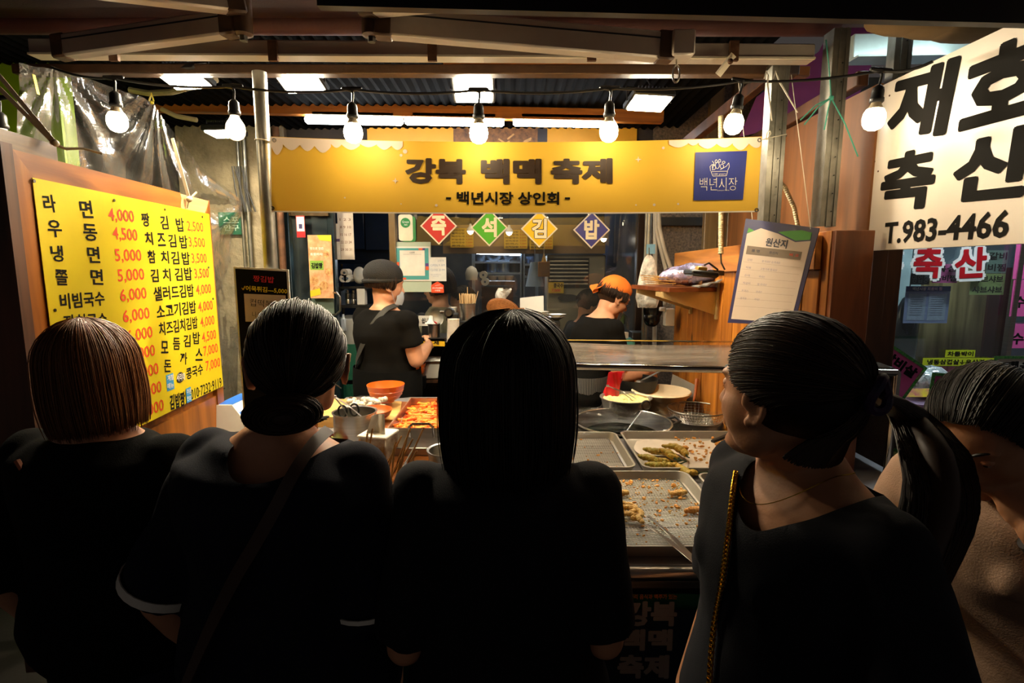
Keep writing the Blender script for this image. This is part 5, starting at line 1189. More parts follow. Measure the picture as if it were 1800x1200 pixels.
# fish cake tank with skewers
tk = thing('broth_tank', 'open steel broth tank full of wooden skewers', 'broth tank', (-.335, 1.72, CZ)); tz = CZ + .06; TX0, TX1, TY0, TY1 = G(600, 872, tz).x, G(737, 872, tz).x, 1.44, 1.86
b = MB(); 
for c, d in (((TX0, (TY0 + TY1) / 2, tz - .03), (.006, TY1 - TY0, .06)), ((TX1, (TY0 + TY1) / 2, tz - .03), (.006, TY1 - TY0, .06)), (((TX0 + TX1) / 2, TY0, tz - .03), (TX1 - TX0, .006, .06)), (((TX0 + TX1) / 2, TY1, tz - .03), (TX1 - TX0, .006, .06))): b.box(c, d)
part('tank', b, STEEL, tk, smooth=False); part('rim', MB().tube([(TX0, TY0, tz), (TX1, TY0, tz), (TX1, TY1, tz), (TX0, TY1, tz)], .007, 8, closed=True), STEEL, tk); part('broth', MB().box(((TX0 + TX1) / 2, (TY0 + TY1) / 2, tz - .035), (TX1 - TX0 - .01, TY1 - TY0 - .01, .02)), plain('brown broth', '#5a2f10', .1, coat=.5), tk, smooth=False)
part('divider', MB().box(((TX0 + TX1) / 2 + .02, (TY0 + TY1) / 2, tz - .012), (.004, TY1 - TY0 - .01, .03)), STEEL_D, tk, smooth=False)
SKW = wood('skewer bamboo', '#b98a48', '#8a5f28', axis=2, scale=3, knots=False, coat=0)
sk_ = [((632, 771), (628, 835)), ((646, 761), (636, 838)), ((655, 753), (640, 838)), ((706, 766), (672, 832)), ((696, 776), (676, 850)), ((722, 751), (690, 835)), ((716, 767), (694, 860)), ((745, 751), (706, 838)), ((726, 771), (678, 856)), ((694, 780), (686, 866)), ((733, 792), (686, 876)), ((704, 806), (690, 870)), ((676, 828), (668, 840)), ((712, 790), (700, 845))]
for i, (a, b_) in enumerate(sk_):
    q = G(b_[0], b_[1], tz - .01); q.y = min(max(q.y, TY0 + .03), TY1 - .03); p = W(a[0], a[1], q.y + .02)
    o = solo('wooden_skewer', MB().tube([q, q.lerp(p, .96), p], [.0028, .0028, .0018], 6), SKW, 'thin wooden skewer standing in the steel broth tank', 'skewer', q, 'skewers in the broth tank')
solo('steel_cylinder', MB().tube([G(678, 856, tz + .01), G(688, 853, tz + .01)], .013, 14), STEEL, 'short steel tap lying across the broth tank', 'tap', G(682, 855, tz + .01))
# wooden side board, bucket and cups in front of the woman
WB = wood('orange side board', '#b06a2a', '#7b3f12', axis=1, scale=1.6, knots=False)
wz = CZ + .03; solo('side_board', quadz(MB(), [G(722, 900, wz), G(818, 900, wz), G(824, 838, wz), G(742, 838, wz)], CZ, wz), WB, 'varnished wooden board under the steel bucket and paper cups', 'board', G(780, 870, CZ), smooth=False)
bk_ = G(790, 862, wz); t = thing('steel_bucket', 'tall narrow steel bucket half hidden by the black bob', 'bucket', bk_)
part('bucket', MB().lathe([(.045, 0), (.048, .01), (.062, .125), (.066, .127), (.066, .131), (.059, .129), (.045, .01), (.01, .008)], bk_, 40), STEEL, t)
CUPM = plain('paper cup', '#ddd6c8', .6, var=.03)
def cup(c, r, h, lb, g, flip=False, nm='paper_cup', m=None):
    t = thing(nm, lb, 'cup', c, g); pr = [(r * .72, 0), (r * .97, h * .96), (r * 1.03, h * .96), (r * 1.03, h), (r * .94, h), (r * .70, h * .05), (.001, h * .04)]
    if flip: pr = [(q, h - z) for q, z in pr][::-1]
    part('cup', MB().lathe(pr, c, 28), m or CUPM, t); return t
cs = G(808, 872, wz)
for k in range(4): cup(cs + Vector((0, 0, .012 * k)), .034, .060, ('lowest', 'second', 'third', 'top')[k] + ' upside-down paper cup of the short stack beside the steel bucket', 'short stack of cups', True)
bl_ = MB(); cl_ = Plane(cs + Vector((-.008, -.0345, .055)), (1, 0, 0), (0, .25, 1)); bl_.tube([cl_.P(.013 * cos(a), .015 * sin(a), .0) for a in np.linspace(0, 2 * pi, 20, endpoint=False)], .0009, 4, closed=True); text(bl_, cl_, '커피', (-.008, 0), (.008, 0), .008, .02, w=.001, px=False) if False else None
solo('cup_emblem', bl_, plain('brown print', '#4a2c1c', .5), 'small brown ring print on the paper cup stack', 'print', cl_.O)
cup(G(781, 880, wz), .034, .022, 'small white dipping cup at the front of the side board', 'dipping cups'); cup(G(762, 889, wz), .030, .018, 'pale teal dipping cup peeping over the black shoulder', 'dipping cups', m=plain('pale teal', '#8fb8b4', .5))
solo('sauce_drip', crumbs(tk, 0, 0, 0, 0, 0, 0, 1, FRIED) and MB() if False else MB().lathe([(.012, 0), (.010, .0008)], G(733, 812, CZ + .0), 12).lathe([(.006, 0), (.005, .0008)], G(738, 822, CZ), 10).lathe([(.008, 0), (.006, .0008)], G(728, 826, CZ), 10), plain('drip orange', '#b0661e', .3), 'dried orange sauce drips on the steel counter', 'stain', G(733, 815, CZ))
# ================================================================== back shelf of the stall and the shop behind
t = thing('back_shelf', 'black back counter along the shop window', 'shelf', (.05, 3.34, 0)); BZ = 1.262
bx0, bx1 = W(795, 560, 3.3).x, W(982, 560, 3.3).x
part('top', MB().box(((bx0 + bx1) / 2, 3.33, BZ - .015), (bx1 - bx0, .27, .03), bev=.003), BLKM, t); part('front', MB().box(((bx0 + bx1) / 2, 3.34, .6), (bx1 - bx0 - .02, .22, 1.16)), plain('black fridge front', '#121110', .3, .3), t)
part('trim', MB().box(((bx0 + bx1) / 2, 3.20, BZ - .045), (bx1 - bx0, .01, .012)).box(((bx0 + bx1) / 2, 3.20, BZ - .075), (bx1 - bx0, .01, .01)), STEEL, t)
t = thing('low_shelf', 'dark steel shelf beside the black-capped worker', 'shelf', (-.45, 3.34, 0)); LZ = 1.16; lx0, lx1 = W(700, 590, 3.3).x, W(790, 590, 3.3).x
for z in (LZ, 1.02, .905): part('board', MB().box(((lx0 + lx1) / 2, 3.34, z - .01), (lx1 - lx0, .24, .02)), BLKM if z == LZ else RUST, t)
for x in (lx0 + .01, lx1 - .01): part('upright', MB().box((x, 3.24, .56), (.02, .02, 1.1)), STEEL_D, t)
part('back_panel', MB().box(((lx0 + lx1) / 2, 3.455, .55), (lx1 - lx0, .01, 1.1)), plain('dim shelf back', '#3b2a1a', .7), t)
def onp(px, py, Y, z): c = W(px, py, Y); return Vector((c.x, Y, z))
# chopstick can
c = onp(822, 540, 3.30, BZ); t = thing('chopstick_can', 'steel can packed with wooden chopsticks', 'can', c); part('can', MB().lathe([(.044, 0), (.050, .10), (.052, .102), (.049, .102), (.043, .01), (.01, .006)], c, 32), STEEL, t)
b = MB(); rnd = random.Random(2)
for k in range(70): a = rnd.random() * 6.28; r = .043 * math.sqrt(rnd.random()); b.bar(c + Vector((r * cos(a), r * sin(a), .02)), c + Vector((r * 1.15 * cos(a), r * 1.15 * sin(a), .150 + rnd.random() * .012)), .005, .004)
b.bar(c + Vector((0, 0, .05)), c + Vector((.0, .0, .20)), .004, .004); b.bar(c + Vector((.04, 0, .08)), c + Vector((.065, 0, .175)), .004, .004)
tag(part('chopsticks', b, wood('chopstick wood', '#d9b98a', '#b08a58', axis=2, scale=4, knots=False, coat=0), t, smooth=False), kind='stuff')
c = onp(796, 541, 3.34, BZ); cup(c + Vector((0, 0, .0)), .025, .075, 'single white paper cup behind the black grinder', 'cups on the back counter')
c = onp(790, 560, 3.22, BZ); t = thing('black_dispenser', 'black tape dispenser on the back counter beside the chopstick can', 'dispenser', c); part('body', MB().box(c + Vector((.02, 0, .025)), (.075, .06, .05), bev=.008).tube([c + Vector((0, -.03, .05)), c + Vector((0, .03, .05))], .03, 16), BLKP, t); part('roll_core', MB().tube([c + Vector((0, -.034, .05)), c + Vector((0, -.030, .05))], .018, 14), STEEL_D, t); part('knob', MB().tube([c + Vector((-.03, 0, .055)), c + Vector((-.055, 0, .055))], .010, 10), STEEL_D, t)
# bamboo basket, bag, white paper, plates
BAMB = plain('woven bamboo', '#a5672c', .65, var=.25, vscale=60, bump=.8, bscale=130, stretch=(1, 1, 3))
c = onp(884, 545, 3.32, BZ + .055); Mx = Matrix.Rotation(R(-68), 3, 'X') @ Matrix.Rotation(R(8), 3, 'Z'); Mx = Matrix.Rotation(R(10), 3, 'Y') @ Mx
t = thing('bamboo_basket', 'flat woven bamboo basket leaning in front of the plastic bag', 'basket', c); part('dish', MB().lathe([(.02, .0), (.10, .006), (.092, .03), (.098, .032), (.105, .008), (.02, -.004)], c, 36, Mx, 1.0, .62), BAMB, t); part('rim', MB().tube([c + Mx @ Vector((.099 * cos(a), .062 * sin(a), .03)) for a in np.linspace(0, 2 * pi, 36, endpoint=False)], .005, 6, closed=True), plain('bamboo rim', '#8a4f20', .6), t)
b = MB()
for k in range(9): a = -.09 + .18 * k / 8; L = .058 * math.sqrt(max(0.01, 1 - (a / .10) ** 2)); b.tube([c + Mx @ Vector((a, -L, .001)), c + Mx @ Vector((a, L, .001))], .0014, 4)
part('woven_strip', b, plain('bamboo strip', '#c08445', .6), t)
c = onp(880, 515, 3.40, BZ); b = MB()
b.sheet(lambda u, v: c + Vector(((.052 + .018 * sin(v * 9)) * cos(u * 2 * pi) * (1 - .75 * v ** 2) * (1 + .12 * noise.noise((cos(u * 6.28) * 2, sin(u * 6.28) * 2, v * 4))), .045 * sin(u * 2 * pi) * (1 - .75 * v ** 2), .19 * v)), 26, 16)
b.sheet(lambda u, v: c + Vector((.03 + .05 * v * cos(u * 2 * pi) * .8, .03 * sin(u * 2 * pi) * v, .13 + .05 * v + .01 * sin(u * 18))), 18, 5)
solo('plastic_bag', b, glass('milky plastic', (.9, .88, .84), .15, .2, haze=.6, hazecol=(.85, .78, .66), hscale=12), 'knotted white plastic bag behind the bamboo basket', 'bag', c)
c = onp(935, 540, 3.42, BZ + .02); solo('white_card', MB().sheet(lambda u, v: c + Vector((-.075 + .15 * u, .03 * v + .01 * sin(u * 3), .02 + (.085 + .015 * u) * v)), 8, 6, .002), PAPER, 'blank white paper sheet standing behind the stacked plates', 'paper', c)
solo('bamboo_tray', MB().box(onp(905, 545, 3.41, BZ + .035), (.12, .012, .06), bev=.003), BAMB, 'square bamboo tray edge between the basket and the plates', 'tray', onp(905, 545, 3.41, BZ))
CER = plain('white glazed ceramic', '#cfc6b4', .25, coat=.5, var=.04)
def plate(c, r, h, lb, g, nm='plate'):
    t = thing(nm, lb, nm, c, g); part('dish', MB().lathe([(r * .5, 0), (r * .55, h * .2), (r, h), (r * .96, h), (r * .5, h * .35), (.01, h * .3)], c, 30), CER, t)
    part('dark_rim_line', MB().tube([c + Vector((r * .99 * cos(a), r * .99 * sin(a), h)) for a in np.linspace(0, 2 * pi, 30, endpoint=False)], .0012, 4, closed=True), plain('grey rim glaze', '#6c6257', .4), t); return t
c = onp(925, 560, 3.27, BZ)
for k in range(5): plate(c + Vector((0, 0, .011 * k)), .047, .016, ('bottom', 'second', 'middle', 'fourth', 'top')[k] + ' small white plate of the stack nearest the bamboo basket', 'stacked white plates')
c = onp(952, 560, 3.26, BZ)
for k in range(3): plate(c + Vector((0, 0, .014 * k)), .046, .026, ('bottom', 'middle', 'top')[k] + ' white bowl of the short stack beside the plates', 'stacked white bowls', 'bowl')
c = onp(975, 556, 3.30, BZ); plate(c, .065, .02, 'wide pale plate lying beside the stacked bowls', 'stacked white plates'); plate(c + Vector((.01, .01, .016)), .062, .018, 'wide pale plate topping the other wide plate', 'stacked white plates')
solo('clear_tray_stack', MB().sheet(lambda u, v: onp(858, 557, 3.26, BZ + .004) + Vector((-.07 + .14 * u, -.04 + .09 * v, .010 + .012 * sin(u * 8) * sin(v * 7))), 16, 8, .003), glass('clear lids', (.85, .88, .86), .25, .1, haze=.3, hscale=20), 'crumpled clear plastic lids in front of the bamboo basket', 'plastic lids', onp(858, 557, 3.26, BZ))
# tall sleeve of paper cups, every cup
c = onp(794, 640, 3.10, .86); n = 34; x_ = W(796, 640, 3.08).x; zt2 = W(796, 562, 3.08).z; zb2 = .95
t = thing('cup_stand', 'narrow stand under the tall cup sleeve', 'stand', (x_, 3.08, 0)); part('pole', MB().box((x_, 3.08, .45), (.05, .05, .88), bev=.004), STEEL_D, t)
for k in range(n):
    z = zb2 + (zt2 - zb2 - .05) * k / (n - 1); o = cup(Vector((x_ - .008 + .016 * k / n, 3.08, z)), .034, .055, 'white paper cup in the tall leaning sleeve of cups', 'tall sleeve of paper cups')
# low shelf items
c = onp(763, 590, 3.27, LZ); t = thing('steel_canister', 'steel spice canister with white nozzle on the low shelf', 'canister', c); part('canister', MB().lathe([(.036, 0), (.036, .075), (.040, .077), (.040, .082), (.01, .084)], c, 30), STEEL, t); part('white_funnel', MB().lathe([(.036, .083), (.018, .098), (.010, .125), (.008, .13)], c + Vector((-.018, 0, 0)), 18), WHITEP, t); part('red_clip', MB().box(c + Vector((.012, -.01, .09)), (.02, .008, .008), Matrix.Rotation(.5, 3, 'Y')), plain('red clip', '#b31d12', .4), t)
c = onp(748, 549, 3.36, LZ + .09); t = thing('rest_day_sign', 'small white sign with black lettering propped on the low shelf', 'sign', c); spl = Plane(c, (1, 0, 0), (0, .1, 1)); part('board', MB().prism([(-.045, -.032), (.045, -.032), (.045, .032), (-.045, .032)], spl.M(), .004), PAPER, t, smooth=False); part('stand', MB().box(c + Vector((0, .01, -.06)), (.05, .02, .06)), BLKP, t); b = MB(); text(b, spl, '쉽니다', (-.025, 0), (.040, 0), .036, .03, px=False); part('lettering', b, INK, t, smooth=False)
c = onp(765, 549, 3.38, LZ); solo('strainer', MB().lathe([(.006, -.01), (.03, -.008), (.05, 0), (.052, .003), (.03, -.004)], c + Vector((0, 0, .10)), 28, Matrix.Rotation(R(70), 3, 'X') @ Matrix.Rotation(R(30), 3, 'Z')), STEEL_D, 'round steel strainer leaning behind the rest-day sign', 'strainer', c)
c = onp(728, 545, 3.36, LZ); solo('crumpled_tissue', MB().ell(c + Vector((0, 0, .09)), (.035, .02, .03)).ell(c + Vector((.01, 0, .05)), (.02, .02, .05)), PAPER, 'white tissue pack beside the rest-day sign', 'tissue', c)
c = W(757, 602, 3.22); t = thing('price_strip', 'yellow strip with black lettering on the low shelf edge', 'sign', c); spl = Plane(c, (1, 0, 0), (0, 0, 1)); part('strip', MB().prism([(-.085, -.022), (.085, -.022), (.085, .022), (-.085, .022)], spl.M(), .003), plain('yellow strip', '#e3b21c', .5), t, smooth=False); b = MB(); text(b, spl, '근 세', (-.03, 0), (.05, 0), .026, .03, px=False); part('lettering', b, INK, t, smooth=False)
c = onp(762, 660, 3.28, .80); c.z = .905; t = thing('white_tub', 'white plastic tub with lid on the shelf beside the worker', 'tub', c); part('tub', MB().box(c + Vector((0, 0, .055)), (.135, .12, .11), bev=.01), WHITEP, t); part('lid', MB().box(c + Vector((0, 0, .115)), (.145, .13, .012), bev=.004), WHITEP, t)
c = onp(731, 650, 3.2, .91)
for k in range(2): bowl(c + Vector((0, 0, .02 * k + .02)), .06, .06, ('lower', 'upper')[k] + ' orange bowl stacked beside the white tub')
solo('black_pot', MB().lathe([(.05, 0), (.058, .03), (.06, .08), (.055, .08)], c + Vector((0, .02, -.06)), 28), BLKM, 'black pot under the stacked orange bowls', 'pot', c + Vector((0, 0, -.06)))

# ------------------------------------------------------------------ stuck on the window
GY = 3.485
def onglass(x0, y0, x1, y1, Y=GY): a = W(x0, y1, Y); b_ = W(x1, y0, Y); return Plane((a.x, Y, a.z), (1, 0, 0), (0, 0, 1)), b_.x - a.x, b_.z - a.z
def card(name, x0, y0, x1, y1, m, label, cat, Y=GY, th=.002):
    pl, w, h = onglass(x0, y0, x1, y1, Y); t = thing(name, label, cat, (pl.O.x + w / 2, Y, pl.O.z)); part('sheet', MB().prism([(0, 0), (w, 0), (w, h), (0, h)], pl.M(), th), m, t, smooth=False); return t, pl, w, h
t, pl, w, h = card('backing_sheet', 697, 425, 757, 513, plain('pale green sheet', '#a9b39a', .5, var=.06), 'pale green backing sheet on the window under the payment board', 'sheet')
t, pl, w, h = card('payment_board', 697, 436, 753, 491, plain('teal board', '#3f8f8c', .45), 'teal payment board with blank cream card', 'board', GY - .006)
P4 = lambda a, b_, c_, d_, q=.0012: MB().prism([(a * w, b_ * h), (c_ * w, b_ * h), (c_ * w, d_ * h), (a * w, d_ * h)], pl.M(q), .0006)
part('border', MB().prism([(-.01, -.01), (w + .01, -.01), (w + .01, h + .01), (-.01, h + .01)], pl.M(-.002), .002), PAPER, t, smooth=False)
part('cream_card', P4(.12, .12, .88, .93), plain('cream card', '#ddd2be', .5), t, smooth=False)
b = MB()
for a in ((0, .44, .10, .56), (.70, .94, .82, 1.0), (.90, .30, 1.0, .42), (.2, .0, .3, .06)): b.prism([(a[0] * w, a[1] * h), (a[2] * w, a[1] * h), (a[2] * w, a[3] * h), (a[0] * w, a[3] * h)], pl.M(.0014), .0005)
part('orange_patch', b, plain('patch orange', '#d0542a', .5), t, smooth=False); b = MB()
for a in ((0, .34, .10, .44), (.82, .94, .90, 1.0), (.90, .42, 1.0, .52)): b.prism([(a[0] * w, a[1] * h), (a[2] * w, a[1] * h), (a[2] * w, a[3] * h), (a[0] * w, a[3] * h)], pl.M(.0014), .0005)
part('purple_patch', b, plain('patch purple', '#4a3478', .5), t, smooth=False)
b = MB(); text(b, pl, '김밥짱', (w * .42, h * .86), (w * .58, h * .86), .010, 0, w=.002, px=False); b.prism([(w * .22, h * .80), (w * .78, h * .80), (w * .78, h * .805), (w * .22, h * .805)], pl.M(.0016), .0004); part('lettering', b, INK, t, smooth=False)
t, pl, w, h = card('opening_hours_card', 755, 452, 784, 494, plain('card white', '#d4cfc2', .6), 'white opening hours card with blue handwriting', 'card', GY - .004)
b = MB(); text(b, pl, '김밥짱', (w * .5, h * .86), (w * .88, h * .86), .012, -.01, w=.001, px=False); text(b, pl, 'OPEN 9 AM', (w * .08, h * .66), (w * .92, h * .67), .014, -.012, w=.001, px=False); text(b, pl, 'CLOSE 20 PM', (w * .08, h * .47), (w * .92, h * .47), .014, -.012, w=.001, px=False); text(b, pl, '매월 첫째 셋째 일요일', (w * .08, h * .27), (w * .7, h * .27), .007, -.01, w=.001, px=False); text(b, pl, '휴무입니다', (w * .2, h * .2), (w * .55, h * .2), .007, -.01, w=.001, px=False)
part('handwriting', b, plain('blue pen', '#6a7f9a', .6), t, smooth=False)
c = W(769, 505, GY - .004); hpl = Plane(c, (1, 0, 0), (0, 0, 1)); t = thing('orange_house_sticker', 'orange house-shaped sticker with white lettering', 'sticker', c); hw = .040
part('sticker', MB().prism([(-hw, -hw * .85), (hw, -hw * .85), (hw, hw * .35), (hw * .7, hw * .55), (0, hw * .95), (-hw * .7, hw * .55), (-hw, hw * .35)], hpl.M(), .001), plain('sticker orange', '#dc4a1e', .5), t, smooth=False); b = MB(); text(b, hpl, '온누리상품권', (-hw * .82, -.004), (hw * .82, -.004), .011, .02, px=False); text(b, hpl, '· 가맹점 ·', (-hw * .6, -.020), (hw * .6, -.020), .010, .02, px=False); text(b, hpl, 'onnuri', (-hw * .4, .012), (hw * .45, .018), .008, -.01, px=False); part('lettering', b, WHITEINK, t, smooth=False)
c = W(713, 400, GY - .004); hpl = Plane(c, (1, 0, 0), (0, 0, 1)); t = thing('green_circle_sticker', 'cream rounded sticker with green circle on the window corner', 'sticker', c)
part('green_edge', MB().prism([(x + .018, z - .006) for x, z in rrect(-.045, .045, -.082, .075, .016)], hpl.M(-.001), .001), plain('edge green', '#2c7a3a', .5), t, smooth=False); part('cream_face', MB().prism(rrect(-.045, .045, -.082, .082, .018), hpl.M(), .001), plain('face cream', '#d6cba9', .5), t, smooth=False); b = MB(); disc(b, hpl, .0, .030, .031, .0014); part('circle', b, plain('circle green', '#1f7a3c', .5), t, smooth=False); b = MB(); text(b, hpl, 'Green', (-.021, .036), (.022, .036), .014, .0, w=.002, px=False); text(b, hpl, '365', (-.010, .018), (.012, .018), .010, 0, w=.002, px=False); part('lettering', b, WHITEINK, t, smooth=False)
# door posters
t, pl, w, h = card('food_poster', 546, 413, 582, 524, plain('poster food tones', '#b56a34', .4, var=.5, vscale=16, vcol='#d9b489'), 'narrow food photo poster taped to the dark glass door', 'poster', 3.36)
b = MB(); text(b, pl, '김밥짱', (w * .10, h * .52), (w * .58, h * .52), .035, .05, px=False); part('lettering', b, INK, t, smooth=False)
b = MB(); text(b, pl, '맛으로 만든', (w * .08, h * .79), (w * .66, h * .79), .016, .02, px=False); text(b, pl, '토핑까지!', (w * .08, h * .70), (w * .62, h * .70), .016, .02, px=False); part('white_lettering', b, WHITEINK, t, smooth=False)
b = MB(); b.prism([(w * .05, h * .45), (w * .62, h * .45), (w * .62, h * .60), (w * .05, h * .60)], pl.M(.0004), .0002); part('green_panel', b, plain('poster green', '#7ba03a', .5), t, smooth=False); b = MB()
for u, v, r in ((.82, .42, .022), (.3, .12, .03), (.6, .2, .028), (.2, .28, .026), (.75, .70, .02)): disc(b, pl, w * u, h * v, r, .0008, 18, .0004)
part('food_print', b, plain('food print', '#d8b070', .5, var=.4, vscale=50, vcol='#8f4a1c'), t, smooth=False); b = MB(); b.prism([(0, h * .02), (w * .45, h * .06), (w * .42, h * .16), (0, h * .12)], pl.M(.0014), .0005).prism([(w * .5, h * .92), (w, h * .9), (w, h), (w * .4, h)], pl.M(.0014), .0005); part('yellow_band', b, plain('poster yellow', '#d8b820', .5), t, smooth=False)
t, pl, w, h = card('card_sticker', 522, 379, 535, 417, plain('sticker red', '#b31d22', .4), 'small red and white card payment sticker on the door', 'sticker', 3.36); part('white_face', P4(.06, .28, .94, .95), PAPER, t, smooth=False); part('emblem', P4(.3, .40, .7, .62, .002), plain('emblem navy', '#2a2550', .4), t, smooth=False)
t, pl, w, h = card('wall_calendar', 596, 368, 620, 456, plain('calendar sheet', '#b8aa98', .6), 'pale calendar hanging slanted by the glass door', 'calendar', 3.48); b = MB()
for r in range(5): text(b, pl, ' '.join(str(r * 7 + k + 1) for k in range(3)), (w * .15, h * (.80 - .15 * r)), (w * .85, h * (.80 - .15 * r)), .016, .01, px=False)
part('printed_dates', b, plain('print brown', '#6a4a3a', .5), t, smooth=False)
t, pl, w, h = card('notice_slip', 582, 393, 596, 456, plain('slip white', '#b3aa9a', .6), 'narrow notice slip beside the calendar', 'notice', 3.46); part('purple_band', P4(0, .50, 1, .58), plain('band purple', '#3a2748', .5), t, smooth=False)

# ------------------------------------------------------------------ behind the worker: small shelf, thermos, rolls, fridge
t = thing('white_fridge', 'pale fridge behind the black-capped worker', 'fridge', onp(612, 560, 3.75, 0)); c = onp(622, 560, 3.75, 0); part('body', MB().box(c + Vector((.02, 0, .62)), (.24, .3, 1.24), bev=.008), plain('fridge white', '#a09d94', .35), t); part('door_seam', MB().box(c + Vector((.02, -.151, .62)), (.23, .004, .006)), STEEL_D, t)
t = thing('dark_shelf', 'small black shelf holding the steel flasks', 'shelf', onp(625, 518, 3.7, 1.32)); c = onp(625, 518, 3.7, 1.33); part('board', MB().box(c + Vector((.01, 0, -.01)), (.20, .14, .02)), BLKM, t); part('board', MB().box(c + Vector((.01, 0, .115)), (.20, .14, .012)), BLKM, t); part('upright', MB().box(c + Vector((-.085, 0, .05)), (.012, .14, .12)), BLKM, t)
for i, px in enumerate((611, 621)):
    c = onp(px, 515, 3.68, 1.335); t = thing('steel_flask', ('steel flask at the shelf end towards the door', 'steel flask next to the white carton')[i], 'flask', c, 'steel flasks'); part('flask', MB().lathe([(.016, 0), (.016, .025), (.014, .03), (.016, .035), (.016, .07), (.010, .075), (.010, .09), (.001, .092)], c, 18), STEEL, t)
solo('white_carton', MB().box(onp(636, 512, 3.66, 1.39), (.055, .06, .12), bev=.004), PAPER, 'white carton beside the steel flasks', 'carton', onp(636, 512, 3.66, 1.335))
for i, (px, py) in enumerate(((609, 479), (607, 489), (614, 489))):
    c = W(px, py, 3.72); t = thing('paper_roll', ('top', 'lower', 'third')[i] + ' toilet paper roll of the pile behind the flasks', 'paper roll', c, 'paper rolls'); part('roll', MB().tube([c + Vector((0, -.05, 0)), c + Vector((0, .05, 0))], .026, 18), PAPER, t); part('core', MB().tube([c + Vector((0, -.052, 0)), c + Vector((0, -.049, 0))], .009, 10), plain('core grey', '#5a6470', .6), t)
solo('white_container', MB().ell(W(632, 484, 3.75), (.045, .04, .06)), WHITEP, 'rounded white container next to the paper rolls', 'container', W(632, 484, 3.75))
solo('detergent_bottle', MB().box(onp(604, 575, 3.60, 1.20), (.035, .03, .09), bev=.006).lathe([(.01, 0), (.008, .03)], onp(604, 575, 3.60, 1.24), 12), plain('bottle white blue', '#c4ccd0', .4), 'white squeeze bottle hanging by the green crates', 'bottle', onp(604, 575, 3.60, 1.15))
for k in range(3):
    c = onp(622, 650, 3.62, .30 + .27 * k); t = thing('green_crate', ('bottom', 'middle', 'top')[k] + ' green plastic crate of the stack behind the worker', 'crate', c, 'green crates'); b = MB()
    b.box(c + Vector((0, -.10, .12)), (.26, .01, .24)).box(c + Vector((0, .10, .12)), (.26, .01, .24)).box(c + Vector((-.13, 0, .12)), (.01, .2, .24)).box(c + Vector((.13, 0, .12)), (.01, .2, .24)).box(c + Vector((0, 0, .01)), (.26, .2, .01)); part('crate', b, plain('crate green', '#12503a', .5), t, smooth=False)
    b = MB(); 
    for j in range(5): b.box(c + Vector((-.10 + .05 * j, -.107, .12)), (.008, .006, .22))
    part('rib', b, plain('crate green', '#12503a', .5), t, smooth=False)
# dark blue cabinets seen beyond the door
t = thing('blue_cabinet', 'dark blue kitchen cabinet beyond the glass door', 'cabinet', (-1.25, 5.3, 1.4)); a = W(605, 462, 5.3); b_ = W(690, 372, 5.3); part('body', MB().box(((a.x + b_.x) / 2, 5.3, (a.z + b_.z) / 2 + .15), (b_.x - a.x, .4, b_.z - a.z + .3)), plain('cabinet blue', '#16253f', .35, .2, var=.2), t, smooth=False)
part('door', MB().box(((a.x + b_.x) / 2 - .14, 5.09, (a.z + b_.z) / 2 + .10), (.32, .02, b_.z - a.z - .05), bev=.004), plain('cabinet door blue', '#21355a', .3, .2, var=.2), t); part('door', MB().box(((a.x + b_.x) / 2 + .18, 5.09, (a.z + b_.z) / 2 + .14), (.30, .02, b_.z - a.z + .05), bev=.004), plain('cabinet door blue', '#21355a', .3, .2, var=.2), t)
t = thing('cabinet_lamp', 'cold strip lamp under the blue cabinet', 'lamp', W(628, 443, 5.2)); part('tube', MB().tube([W(618, 442, 5.15), W(640, 443, 5.15)], .014, 8), emit('inner tube', (.75, .88, 1.0), INNER_E), t); part('holder', MB().bar(W(614, 438, 5.15), W(644, 439, 5.15), .03, .015), STEEL, t)
t = thing('steel_shelf', 'blue lit steel shelf far beyond the glass door', 'shelf', W(650, 470, 5.6)); 
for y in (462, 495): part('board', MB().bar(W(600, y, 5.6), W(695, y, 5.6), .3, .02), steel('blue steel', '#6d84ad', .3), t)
for x in (600, 695): part('upright', MB().tube([W(x, 455, 5.6), Vector((W(x, 455, 5.6).x, 5.6, 0))], .015, 6), STEEL_D, t)

# ------------------------------------------------------------------ kitchen beyond the window
BST = steel('kitchen steel', '#8fa0b8', .3)
def shelfunit(x0, x1, ys, Y, label):
    t = thing('kitchen_shelf', label, 'shelf', W((x0 + x1) / 2, ys[-1], Y), 'kitchen shelves')
    for y in ys: part('board', MB().bar(W(x0, y, Y), W(x1, y, Y), .34, .022), BST, t)
    for x in (x0, x1): part('upright', MB().bar(W(x, ys[0], Y - .16), Vector((W(x, ys[0], Y - .16).x, Y - .16, 0)), .035, .03, up=(0, 1, 0)), BST, t)
    part('back_panel', MB().bar(W((x0 + x1) / 2, ys[0], Y + .18), W((x0 + x1) / 2, ys[-1], Y + .18), abs(W(x1, 450, Y).x - W(x0, 450, Y).x), .01, up=(0, 1, 0)), plain('dark shelf back', '#202832', .4, .3), t)
    return t
shelfunit(832, 917, (442, 461, 480), 6.3, 'steel kitchen shelf with pans under the cold strip lamp'); shelfunit(920, 944, (444, 465, 486), 6.3, 'narrow steel kitchen shelf with bowls beside the pan shelf')
t = thing('kitchen_lamp', 'cold strip lamp along the top of the pan shelf', 'lamp', W(875, 443, 6.1)); part('tube', MB().tube([W(838, 443, 6.1), W(914, 446, 6.1)], .022, 10), emit('inner tube', (.75, .88, 1.0), INNER_E), t); part('holder', MB().bar(W(836, 440, 6.12), W(916, 442, 6.12), .06, .02), WHITEP, t)
DPAN = plain('dark pan', '#14161a', .35, .5)
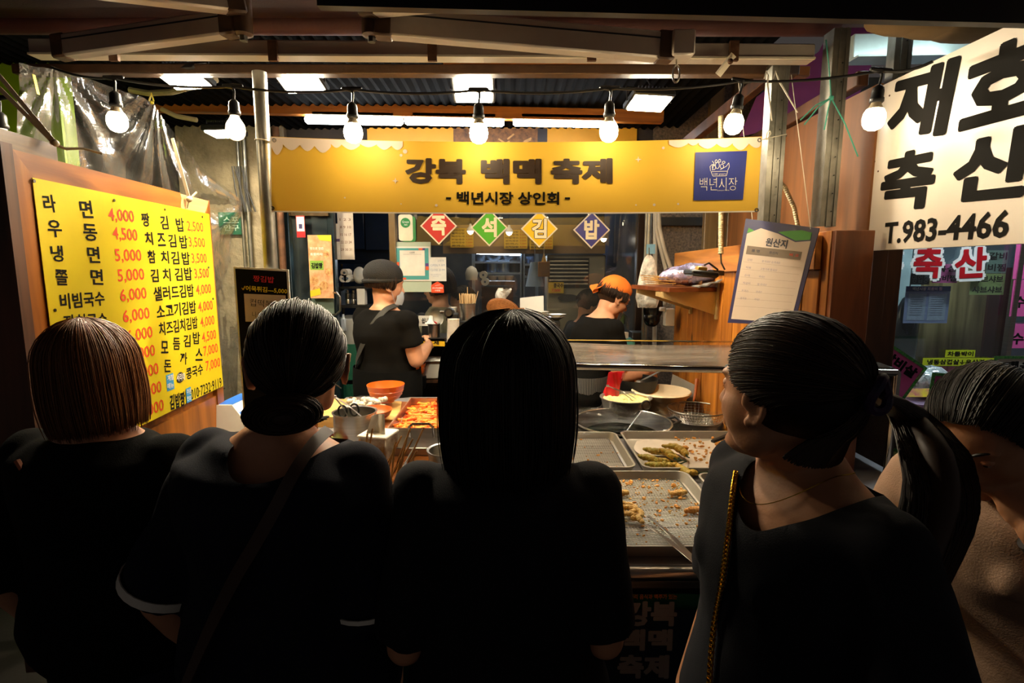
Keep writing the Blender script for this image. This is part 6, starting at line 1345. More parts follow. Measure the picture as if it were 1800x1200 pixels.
for i, (px, py, r, nm) in enumerate(((845, 459, .10, 'pan'), (868, 459, .13, 'pan'), (895, 459, .11, 'pan'), (913, 459, .07, 'pan'))):
    c = W(px, py, 6.25); t = thing('dark_pan', ('first', 'second', 'third', 'fourth')[i] + ' dark pan along the upper kitchen shelf', 'pan', c, 'pans on the kitchen shelf'); part('bowl', MB().lathe([(r * .7, 0), (r, .07), (r * .95, .07), (r * .6, .02)], c, 20), DPAN, t); part('handle', MB().bar(c + Vector((r, 0, .06)), c + Vector((r + .1, -.02, .08)), .02, .012), DPAN, t)
for i, (px, r) in enumerate(((866, .09), (886, .10), (905, .10))):
    c = W(px, 478, 6.25); t = thing('cooking_pot', ('first', 'second', 'third')[i] + ' cooking pot along the lower kitchen shelf', 'pot', c, 'pots on the kitchen shelf'); part('pot', MB().lathe([(r, 0), (r, .12), (r * 1.05, .12), (r * 1.05, .13), (.02, .15)], c, 22), BST if i < 2 else DPAN, t); part('lid_knob', MB().ell(c + Vector((0, 0, .16)), .018), DPAN, t)
for i, (py, r) in enumerate(((463, .09), (484, .08))): c = W(932, py, 6.25); solo('mixing_bowl', MB().lathe([(r * .5, 0), (r, .08), (r * .96, .08), (r * .45, .01)], c, 20), BST, ('upper', 'lower')[i] + ' steel bowl on the narrow kitchen shelf', 'bowl', c)
# menu boards on the far beam
for i, (x0, x1, y0, y1, a) in enumerate(((792, 832, 401, 435, 1), (886, 927, 404, 437, 0), (931, 972, 405, 438, 1))):
    pl, w, h = onglass(x0, y0, x1, y1, 5.0); t = thing('inner_menu', ('yellow menu sheet beyond the red diamond', 'yellow menu sheet beyond the green diamond', 'yellow menu sheet beyond the yellow diamond')[i], 'menu', (pl.O.x, 5.0, pl.O.z), 'yellow menus inside the shop'); part('sheet', MB().prism([(0, 0), (w, 0), (w, h), (0, h)], pl.M(), .003), plain('inner menu yellow', '#c9a02c', .5), t, smooth=False)
    b = MB(); b2 = MB()
    for r in range(6): v = h * (.9 - .16 * r); text(b, pl, ('김치김밥', '참치김밥', '떡만두국', '비빔국수', '잔치국수', '돈까스')[(r + i) % 6], (w * .06, v), (w * .62, v), h * .10, .02, px=False); text(b2, pl, ('4,000', '3,500', '5,500', '6,500', '5,000', '7,000')[(r + i) % 6], (w * .68, v), (w * .96, v), h * .10, .01, px=False)
    part('black_lettering', b, plain('dim ink', '#3a2a1a', .5), t, smooth=False); part('red_lettering', b2, plain('dim red', '#b3421c', .5), t, smooth=False)
a, b_ = W(780, 440, 5.1), W(1062, 446, 5.1); solo('inner_beam', MB().box(((a.x + b_.x) / 2, 5.1, a.z + .10), (b_.x - a.x, .10, .26)), plain('beige beam', '#8f7350', .5, var=.1), 'beige boxed beam behind the yellow menus', 'beam', ((a.x + b_.x) / 2, 5.1, a.z))
for i, (px, py) in enumerate(((827, 406), (895, 408), (1061, 419))):
    c = W(px, py, 4.6); t = thing('pendant_lamp', ('small pendant lamp nearest the red diamond', 'small pendant lamp nearest the green diamond', 'small round lamp below the navy diamond')[i], 'lamp', c, 'pendants inside the shop'); part('shade', MB().lathe([(.035, 0), (.028, .02), (.012, .04), (.008, .06)], c, 16), WHITEP, t); part('bulb', MB().ell(c + Vector((0, 0, -.004)), .024), emit('pendant glow', (1, .85, .65), 14.0), t); part('flex', MB().tube([c + Vector((0, 0, .06)), Vector((c.x, c.y, 2.62))], .003, 4), BLKP, t)
# air conditioner, paper box, rolls, plastic bottles
c = W(1012, 500, 5.2); t = thing('air_conditioner', 'tall standing air conditioner with louvres and a yellow price note', 'air conditioner', (c.x, 5.2, 0)); zz = W(1000, 448, 5.2).z; x0_, x1_ = W(960, 500, 5.2).x, W(1060, 500, 5.2).x
ACM = plain('air conditioner beige', '#8d8672', .5, var=.06); part('body', MB().box(((x0_ + x1_) / 2 + .0, 5.25, zz / 2), (x1_ - x0_, .36, zz), bev=.012), ACM, t)
for k in range(7): part('louvre', MB().box((x0_ + .20, 5.06, zz - .06 - .035 * k), (.36, .02, .008), Matrix.Rotation(.4, 3, 'X')), plain('louvre white', '#b9b09a', .5), t)
part('grille_hole', MB().box((x0_ + .20, 5.075, zz - .17), (.38, .01, .28)), plain('grille dark', '#1c1a16', .6), t)
part('display', MB().lathe([(.10, 0), (.10, .01)], (x0_ + .20, 5.07, zz - .40), 28, Matrix.Rotation(pi / 2, 3, 'X'), 1, .35), plain('oval dark', '#3a3c3e', .3), t)
pl, w, h = onglass(964, 496, 991, 515, 5.05); part('price_note', MB().prism([(0, 0), (w, 0), (w, h), (0, h)], pl.M(), .002), plain('note yellow', '#cfa81e', .5), t, smooth=False); b = MB(); text(b, pl, '콩국수', (w * .33, h * .7), (w * .97, h * .7), h * .42, .03, px=False); part('black_lettering', b, INK, t, smooth=False); b = MB(); text(b, pl, '7,000', (w * .2, h * .24), (w * .8, h * .24), h * .32, .03, px=False); part('red_lettering', b, REDINK, t, smooth=False)
c = W(956, 473, 4.4); t = thing('paper_box', 'brown paper box hanging in front of the kitchen shelf', 'box', c); part('box', MB().box(c, (.095, .06, .12), bev=.004), plain('kraft paper', '#9a6a3c', .8), t); part('string', MB().tube([c + Vector((0, 0, .06)), Vector((c.x, c.y, 2.62))], .002, 4), CORD, t); part('foil_fan', MB().prism([(-.02, .06), (.02, .06), (0, .14)], Plane(c, (1, 0, 0), (0, 0, 1)).M(), .003), plain('gold foil', '#c9a45a', .3, .8), t)
solo('blue_bag', MB().sheet(lambda u, v: W(940, 482, 4.5) + Vector((.07 * cos(u * 6.283) * (.5 + .6 * v), .03 * sin(u * 6.283), .20 * (1 - v) - .1)), 14, 8).tube([W(940, 470, 4.5), Vector((W(940, 470, 4.5).x, 4.5, 2.62))], .002, 4), plain('pale blue plastic', '#8fa8cc', .4), 'pale blue plastic bag hanging beside the brown paper box', 'bag', W(940, 482, 4.5))
for i, (px, py) in enumerate(((850, 483), (853, 495))): 
    c = W(px, py, 4.7); t = thing('kitchen_roll', ('upper', 'lower')[i] + ' paper roll behind the seated man in green', 'paper roll', c, 'rolls in the kitchen'); part('roll', MB().tube([c + Vector((0, -.06, 0)), c + Vector((0, .06, 0))], .033, 18), PAPER, t); part('core', MB().tube([c + Vector((0, -.062, 0)), c + Vector((0, -.058, 0))], .010, 10), plain('core grey', '#5a6470', .6), t)
solo('white_jug', MB().lathe([(.05, 0), (.055, .06), (.04, .10), (.01, .12)], W(829, 492, 4.7), 22), WHITEP, 'rounded white jug behind the red-handled spoon', 'jug', W(829, 492, 4.7))
for i, px in enumerate((866, 882, 895)): c = W(px, 492, 4.9); solo('white_dish', MB().lathe([(.03, 0), (.045, .04), (.04, .04)], c, 18), CER, ('first', 'second', 'third')[i] + ' white dish on the kitchen counter behind the plastic bag', 'dish', c, 'dishes on the kitchen counter')
t = thing('kitchen_counter', 'dark kitchen counter carrying white dishes beyond the window', 'counter', W(890, 500, 4.9)); a = W(845, 495, 4.9); b_ = W(905, 495, 4.9); part('top', MB().box(((a.x + b_.x) / 2, 4.95, a.z - .01), (b_.x - a.x, .4, .03)), DWOOD, t); part('front', MB().box(((a.x + b_.x) / 2, 4.95, a.z / 2 - .03), (b_.x - a.x - .03, .36, a.z - .03)), plain('brick brown front', '#4a2a1c', .7, var=.3, vscale=15), t)
for k in range(4): c = W(1018, 560, 4.2) if False else None
t = thing('white_hoses', 'white hoses hanging beside the kitchen window', 'hose', W(1155, 420, 3.25)); b = MB(); b.tube([W(1153, 372, 3.25), W(1154, 405, 3.25), W(1160, 430, 3.25), W(1172, 480, 3.25)], .012, 10); part('hose', b, plain('white hose', '#a49a88', .5), t); b = MB(); b.tube([W(1158, 372, 3.22), W(1159, 400, 3.22), W(1168, 440, 3.22), W(1182, 480, 3.22)], .012, 10); part('hose', b, plain('white hose', '#a49a88', .5), t); b = MB(); b.tube([W(1152, 372, 3.28), W(1151, 560, 3.28), W(1150, 640, 3.28)], .013, 10); part('hose', b, plain('white hose', '#a49a88', .5), t)
for i, (px, r, lb) in enumerate(((1137, .010, 'thin steel conduit nearest the window frame'), (1142, .016, 'thick grey drain pipe behind the hanging white bag'))): solo('wall_pipe', MB().tube([W(px, 372, 3.33), Vector((W(px, 372, 3.33).x, 3.33, .05))], r, 12), GALV, lb, 'pipe', (W(px, 372, 3.33).x, 3.33, .05))
c = W(1132, 440, 3.1); t = thing('hanging_white_bag', 'white plastic bag hung on a hook by the skewer shelf', 'bag', c)
part('bag', MB().sheet(lambda u, v: W(1141, 448, 3.12) + Vector(((.010 + .065 * math.sqrt(v) * (1 + .12 * sin(u * 25))) * cos(u * 6.283) * (1 - .45 * max(0, v - .8) * 5 * .6), .035 * sin(u * 6.283) * v, -.30 * v)), 40, 20), glass('white bag', (.8, .78, .72), .12, .25, haze=.9, hazecol=(.85, .80, .70), hscale=9), t); part('hook', MB().tube([W(1141, 435, 3.1), W(1141, 448, 3.1)], .003, 5), STEEL_D, t)
solo('black_bag', MB().ell(W(1148, 540, 3.2), (.06, .04, .09)).ell(W(1146, 560, 3.2), (.05, .04, .05)), plain('black bin film', '#0c0c0e', .25), 'black plastic bag hanging beneath the white bag', 'bag', W(1148, 540, 3.2))
t, pl, w, h = card('blue_note', 1136, 429, 1152, 446, plain('note blue', '#6f9ab0', .5), 'small blue note above the hanging white bag', 'note', 3.2)
c = W(1172, 556, 3.12); t = thing('socket_box', 'white electric box on the pine wall under the shelf', 'electric box', c); part('box', MB().box(W(1176, 557, 3.1), (.055, .05, .10), bev=.004), WHITEP, t); part('plug', MB().box(W(1164, 543, 3.08), (.03, .03, .022), bev=.004), WHITEP, t); part('gland', MB().lathe([(.009, 0), (.009, .03)], W(1168, 536, 3.1), 12).lathe([(.009, 0), (.009, .03)], W(1176, 536, 3.1), 12), plain('gland grey', '#8a8578', .5), t)
# skewer shelf on the pine wall
S0, S1 = W(1112, 500, 2.98), W(1250, 508, 2.55); t = thing('wall_shelf', 'bracketed wall shelf carrying bagged fishcake skewers', 'shelf', S0); zsh = 1.485
shp = [Vector((.66, 2.98, zsh)), Vector((wallx(2.98) - .0, 2.98, zsh)), Vector((wallx(2.5), 2.50, zsh)), Vector((.72, 2.50, zsh))]
shp = [G(1105, 497, zsh), Vector((wallx(3.0), 3.0, zsh)), Vector((wallx(2.62), 2.62, zsh)), Vector((.74, 2.55, zsh))]; shp[0] = Vector((.66, 3.0, zsh))
part('board', quadz(MB(), [shp[0], shp[3], shp[2], shp[1]], zsh - .02, zsh), wood('shelf board', '#7b3f1c', '#4d230e', axis=0, scale=2), t, smooth=False)
for Yb in (2.62, 2.95):
    x1_ = wallx(Yb); part('bracket', MB().prism([(0, 0), (-.30, 0), (-.30, -.02), (0, -.115)], Plane((x1_, Yb, zsh - .022), (1, 0, 0), (0, 0, 1)).M(), .012), plain('beige bracket', '#c9ad78', .45), t, smooth=False); part('bracket_rail', MB().box((x1_ - .004, Yb, zsh - .06), (.012, .025, .19)), plain('beige bracket', '#c9ad78', .45), t, smooth=False)
bcx, bcy = .88, 2.72
LIL = glass('lilac bag', (.80, .78, .92), .2, .12, haze=.55, hazecol=(.42, .38, .62), hscale=14, bump=.6)
t = thing('skewer_bag', 'lilac plastic bag of folded fishcake skewers on the wall shelf', 'food bag', (bcx, bcy, zsh)); part('bag', MB().sheet(lambda u, v: Vector((bcx + .01, bcy, zsh + .045)) + Vector((.155 * cos(v * pi) * -1, .085 * sin(u * 6.283) * sin(v * pi), .052 * cos(u * 6.283) * sin(v * pi) * (1 + .3 * noise.noise((u * 5, v * 7, 2)))))  + Vector((0, 0, .03 * v)), 34, 26), LIL, t)
b = MB(); rnd = random.Random(6)
for k in range(34): c = Vector((bcx + rnd.uniform(-.07, .11), bcy + rnd.uniform(-.05, .05), zsh + .02 + rnd.random() * .05)); b.box(c, (.012, .045, .03), Matrix.Rotation(rnd.uniform(-.5, .5), 3, 'Z') @ Matrix.Rotation(rnd.uniform(-.3, .3), 3, 'X'), .003)
tag(part('folded_fishcake', b, plain('fishcake', '#b58d66', .6, var=.3, vscale=30), t), kind='stuff')
for k in range(9):
    y = bcy - .07 + .015 * k; z = zsh + .018 + .010 * (k % 4); p = Vector((bcx - .08, y, z)); q = Vector((bcx - .235 + .01 * (k % 3), y + (.02 if k % 2 else -.03), z + .012 * ((k % 3) - 1) + .006))
    solo('bamboo_skewer', MB().tube([p, q], [.0022, .0022], 5), SKW, 'pale bamboo skewer end sticking out of the lilac bag', 'skewer', q, 'skewer ends from the lilac bag')
solo('newspaper', MB().sheet(lambda u, v: Vector((wallx(2.6) - .12 + .11 * u, 2.56 + .10 * v, zsh + .004 + .035 * u * (1 - .5 * v) + .004 * sin(u * 14))), 14, 6, .006), plain('newsprint', '#6e6a66', .8, var=.4, vscale=60), 'crumpled newspaper at the shelf end under the black lamp', 'newspaper', (wallx(2.6) - .06, 2.6, zsh))
# black lamp on the pine wall (off), conduits
c = W(1276, 487, 2.36); t = thing('wall_floodlight', 'switched-off black floodlight on a swivel bracket on the pine wall', 'lamp', (wallx(2.36), 2.36, c.z)); Mx = Matrix.Rotation(R(6), 3, 'Y'); a = W(1232, 480, 2.30); part('housing', MB().box(a, (.115, .12, .022), Mx, .006), BLKM, t); part('led_panel', MB().box(a + Vector((0, 0, -.013)), (.10, .10, .004), Mx), plain('unlit led', '#6a6450', .3), t); part('driver', MB().box(a + Vector((.0, 0, .018)), (.04, .04, .018), Mx, .003), plain('brass block', '#a8853c', .4, .5), t); part('arm', MB().bar(a + Vector((.04, 0, .004)), W(1268, 480, 2.33), .03, .02), BLKM, t); part('wall_plate', MB().ell((wallx(2.36) - .012, 2.36, c.z - .01), (.016, .045, .065)), BLKM, t)
part('cable', MB().tube([W(1267, 446, 2.36), W(1268, 462, 2.35), W(1274, 474, 2.35)], .004, 6).tube([W(1238, 466, 2.3), W(1246, 462, 2.32), W(1262, 474, 2.34)], .004, 6), BLKP, t)
CONDM = plain('ribbed conduit', '#c4b48e', .5)
def conduit(pts, r, label):
    b = MB(); P = []
    for i in range(len(pts) - 1):
        for k in range(10): P.append(pts[i].lerp(pts[i + 1], k / 10))
    P.append(pts[-1]); L = sum((P[i + 1] - P[i]).length for i in range(len(P) - 1)); b.tube(P, r * .85, 10)
    s_ = 0; i = 0; acc = 0
    while i < len(P) - 1:
        sl = (P[i + 1] - P[i]).length; k = 0.0
        while k < sl: 
            d = (P[i + 1] - P[i]).normalized(); p = P[i] + d * k; b.tube([p - d * .002, p, p + d * .002], [r * .85, r, r * .85], 10, cap=False); k += .007
        i += 1
    return solo('ribbed_conduit', b, CONDM, label, 'conduit', pts[0])
conduit([W(1267, 205, 2.45), W(1268, 300, 2.42), W(1267, 446, 2.36)], .012, 'cream ribbed conduit dropping to the black floodlight')
conduit([W(1345, 262, 2.15), W(1352, 300, 2.15), W(1380, 330, 2.15), W(1396, 365, 2.15), W(1404, 405, 2.15)], .009, 'cream ribbed conduit curving behind the steel stud')
# steel tub with teal basin near the worker's arm
c = onp(1092, 580, 3.25, 1.12); t = thing('teal_basin', 'teal plastic basin behind the worker in the orange scarf', 'basin', c); part('basin', MB().box(c, (.15, .12, .07), bev=.012), plain('teal plastic', '#4a9a92', .45), t); solo('paper_package', MB().box(c + Vector((0, -.02, .055)), (.07, .05, .04), Matrix.Rotation(.6, 3, 'Z'), .004), PAPER, 'folded printed packet lying in the teal basin', 'packet', c + Vector((0, 0, .035)))
c = onp(1085, 560, 3.3, 1.2); t = thing('dish_rack', 'rounded steel wire rack with green packets behind the worker', 'rack', c); b = MB()
for k in range(3): b.tube([c + Vector((-.07, .03 * k, 0)), c + Vector((-.07, .03 * k, .06)), c + Vector((-.04, .03 * k, .11)), c + Vector((.02, .03 * k, .12)), c + Vector((.06, .03 * k, .08)), c + Vector((.07, .03 * k, 0))], .004, 6)
part('hoop', b, STEEL, t); solo('green_packet', MB().box(c + Vector((0, .03, .06)), (.10, .04, .06), bev=.008), plain('packet green', '#54663a', .5, var=.3, vscale=30), 'green snack packets inside the wire rack', 'packet', c)
solo('dark_stand', MB().box(onp(1122, 600, 3.40, .60), (.10, .10, 1.16), bev=.004), plain('dark stand', '#181612', .5), 'dark stand under the teal basin', 'stand', onp(1110, 600, 3.3, 0))
solo('low_cupboard', MB().box(onp(1080, 630, 3.43, .54), (.28, .08, 1.05), bev=.004), plain('dark cupboard', '#2a1d14', .6), 'low dark cupboard behind the worker in the orange scarf', 'cupboard', onp(1090, 630, 3.3, 0))
# ================================================================== left side: trash can, black price board, plastic sheet
c = G(418, 842, 0) ; X0 = W(418, 770, 2.45)
t = thing('trash_can', 'swing-top trash can with blue and white lid beside the menu board', 'trash can', (X0.x, 2.45, 0)); zl = W(418, 766, 2.37).z
part('body', MB().loft([(Vector((X0.x, 2.45, z)), Vector((q, 0, 0)), Vector((0, q * .8, 0))) for z, q in ((0, .12), (.02, .125), (zl, .165))], 4) if False else MB().box((X0.x, 2.45, zl / 2), (.26, .24, zl), bev=.02), plain('bin blue', '#14509a', .4), t)
part('liner', MB().box((X0.x, 2.45, zl - .05), (.268, .248, .10), bev=.02), plain('liner green', '#1c5a5a', .5, var=.3), t)
part('lid_rim', MB().box((X0.x, 2.45, zl + .012), (.31, .29, .030), bev=.010), WHITEP, t)
zz = zl + .027; x0_, x1_ = X0.x - .145, X0.x + .145; yy0, yy1 = 2.45 - .135, 2.45 + .135; rz = .125
b = MB().add([(x0_, yy0, zz), (x1_, yy0, zz), (x1_, yy1, zz), (x0_, yy1, zz), (x0_ + .115, yy0 + .02, zz + rz), (x1_ - .10, yy0 + .02, zz + rz), (x1_ - .10, yy1 - .02, zz + rz), (x0_ + .115, yy1 - .02, zz + rz)], [(0, 1, 5, 4), (1, 2, 6, 5), (2, 3, 7, 6), (3, 0, 4, 7), (4, 5, 6, 7)])
part('lid', b, WHITEP, t, smooth=False)
b = MB().add([(x1_ - .105, yy0 + .03, zz + rz + .002), (x1_ - .002, yy0 + .012, zz + .012), (x1_ - .002, yy1 - .02, zz + .012), (x1_ - .105, yy1 - .03, zz + rz + .002)], [(0, 1, 2, 3)])
b.add([(x0_ + .118, yy0 + .03, zz + rz + .002), (x1_ - .10, yy0 + .03, zz + rz + .002), (x1_ - .10, yy1 - .03, zz + rz + .002), (x0_ + .118, yy1 - .03, zz + rz + .002)], [(0, 1, 2, 3)]); part('blue_flap', b, plain('flap blue', '#1f66c4', .35), t, smooth=False)
b = MB(); e = Plane((x1_ - .05, yy0 + .045, zz + .075), (0, 1, 0), (-.63, 0, .77)); disc(b, e, .04, .0, .022, .003); part('round_badge', b, plain('badge teal', '#2e7f86', .4), t, smooth=False); b = MB(); b.prism([(.024, -.006), (.056, -.006), (.056, .006), (.024, .006)], e.M(.0036), .0004); part('red_strip', b, plain('badge red', '#c23a2a', .4), t, smooth=False)
# black price board
bp_ = Plane(W(425, 640, 1.97), (1, .02, 0), (0, 0, 1)); wq = bp_.uv(508, 560)[0]; hq = bp_.uv(425, 472)[1]
t = thing('black_price_board', 'black price board with handwritten note behind the bun-haired woman', 'price board', bp_.P(wq / 2, 0)); h1 = bp_.uv(508, 477)[1]
part('white_edge', MB().prism([(-.007, -.35), (wq + .007, -.35), (wq + .007, h1 + .007), (-.007, hq + .007)], bp_.M(-.001), .006), WHITEP, t, smooth=False); part('board', MB().prism([(0, -.35), (wq, -.35), (wq, h1), (0, hq)], bp_.M(), .003), plain('board black', (.006, .005, .005), .95, spec=.05), t, smooth=False)
for sgn in (.1, .9): part('leg', MB().box(bp_.P(wq * sgn, -.70, -.01), (.02, .02, .75)), BLKM, t)
b = MB(); text(b, bp_, '짱김밥', (445, 489), (482, 492), 11, .01, w=.001); part('pink_lettering', b, plain('crimson chalk', '#c01840', .5), t, smooth=False)
b = MB(); text(b, bp_, '√어묵튀김---5,000', (425, 506), (505, 512), 10, .02, w=.001); part('yellow_lettering', b, plain('yellow chalk', '#d9c428', .5), t, smooth=False)
a = bp_.uv(429, 516); d = bp_.uv(502, 519); e = bp_.uv(432, 565); part('pinned_note', MB().prism([e, (d[0], e[1]), d, a], bp_.M(.0015), .001), plain('note lilac white', '#b7a49a', .6), t, smooth=False); b = MB(); text(b, bp_, '컵떡볶이', (440, 531), (492, 536), 13, -.005, w=.003); text(b, bp_, '나오는 시간', (444, 552), (490, 555), 10, -.01, w=.003); part('handwriting', b, INK, t, smooth=False)
# wall pipes between the concrete and the door
for px, r, lb in ((441, .012, 'thin green-grey conduit on the concrete wall'), (478, .035, 'fat drain pipe beside the galvanised post'), (497, .020, 'rusty brown pipe beside the dark door'), (430, .008, 'thin rusty cable conduit nearest the green road sign')): c = W(px, 450, 3.33); solo('wall_pipe', MB().tube([(c.x, 3.33, .02), (c.x, 3.33, 2.4)], r, 12), GALV if px != 497 else RUST, lb, 'pipe', (c.x, 3.33, .02))
t, pl, w, h = card('green_wall_sign', 386, 373, 425, 412, plain('sign green', '#0f5a40', .5), 'small dark green sign on the concrete wall behind the plastic', 'sign', 3.36, .006); b = MB(); text(b, pl, '스포', (w * .2, h * .66), (w * .85, h * .66), h * .28, .02, px=False); text(b, pl, '안구', (w * .2, h * .3), (w * .85, h * .3), h * .28, .02, px=False); part('lettering', b, plain('sign lettering', '#9fb9a8', .5), t, smooth=False)
b = MB(); rnd = random.Random(11)
for k in range(7): x = 408 + 4 * k; b.tube([W(x, 292, 3.3), W(x + rnd.uniform(0, 12), 330, 3.3), W(x + rnd.uniform(6, 20), 372, 3.3)], .004, 5)
solo('loose_cables', b, BLKP, 'loose black cables hanging on the concrete wall', 'cables', W(420, 330, 3.3))
# plastic sheet hanging behind the menu board
PLS = glass('clear plastic sheet', (.93, .94, .93), refl=.12, rough=.20, haze=.05, hazecol=(.75, .74, .68), hscale=3.0, hstretch=(1, 1, .8), bump=.8)
def psheet(u, v):
    # u along the top from the green wall to the far corner, v downwards; pleats run out of the tied corners
    top = [(34, 112, 1.95), (130, 128, 2.1), (212, 158, 2.3), (268, 180, 2.45), (300, 228, 2.6), (352, 292, 2.75), (424, 352, 3.0)]
    bot = [(16, 560, 1.95), (70, 620, 2.15), (130, 660, 2.4), (200, 690, 2.6), (300, 720, 2.8), (372, 735, 2.95), (416, 742, 3.15)]
    f = u * 6; i = min(5, int(f)); q = f - i
    a = W(*top[i]).lerp(W(*top[i + 1]), q); b_ = W(*bot[i]).lerp(W(*bot[i + 1]), q); p = a.lerp(b_, v)
    d_ = 0
    for (tu, tv, kf) in ((.10, -.02, 15), (.52, -.04, 13), (1.02, .0, 11)):
        r_ = math.hypot(u - tu, v - tv); d_ += math.exp(-r_ * 2.2) * min(1, r_ * 5) * sin(kf * math.atan2(v - tv, u - tu) + tu * 9) * .030
    p += Vector((.6, -.8, 0)) * (d_ + .012 * noise.noise((u * 9, v * 7, 2)) + .004 * noise.noise((u * 40, v * 30, 5)))
    return p
solo('plastic_sheet', MB().sheet(psheet, 150, 80), PLS, 'clear wrinkled plastic sheet draped behind the menu board', 'plastic sheet', psheet(.4, .2))
solo('yellow_tape', MB().bar(W(59, 131, 1.9), W(67, 166, 1.9), .012, .002), plain('tape yellow', '#b3a422', .5), 'short yellow tape strip on the plastic sheet', 'tape', W(62, 150, 1.9)); solo('yellow_tape', MB().tube([W(262, 178, 2.4), W(266, 164, 2.4), W(270, 178, 2.4)], .004, 5).ell(W(267, 180, 2.4), .008), plain('tape yellow', '#b3a422', .5), 'yellow ribbon knot on the gathered plastic near the floodlight', 'ribbon', W(267, 178, 2.4))
b = MB().tube([W(228, 158, 2.7), W(262, 164, 2.7), W(300, 162, 2.6), W(380, 140, 2.5)], .014, 8).tube([W(284, 192, 2.9), W(310, 204, 2.9), W(346, 211, 2.9)], .012, 8); solo('cream_hose', b, CONDM, 'cream hose drooping past the lowest floodlight', 'hose', W(262, 164, 2.7))
# things at the far left edge
t = thing('festival_tube_banner', 'rolled yellow festival print behind the dark edge of the menu board', 'poster', W(12, 430, 1.62)); c0, c1 = W(8, 345, 1.66), W(16, 545, 1.66); part('roll', MB().tube([c0, Vector((c0.x, c0.y, c1.z))], .03, 18), plain('festival print', '#d09018', .4, var=.1), t)
tp = Plane(c0 + Vector((0, -.031, -.2)), (1, .3, 0), (0, 0, 1)); b = MB(); text(b, tp, '강', (-.02, .08), (.03, .08), .045, .05, px=False); text(b, tp, '맥', (-.02, -.04), (.03, -.04), .045, .05, px=False); part('navy_lettering', b, plain('navy print', '#1c2050', .5), t, smooth=False); b = MB(); text(b, tp, '백', (-.02, .02), (.03, .02), .045, .05, px=False); part('red_lettering', b, plain('crimson print', '#a01830', .5), t, smooth=False)
solo('blue_tarpaulin', MB().sheet(lambda u, v: W(-60 + 105 * u, 668 + 190 * v, 2.35) + Vector((0, .02 * sin(u * 14), 0)), 20, 6, .003), plain('tarp blue', '#0e2a6a', .4, var=.2), 'dark blue tarpaulin low beside the menu board', 'tarpaulin', W(0, 760, 2.35))
solo('green_post', MB().box((W(33, 680, 2.1).x - .01, 2.1, .75), (.075, .05, 1.5)), plain('lime green panel', '#6d8a16', .5), 'lime green post showing below the board edge', 'post', (W(33, 680, 2.1).x, 2.1, 0))

# ================================================================== right side: butcher's window and display case
BYY = 2.75
bx = lambda px: W(px, 500, BYY).x
w2 = thing('window_2', None, None, (2.4, BYY, 0)); w2['kind'] = 'structure'
part('pane', MB().box((2.55, BYY, 1.45), (1.5, .006, 1.30)), glass('butcher glass', (.90, .95, .95), refl=.08, rough=.01, haze=.01, hazecol=(.5, .6, .6)), w2, smooth=False)
part('window_frame', MB().bar(W(1796, 425, BYY - .02), W(1762, 665, BYY - .02), .025, .03, up=(0, 1, 0)), STEEL, w2); part('window_frame', MB().box((1.80, BYY, 1.2), (.03, .05, 2.4)), FRD, w2)
part('window_frame', MB().box((2.55, BYY, 2.12), (1.5, .05, .05)), FRD, w2)
struct('wall_butcher', MB().box((2.4, 3.35, 1.3), (1.9, .06, 2.6)), plain('butcher wall', '#4a5660', .6, var=.15))
t = thing('butcher_counter_panel', 'knotty plywood partition inside the butcher window', 'panel', W(1665, 600, 3.0)); a, b_ = W(1602, 690, 3.05), W(1738, 470, 3.05); part('plywood', MB().box(((a.x + b_.x) / 2, 3.05, b_.z / 2), (b_.x - a.x, .02, b_.z)), wood('knotty ply', '#b39a68', '#6c5834', axis=2, scale=2.6, knots=True, coat=0), t, smooth=False); a2 = W(1768, 560, 3.04); part('red_panel', MB().box(((b_.x + a2.x) / 2, 3.04, b_.z / 2), (a2.x - b_.x, .03, b_.z)), plain('maroon panel', '#4a1c1c', .5), t, smooth=False)
wh = W(1590, 480, 3.1); solo('white_board', MB().box((wh.x + .12, 3.31, wh.z), (.38, .02, .50)), plain('board cool white', '#9fb0b4', .5), 'cool white panel behind the red butcher lettering', 'board', wh)
solo('hanging_apron', MB().ell(W(1588, 600, 3.0), (.07, .05, .26)).ell(W(1594, 560, 2.98), (.04, .04, .12)).tube([W(1594, 560, 2.98), Vector((W(1594, 560, 2.98).x, 2.98, 2.4))], .003, 5), plain('dark plastic bag', '#1b2228', .3), 'dark plastic bag hanging inside the butcher window', 'bag', W(1588, 600, 3.0))
gp = Plane(W(1570, 640, BYY - .012), (1, 0, 0), (0, 0, 1)); t = thing('window_lettering', 'red letters with white outline stuck on the butcher window', 'lettering', gp.O)
b = MB(); text(b, gp, '축', (1600, 461), (1662, 461), 68, .13, w=.0); text(b, gp, '산', (1672, 463), (1740, 460), 66, .13, w=.0); text(b, gp, '홍', (1535, 462), (1590, 462), 60, .13, w=0); part('white_outline', b, plain('vinyl white', '#e0dcd8', .5), t, smooth=False)
b = MB(); text(b, gp, '축', (1606, 461), (1656, 461), 56, .035, w=.002); text(b, gp, '산', (1678, 463), (1734, 460), 54, .035, w=.002); text(b, gp, '홍', (1541, 462), (1584, 462), 50, .035, w=.002); part('red_letters', b, plain('vinyl red', '#a8121c', .4), t, smooth=False)
NP = plain('note pink', '#d85a9a', .6, var=.04); NY = plain('note lime', '#b9c47a', .6, var=.04); NW = plain('note grey green', '#8fa395', .6, var=.04)
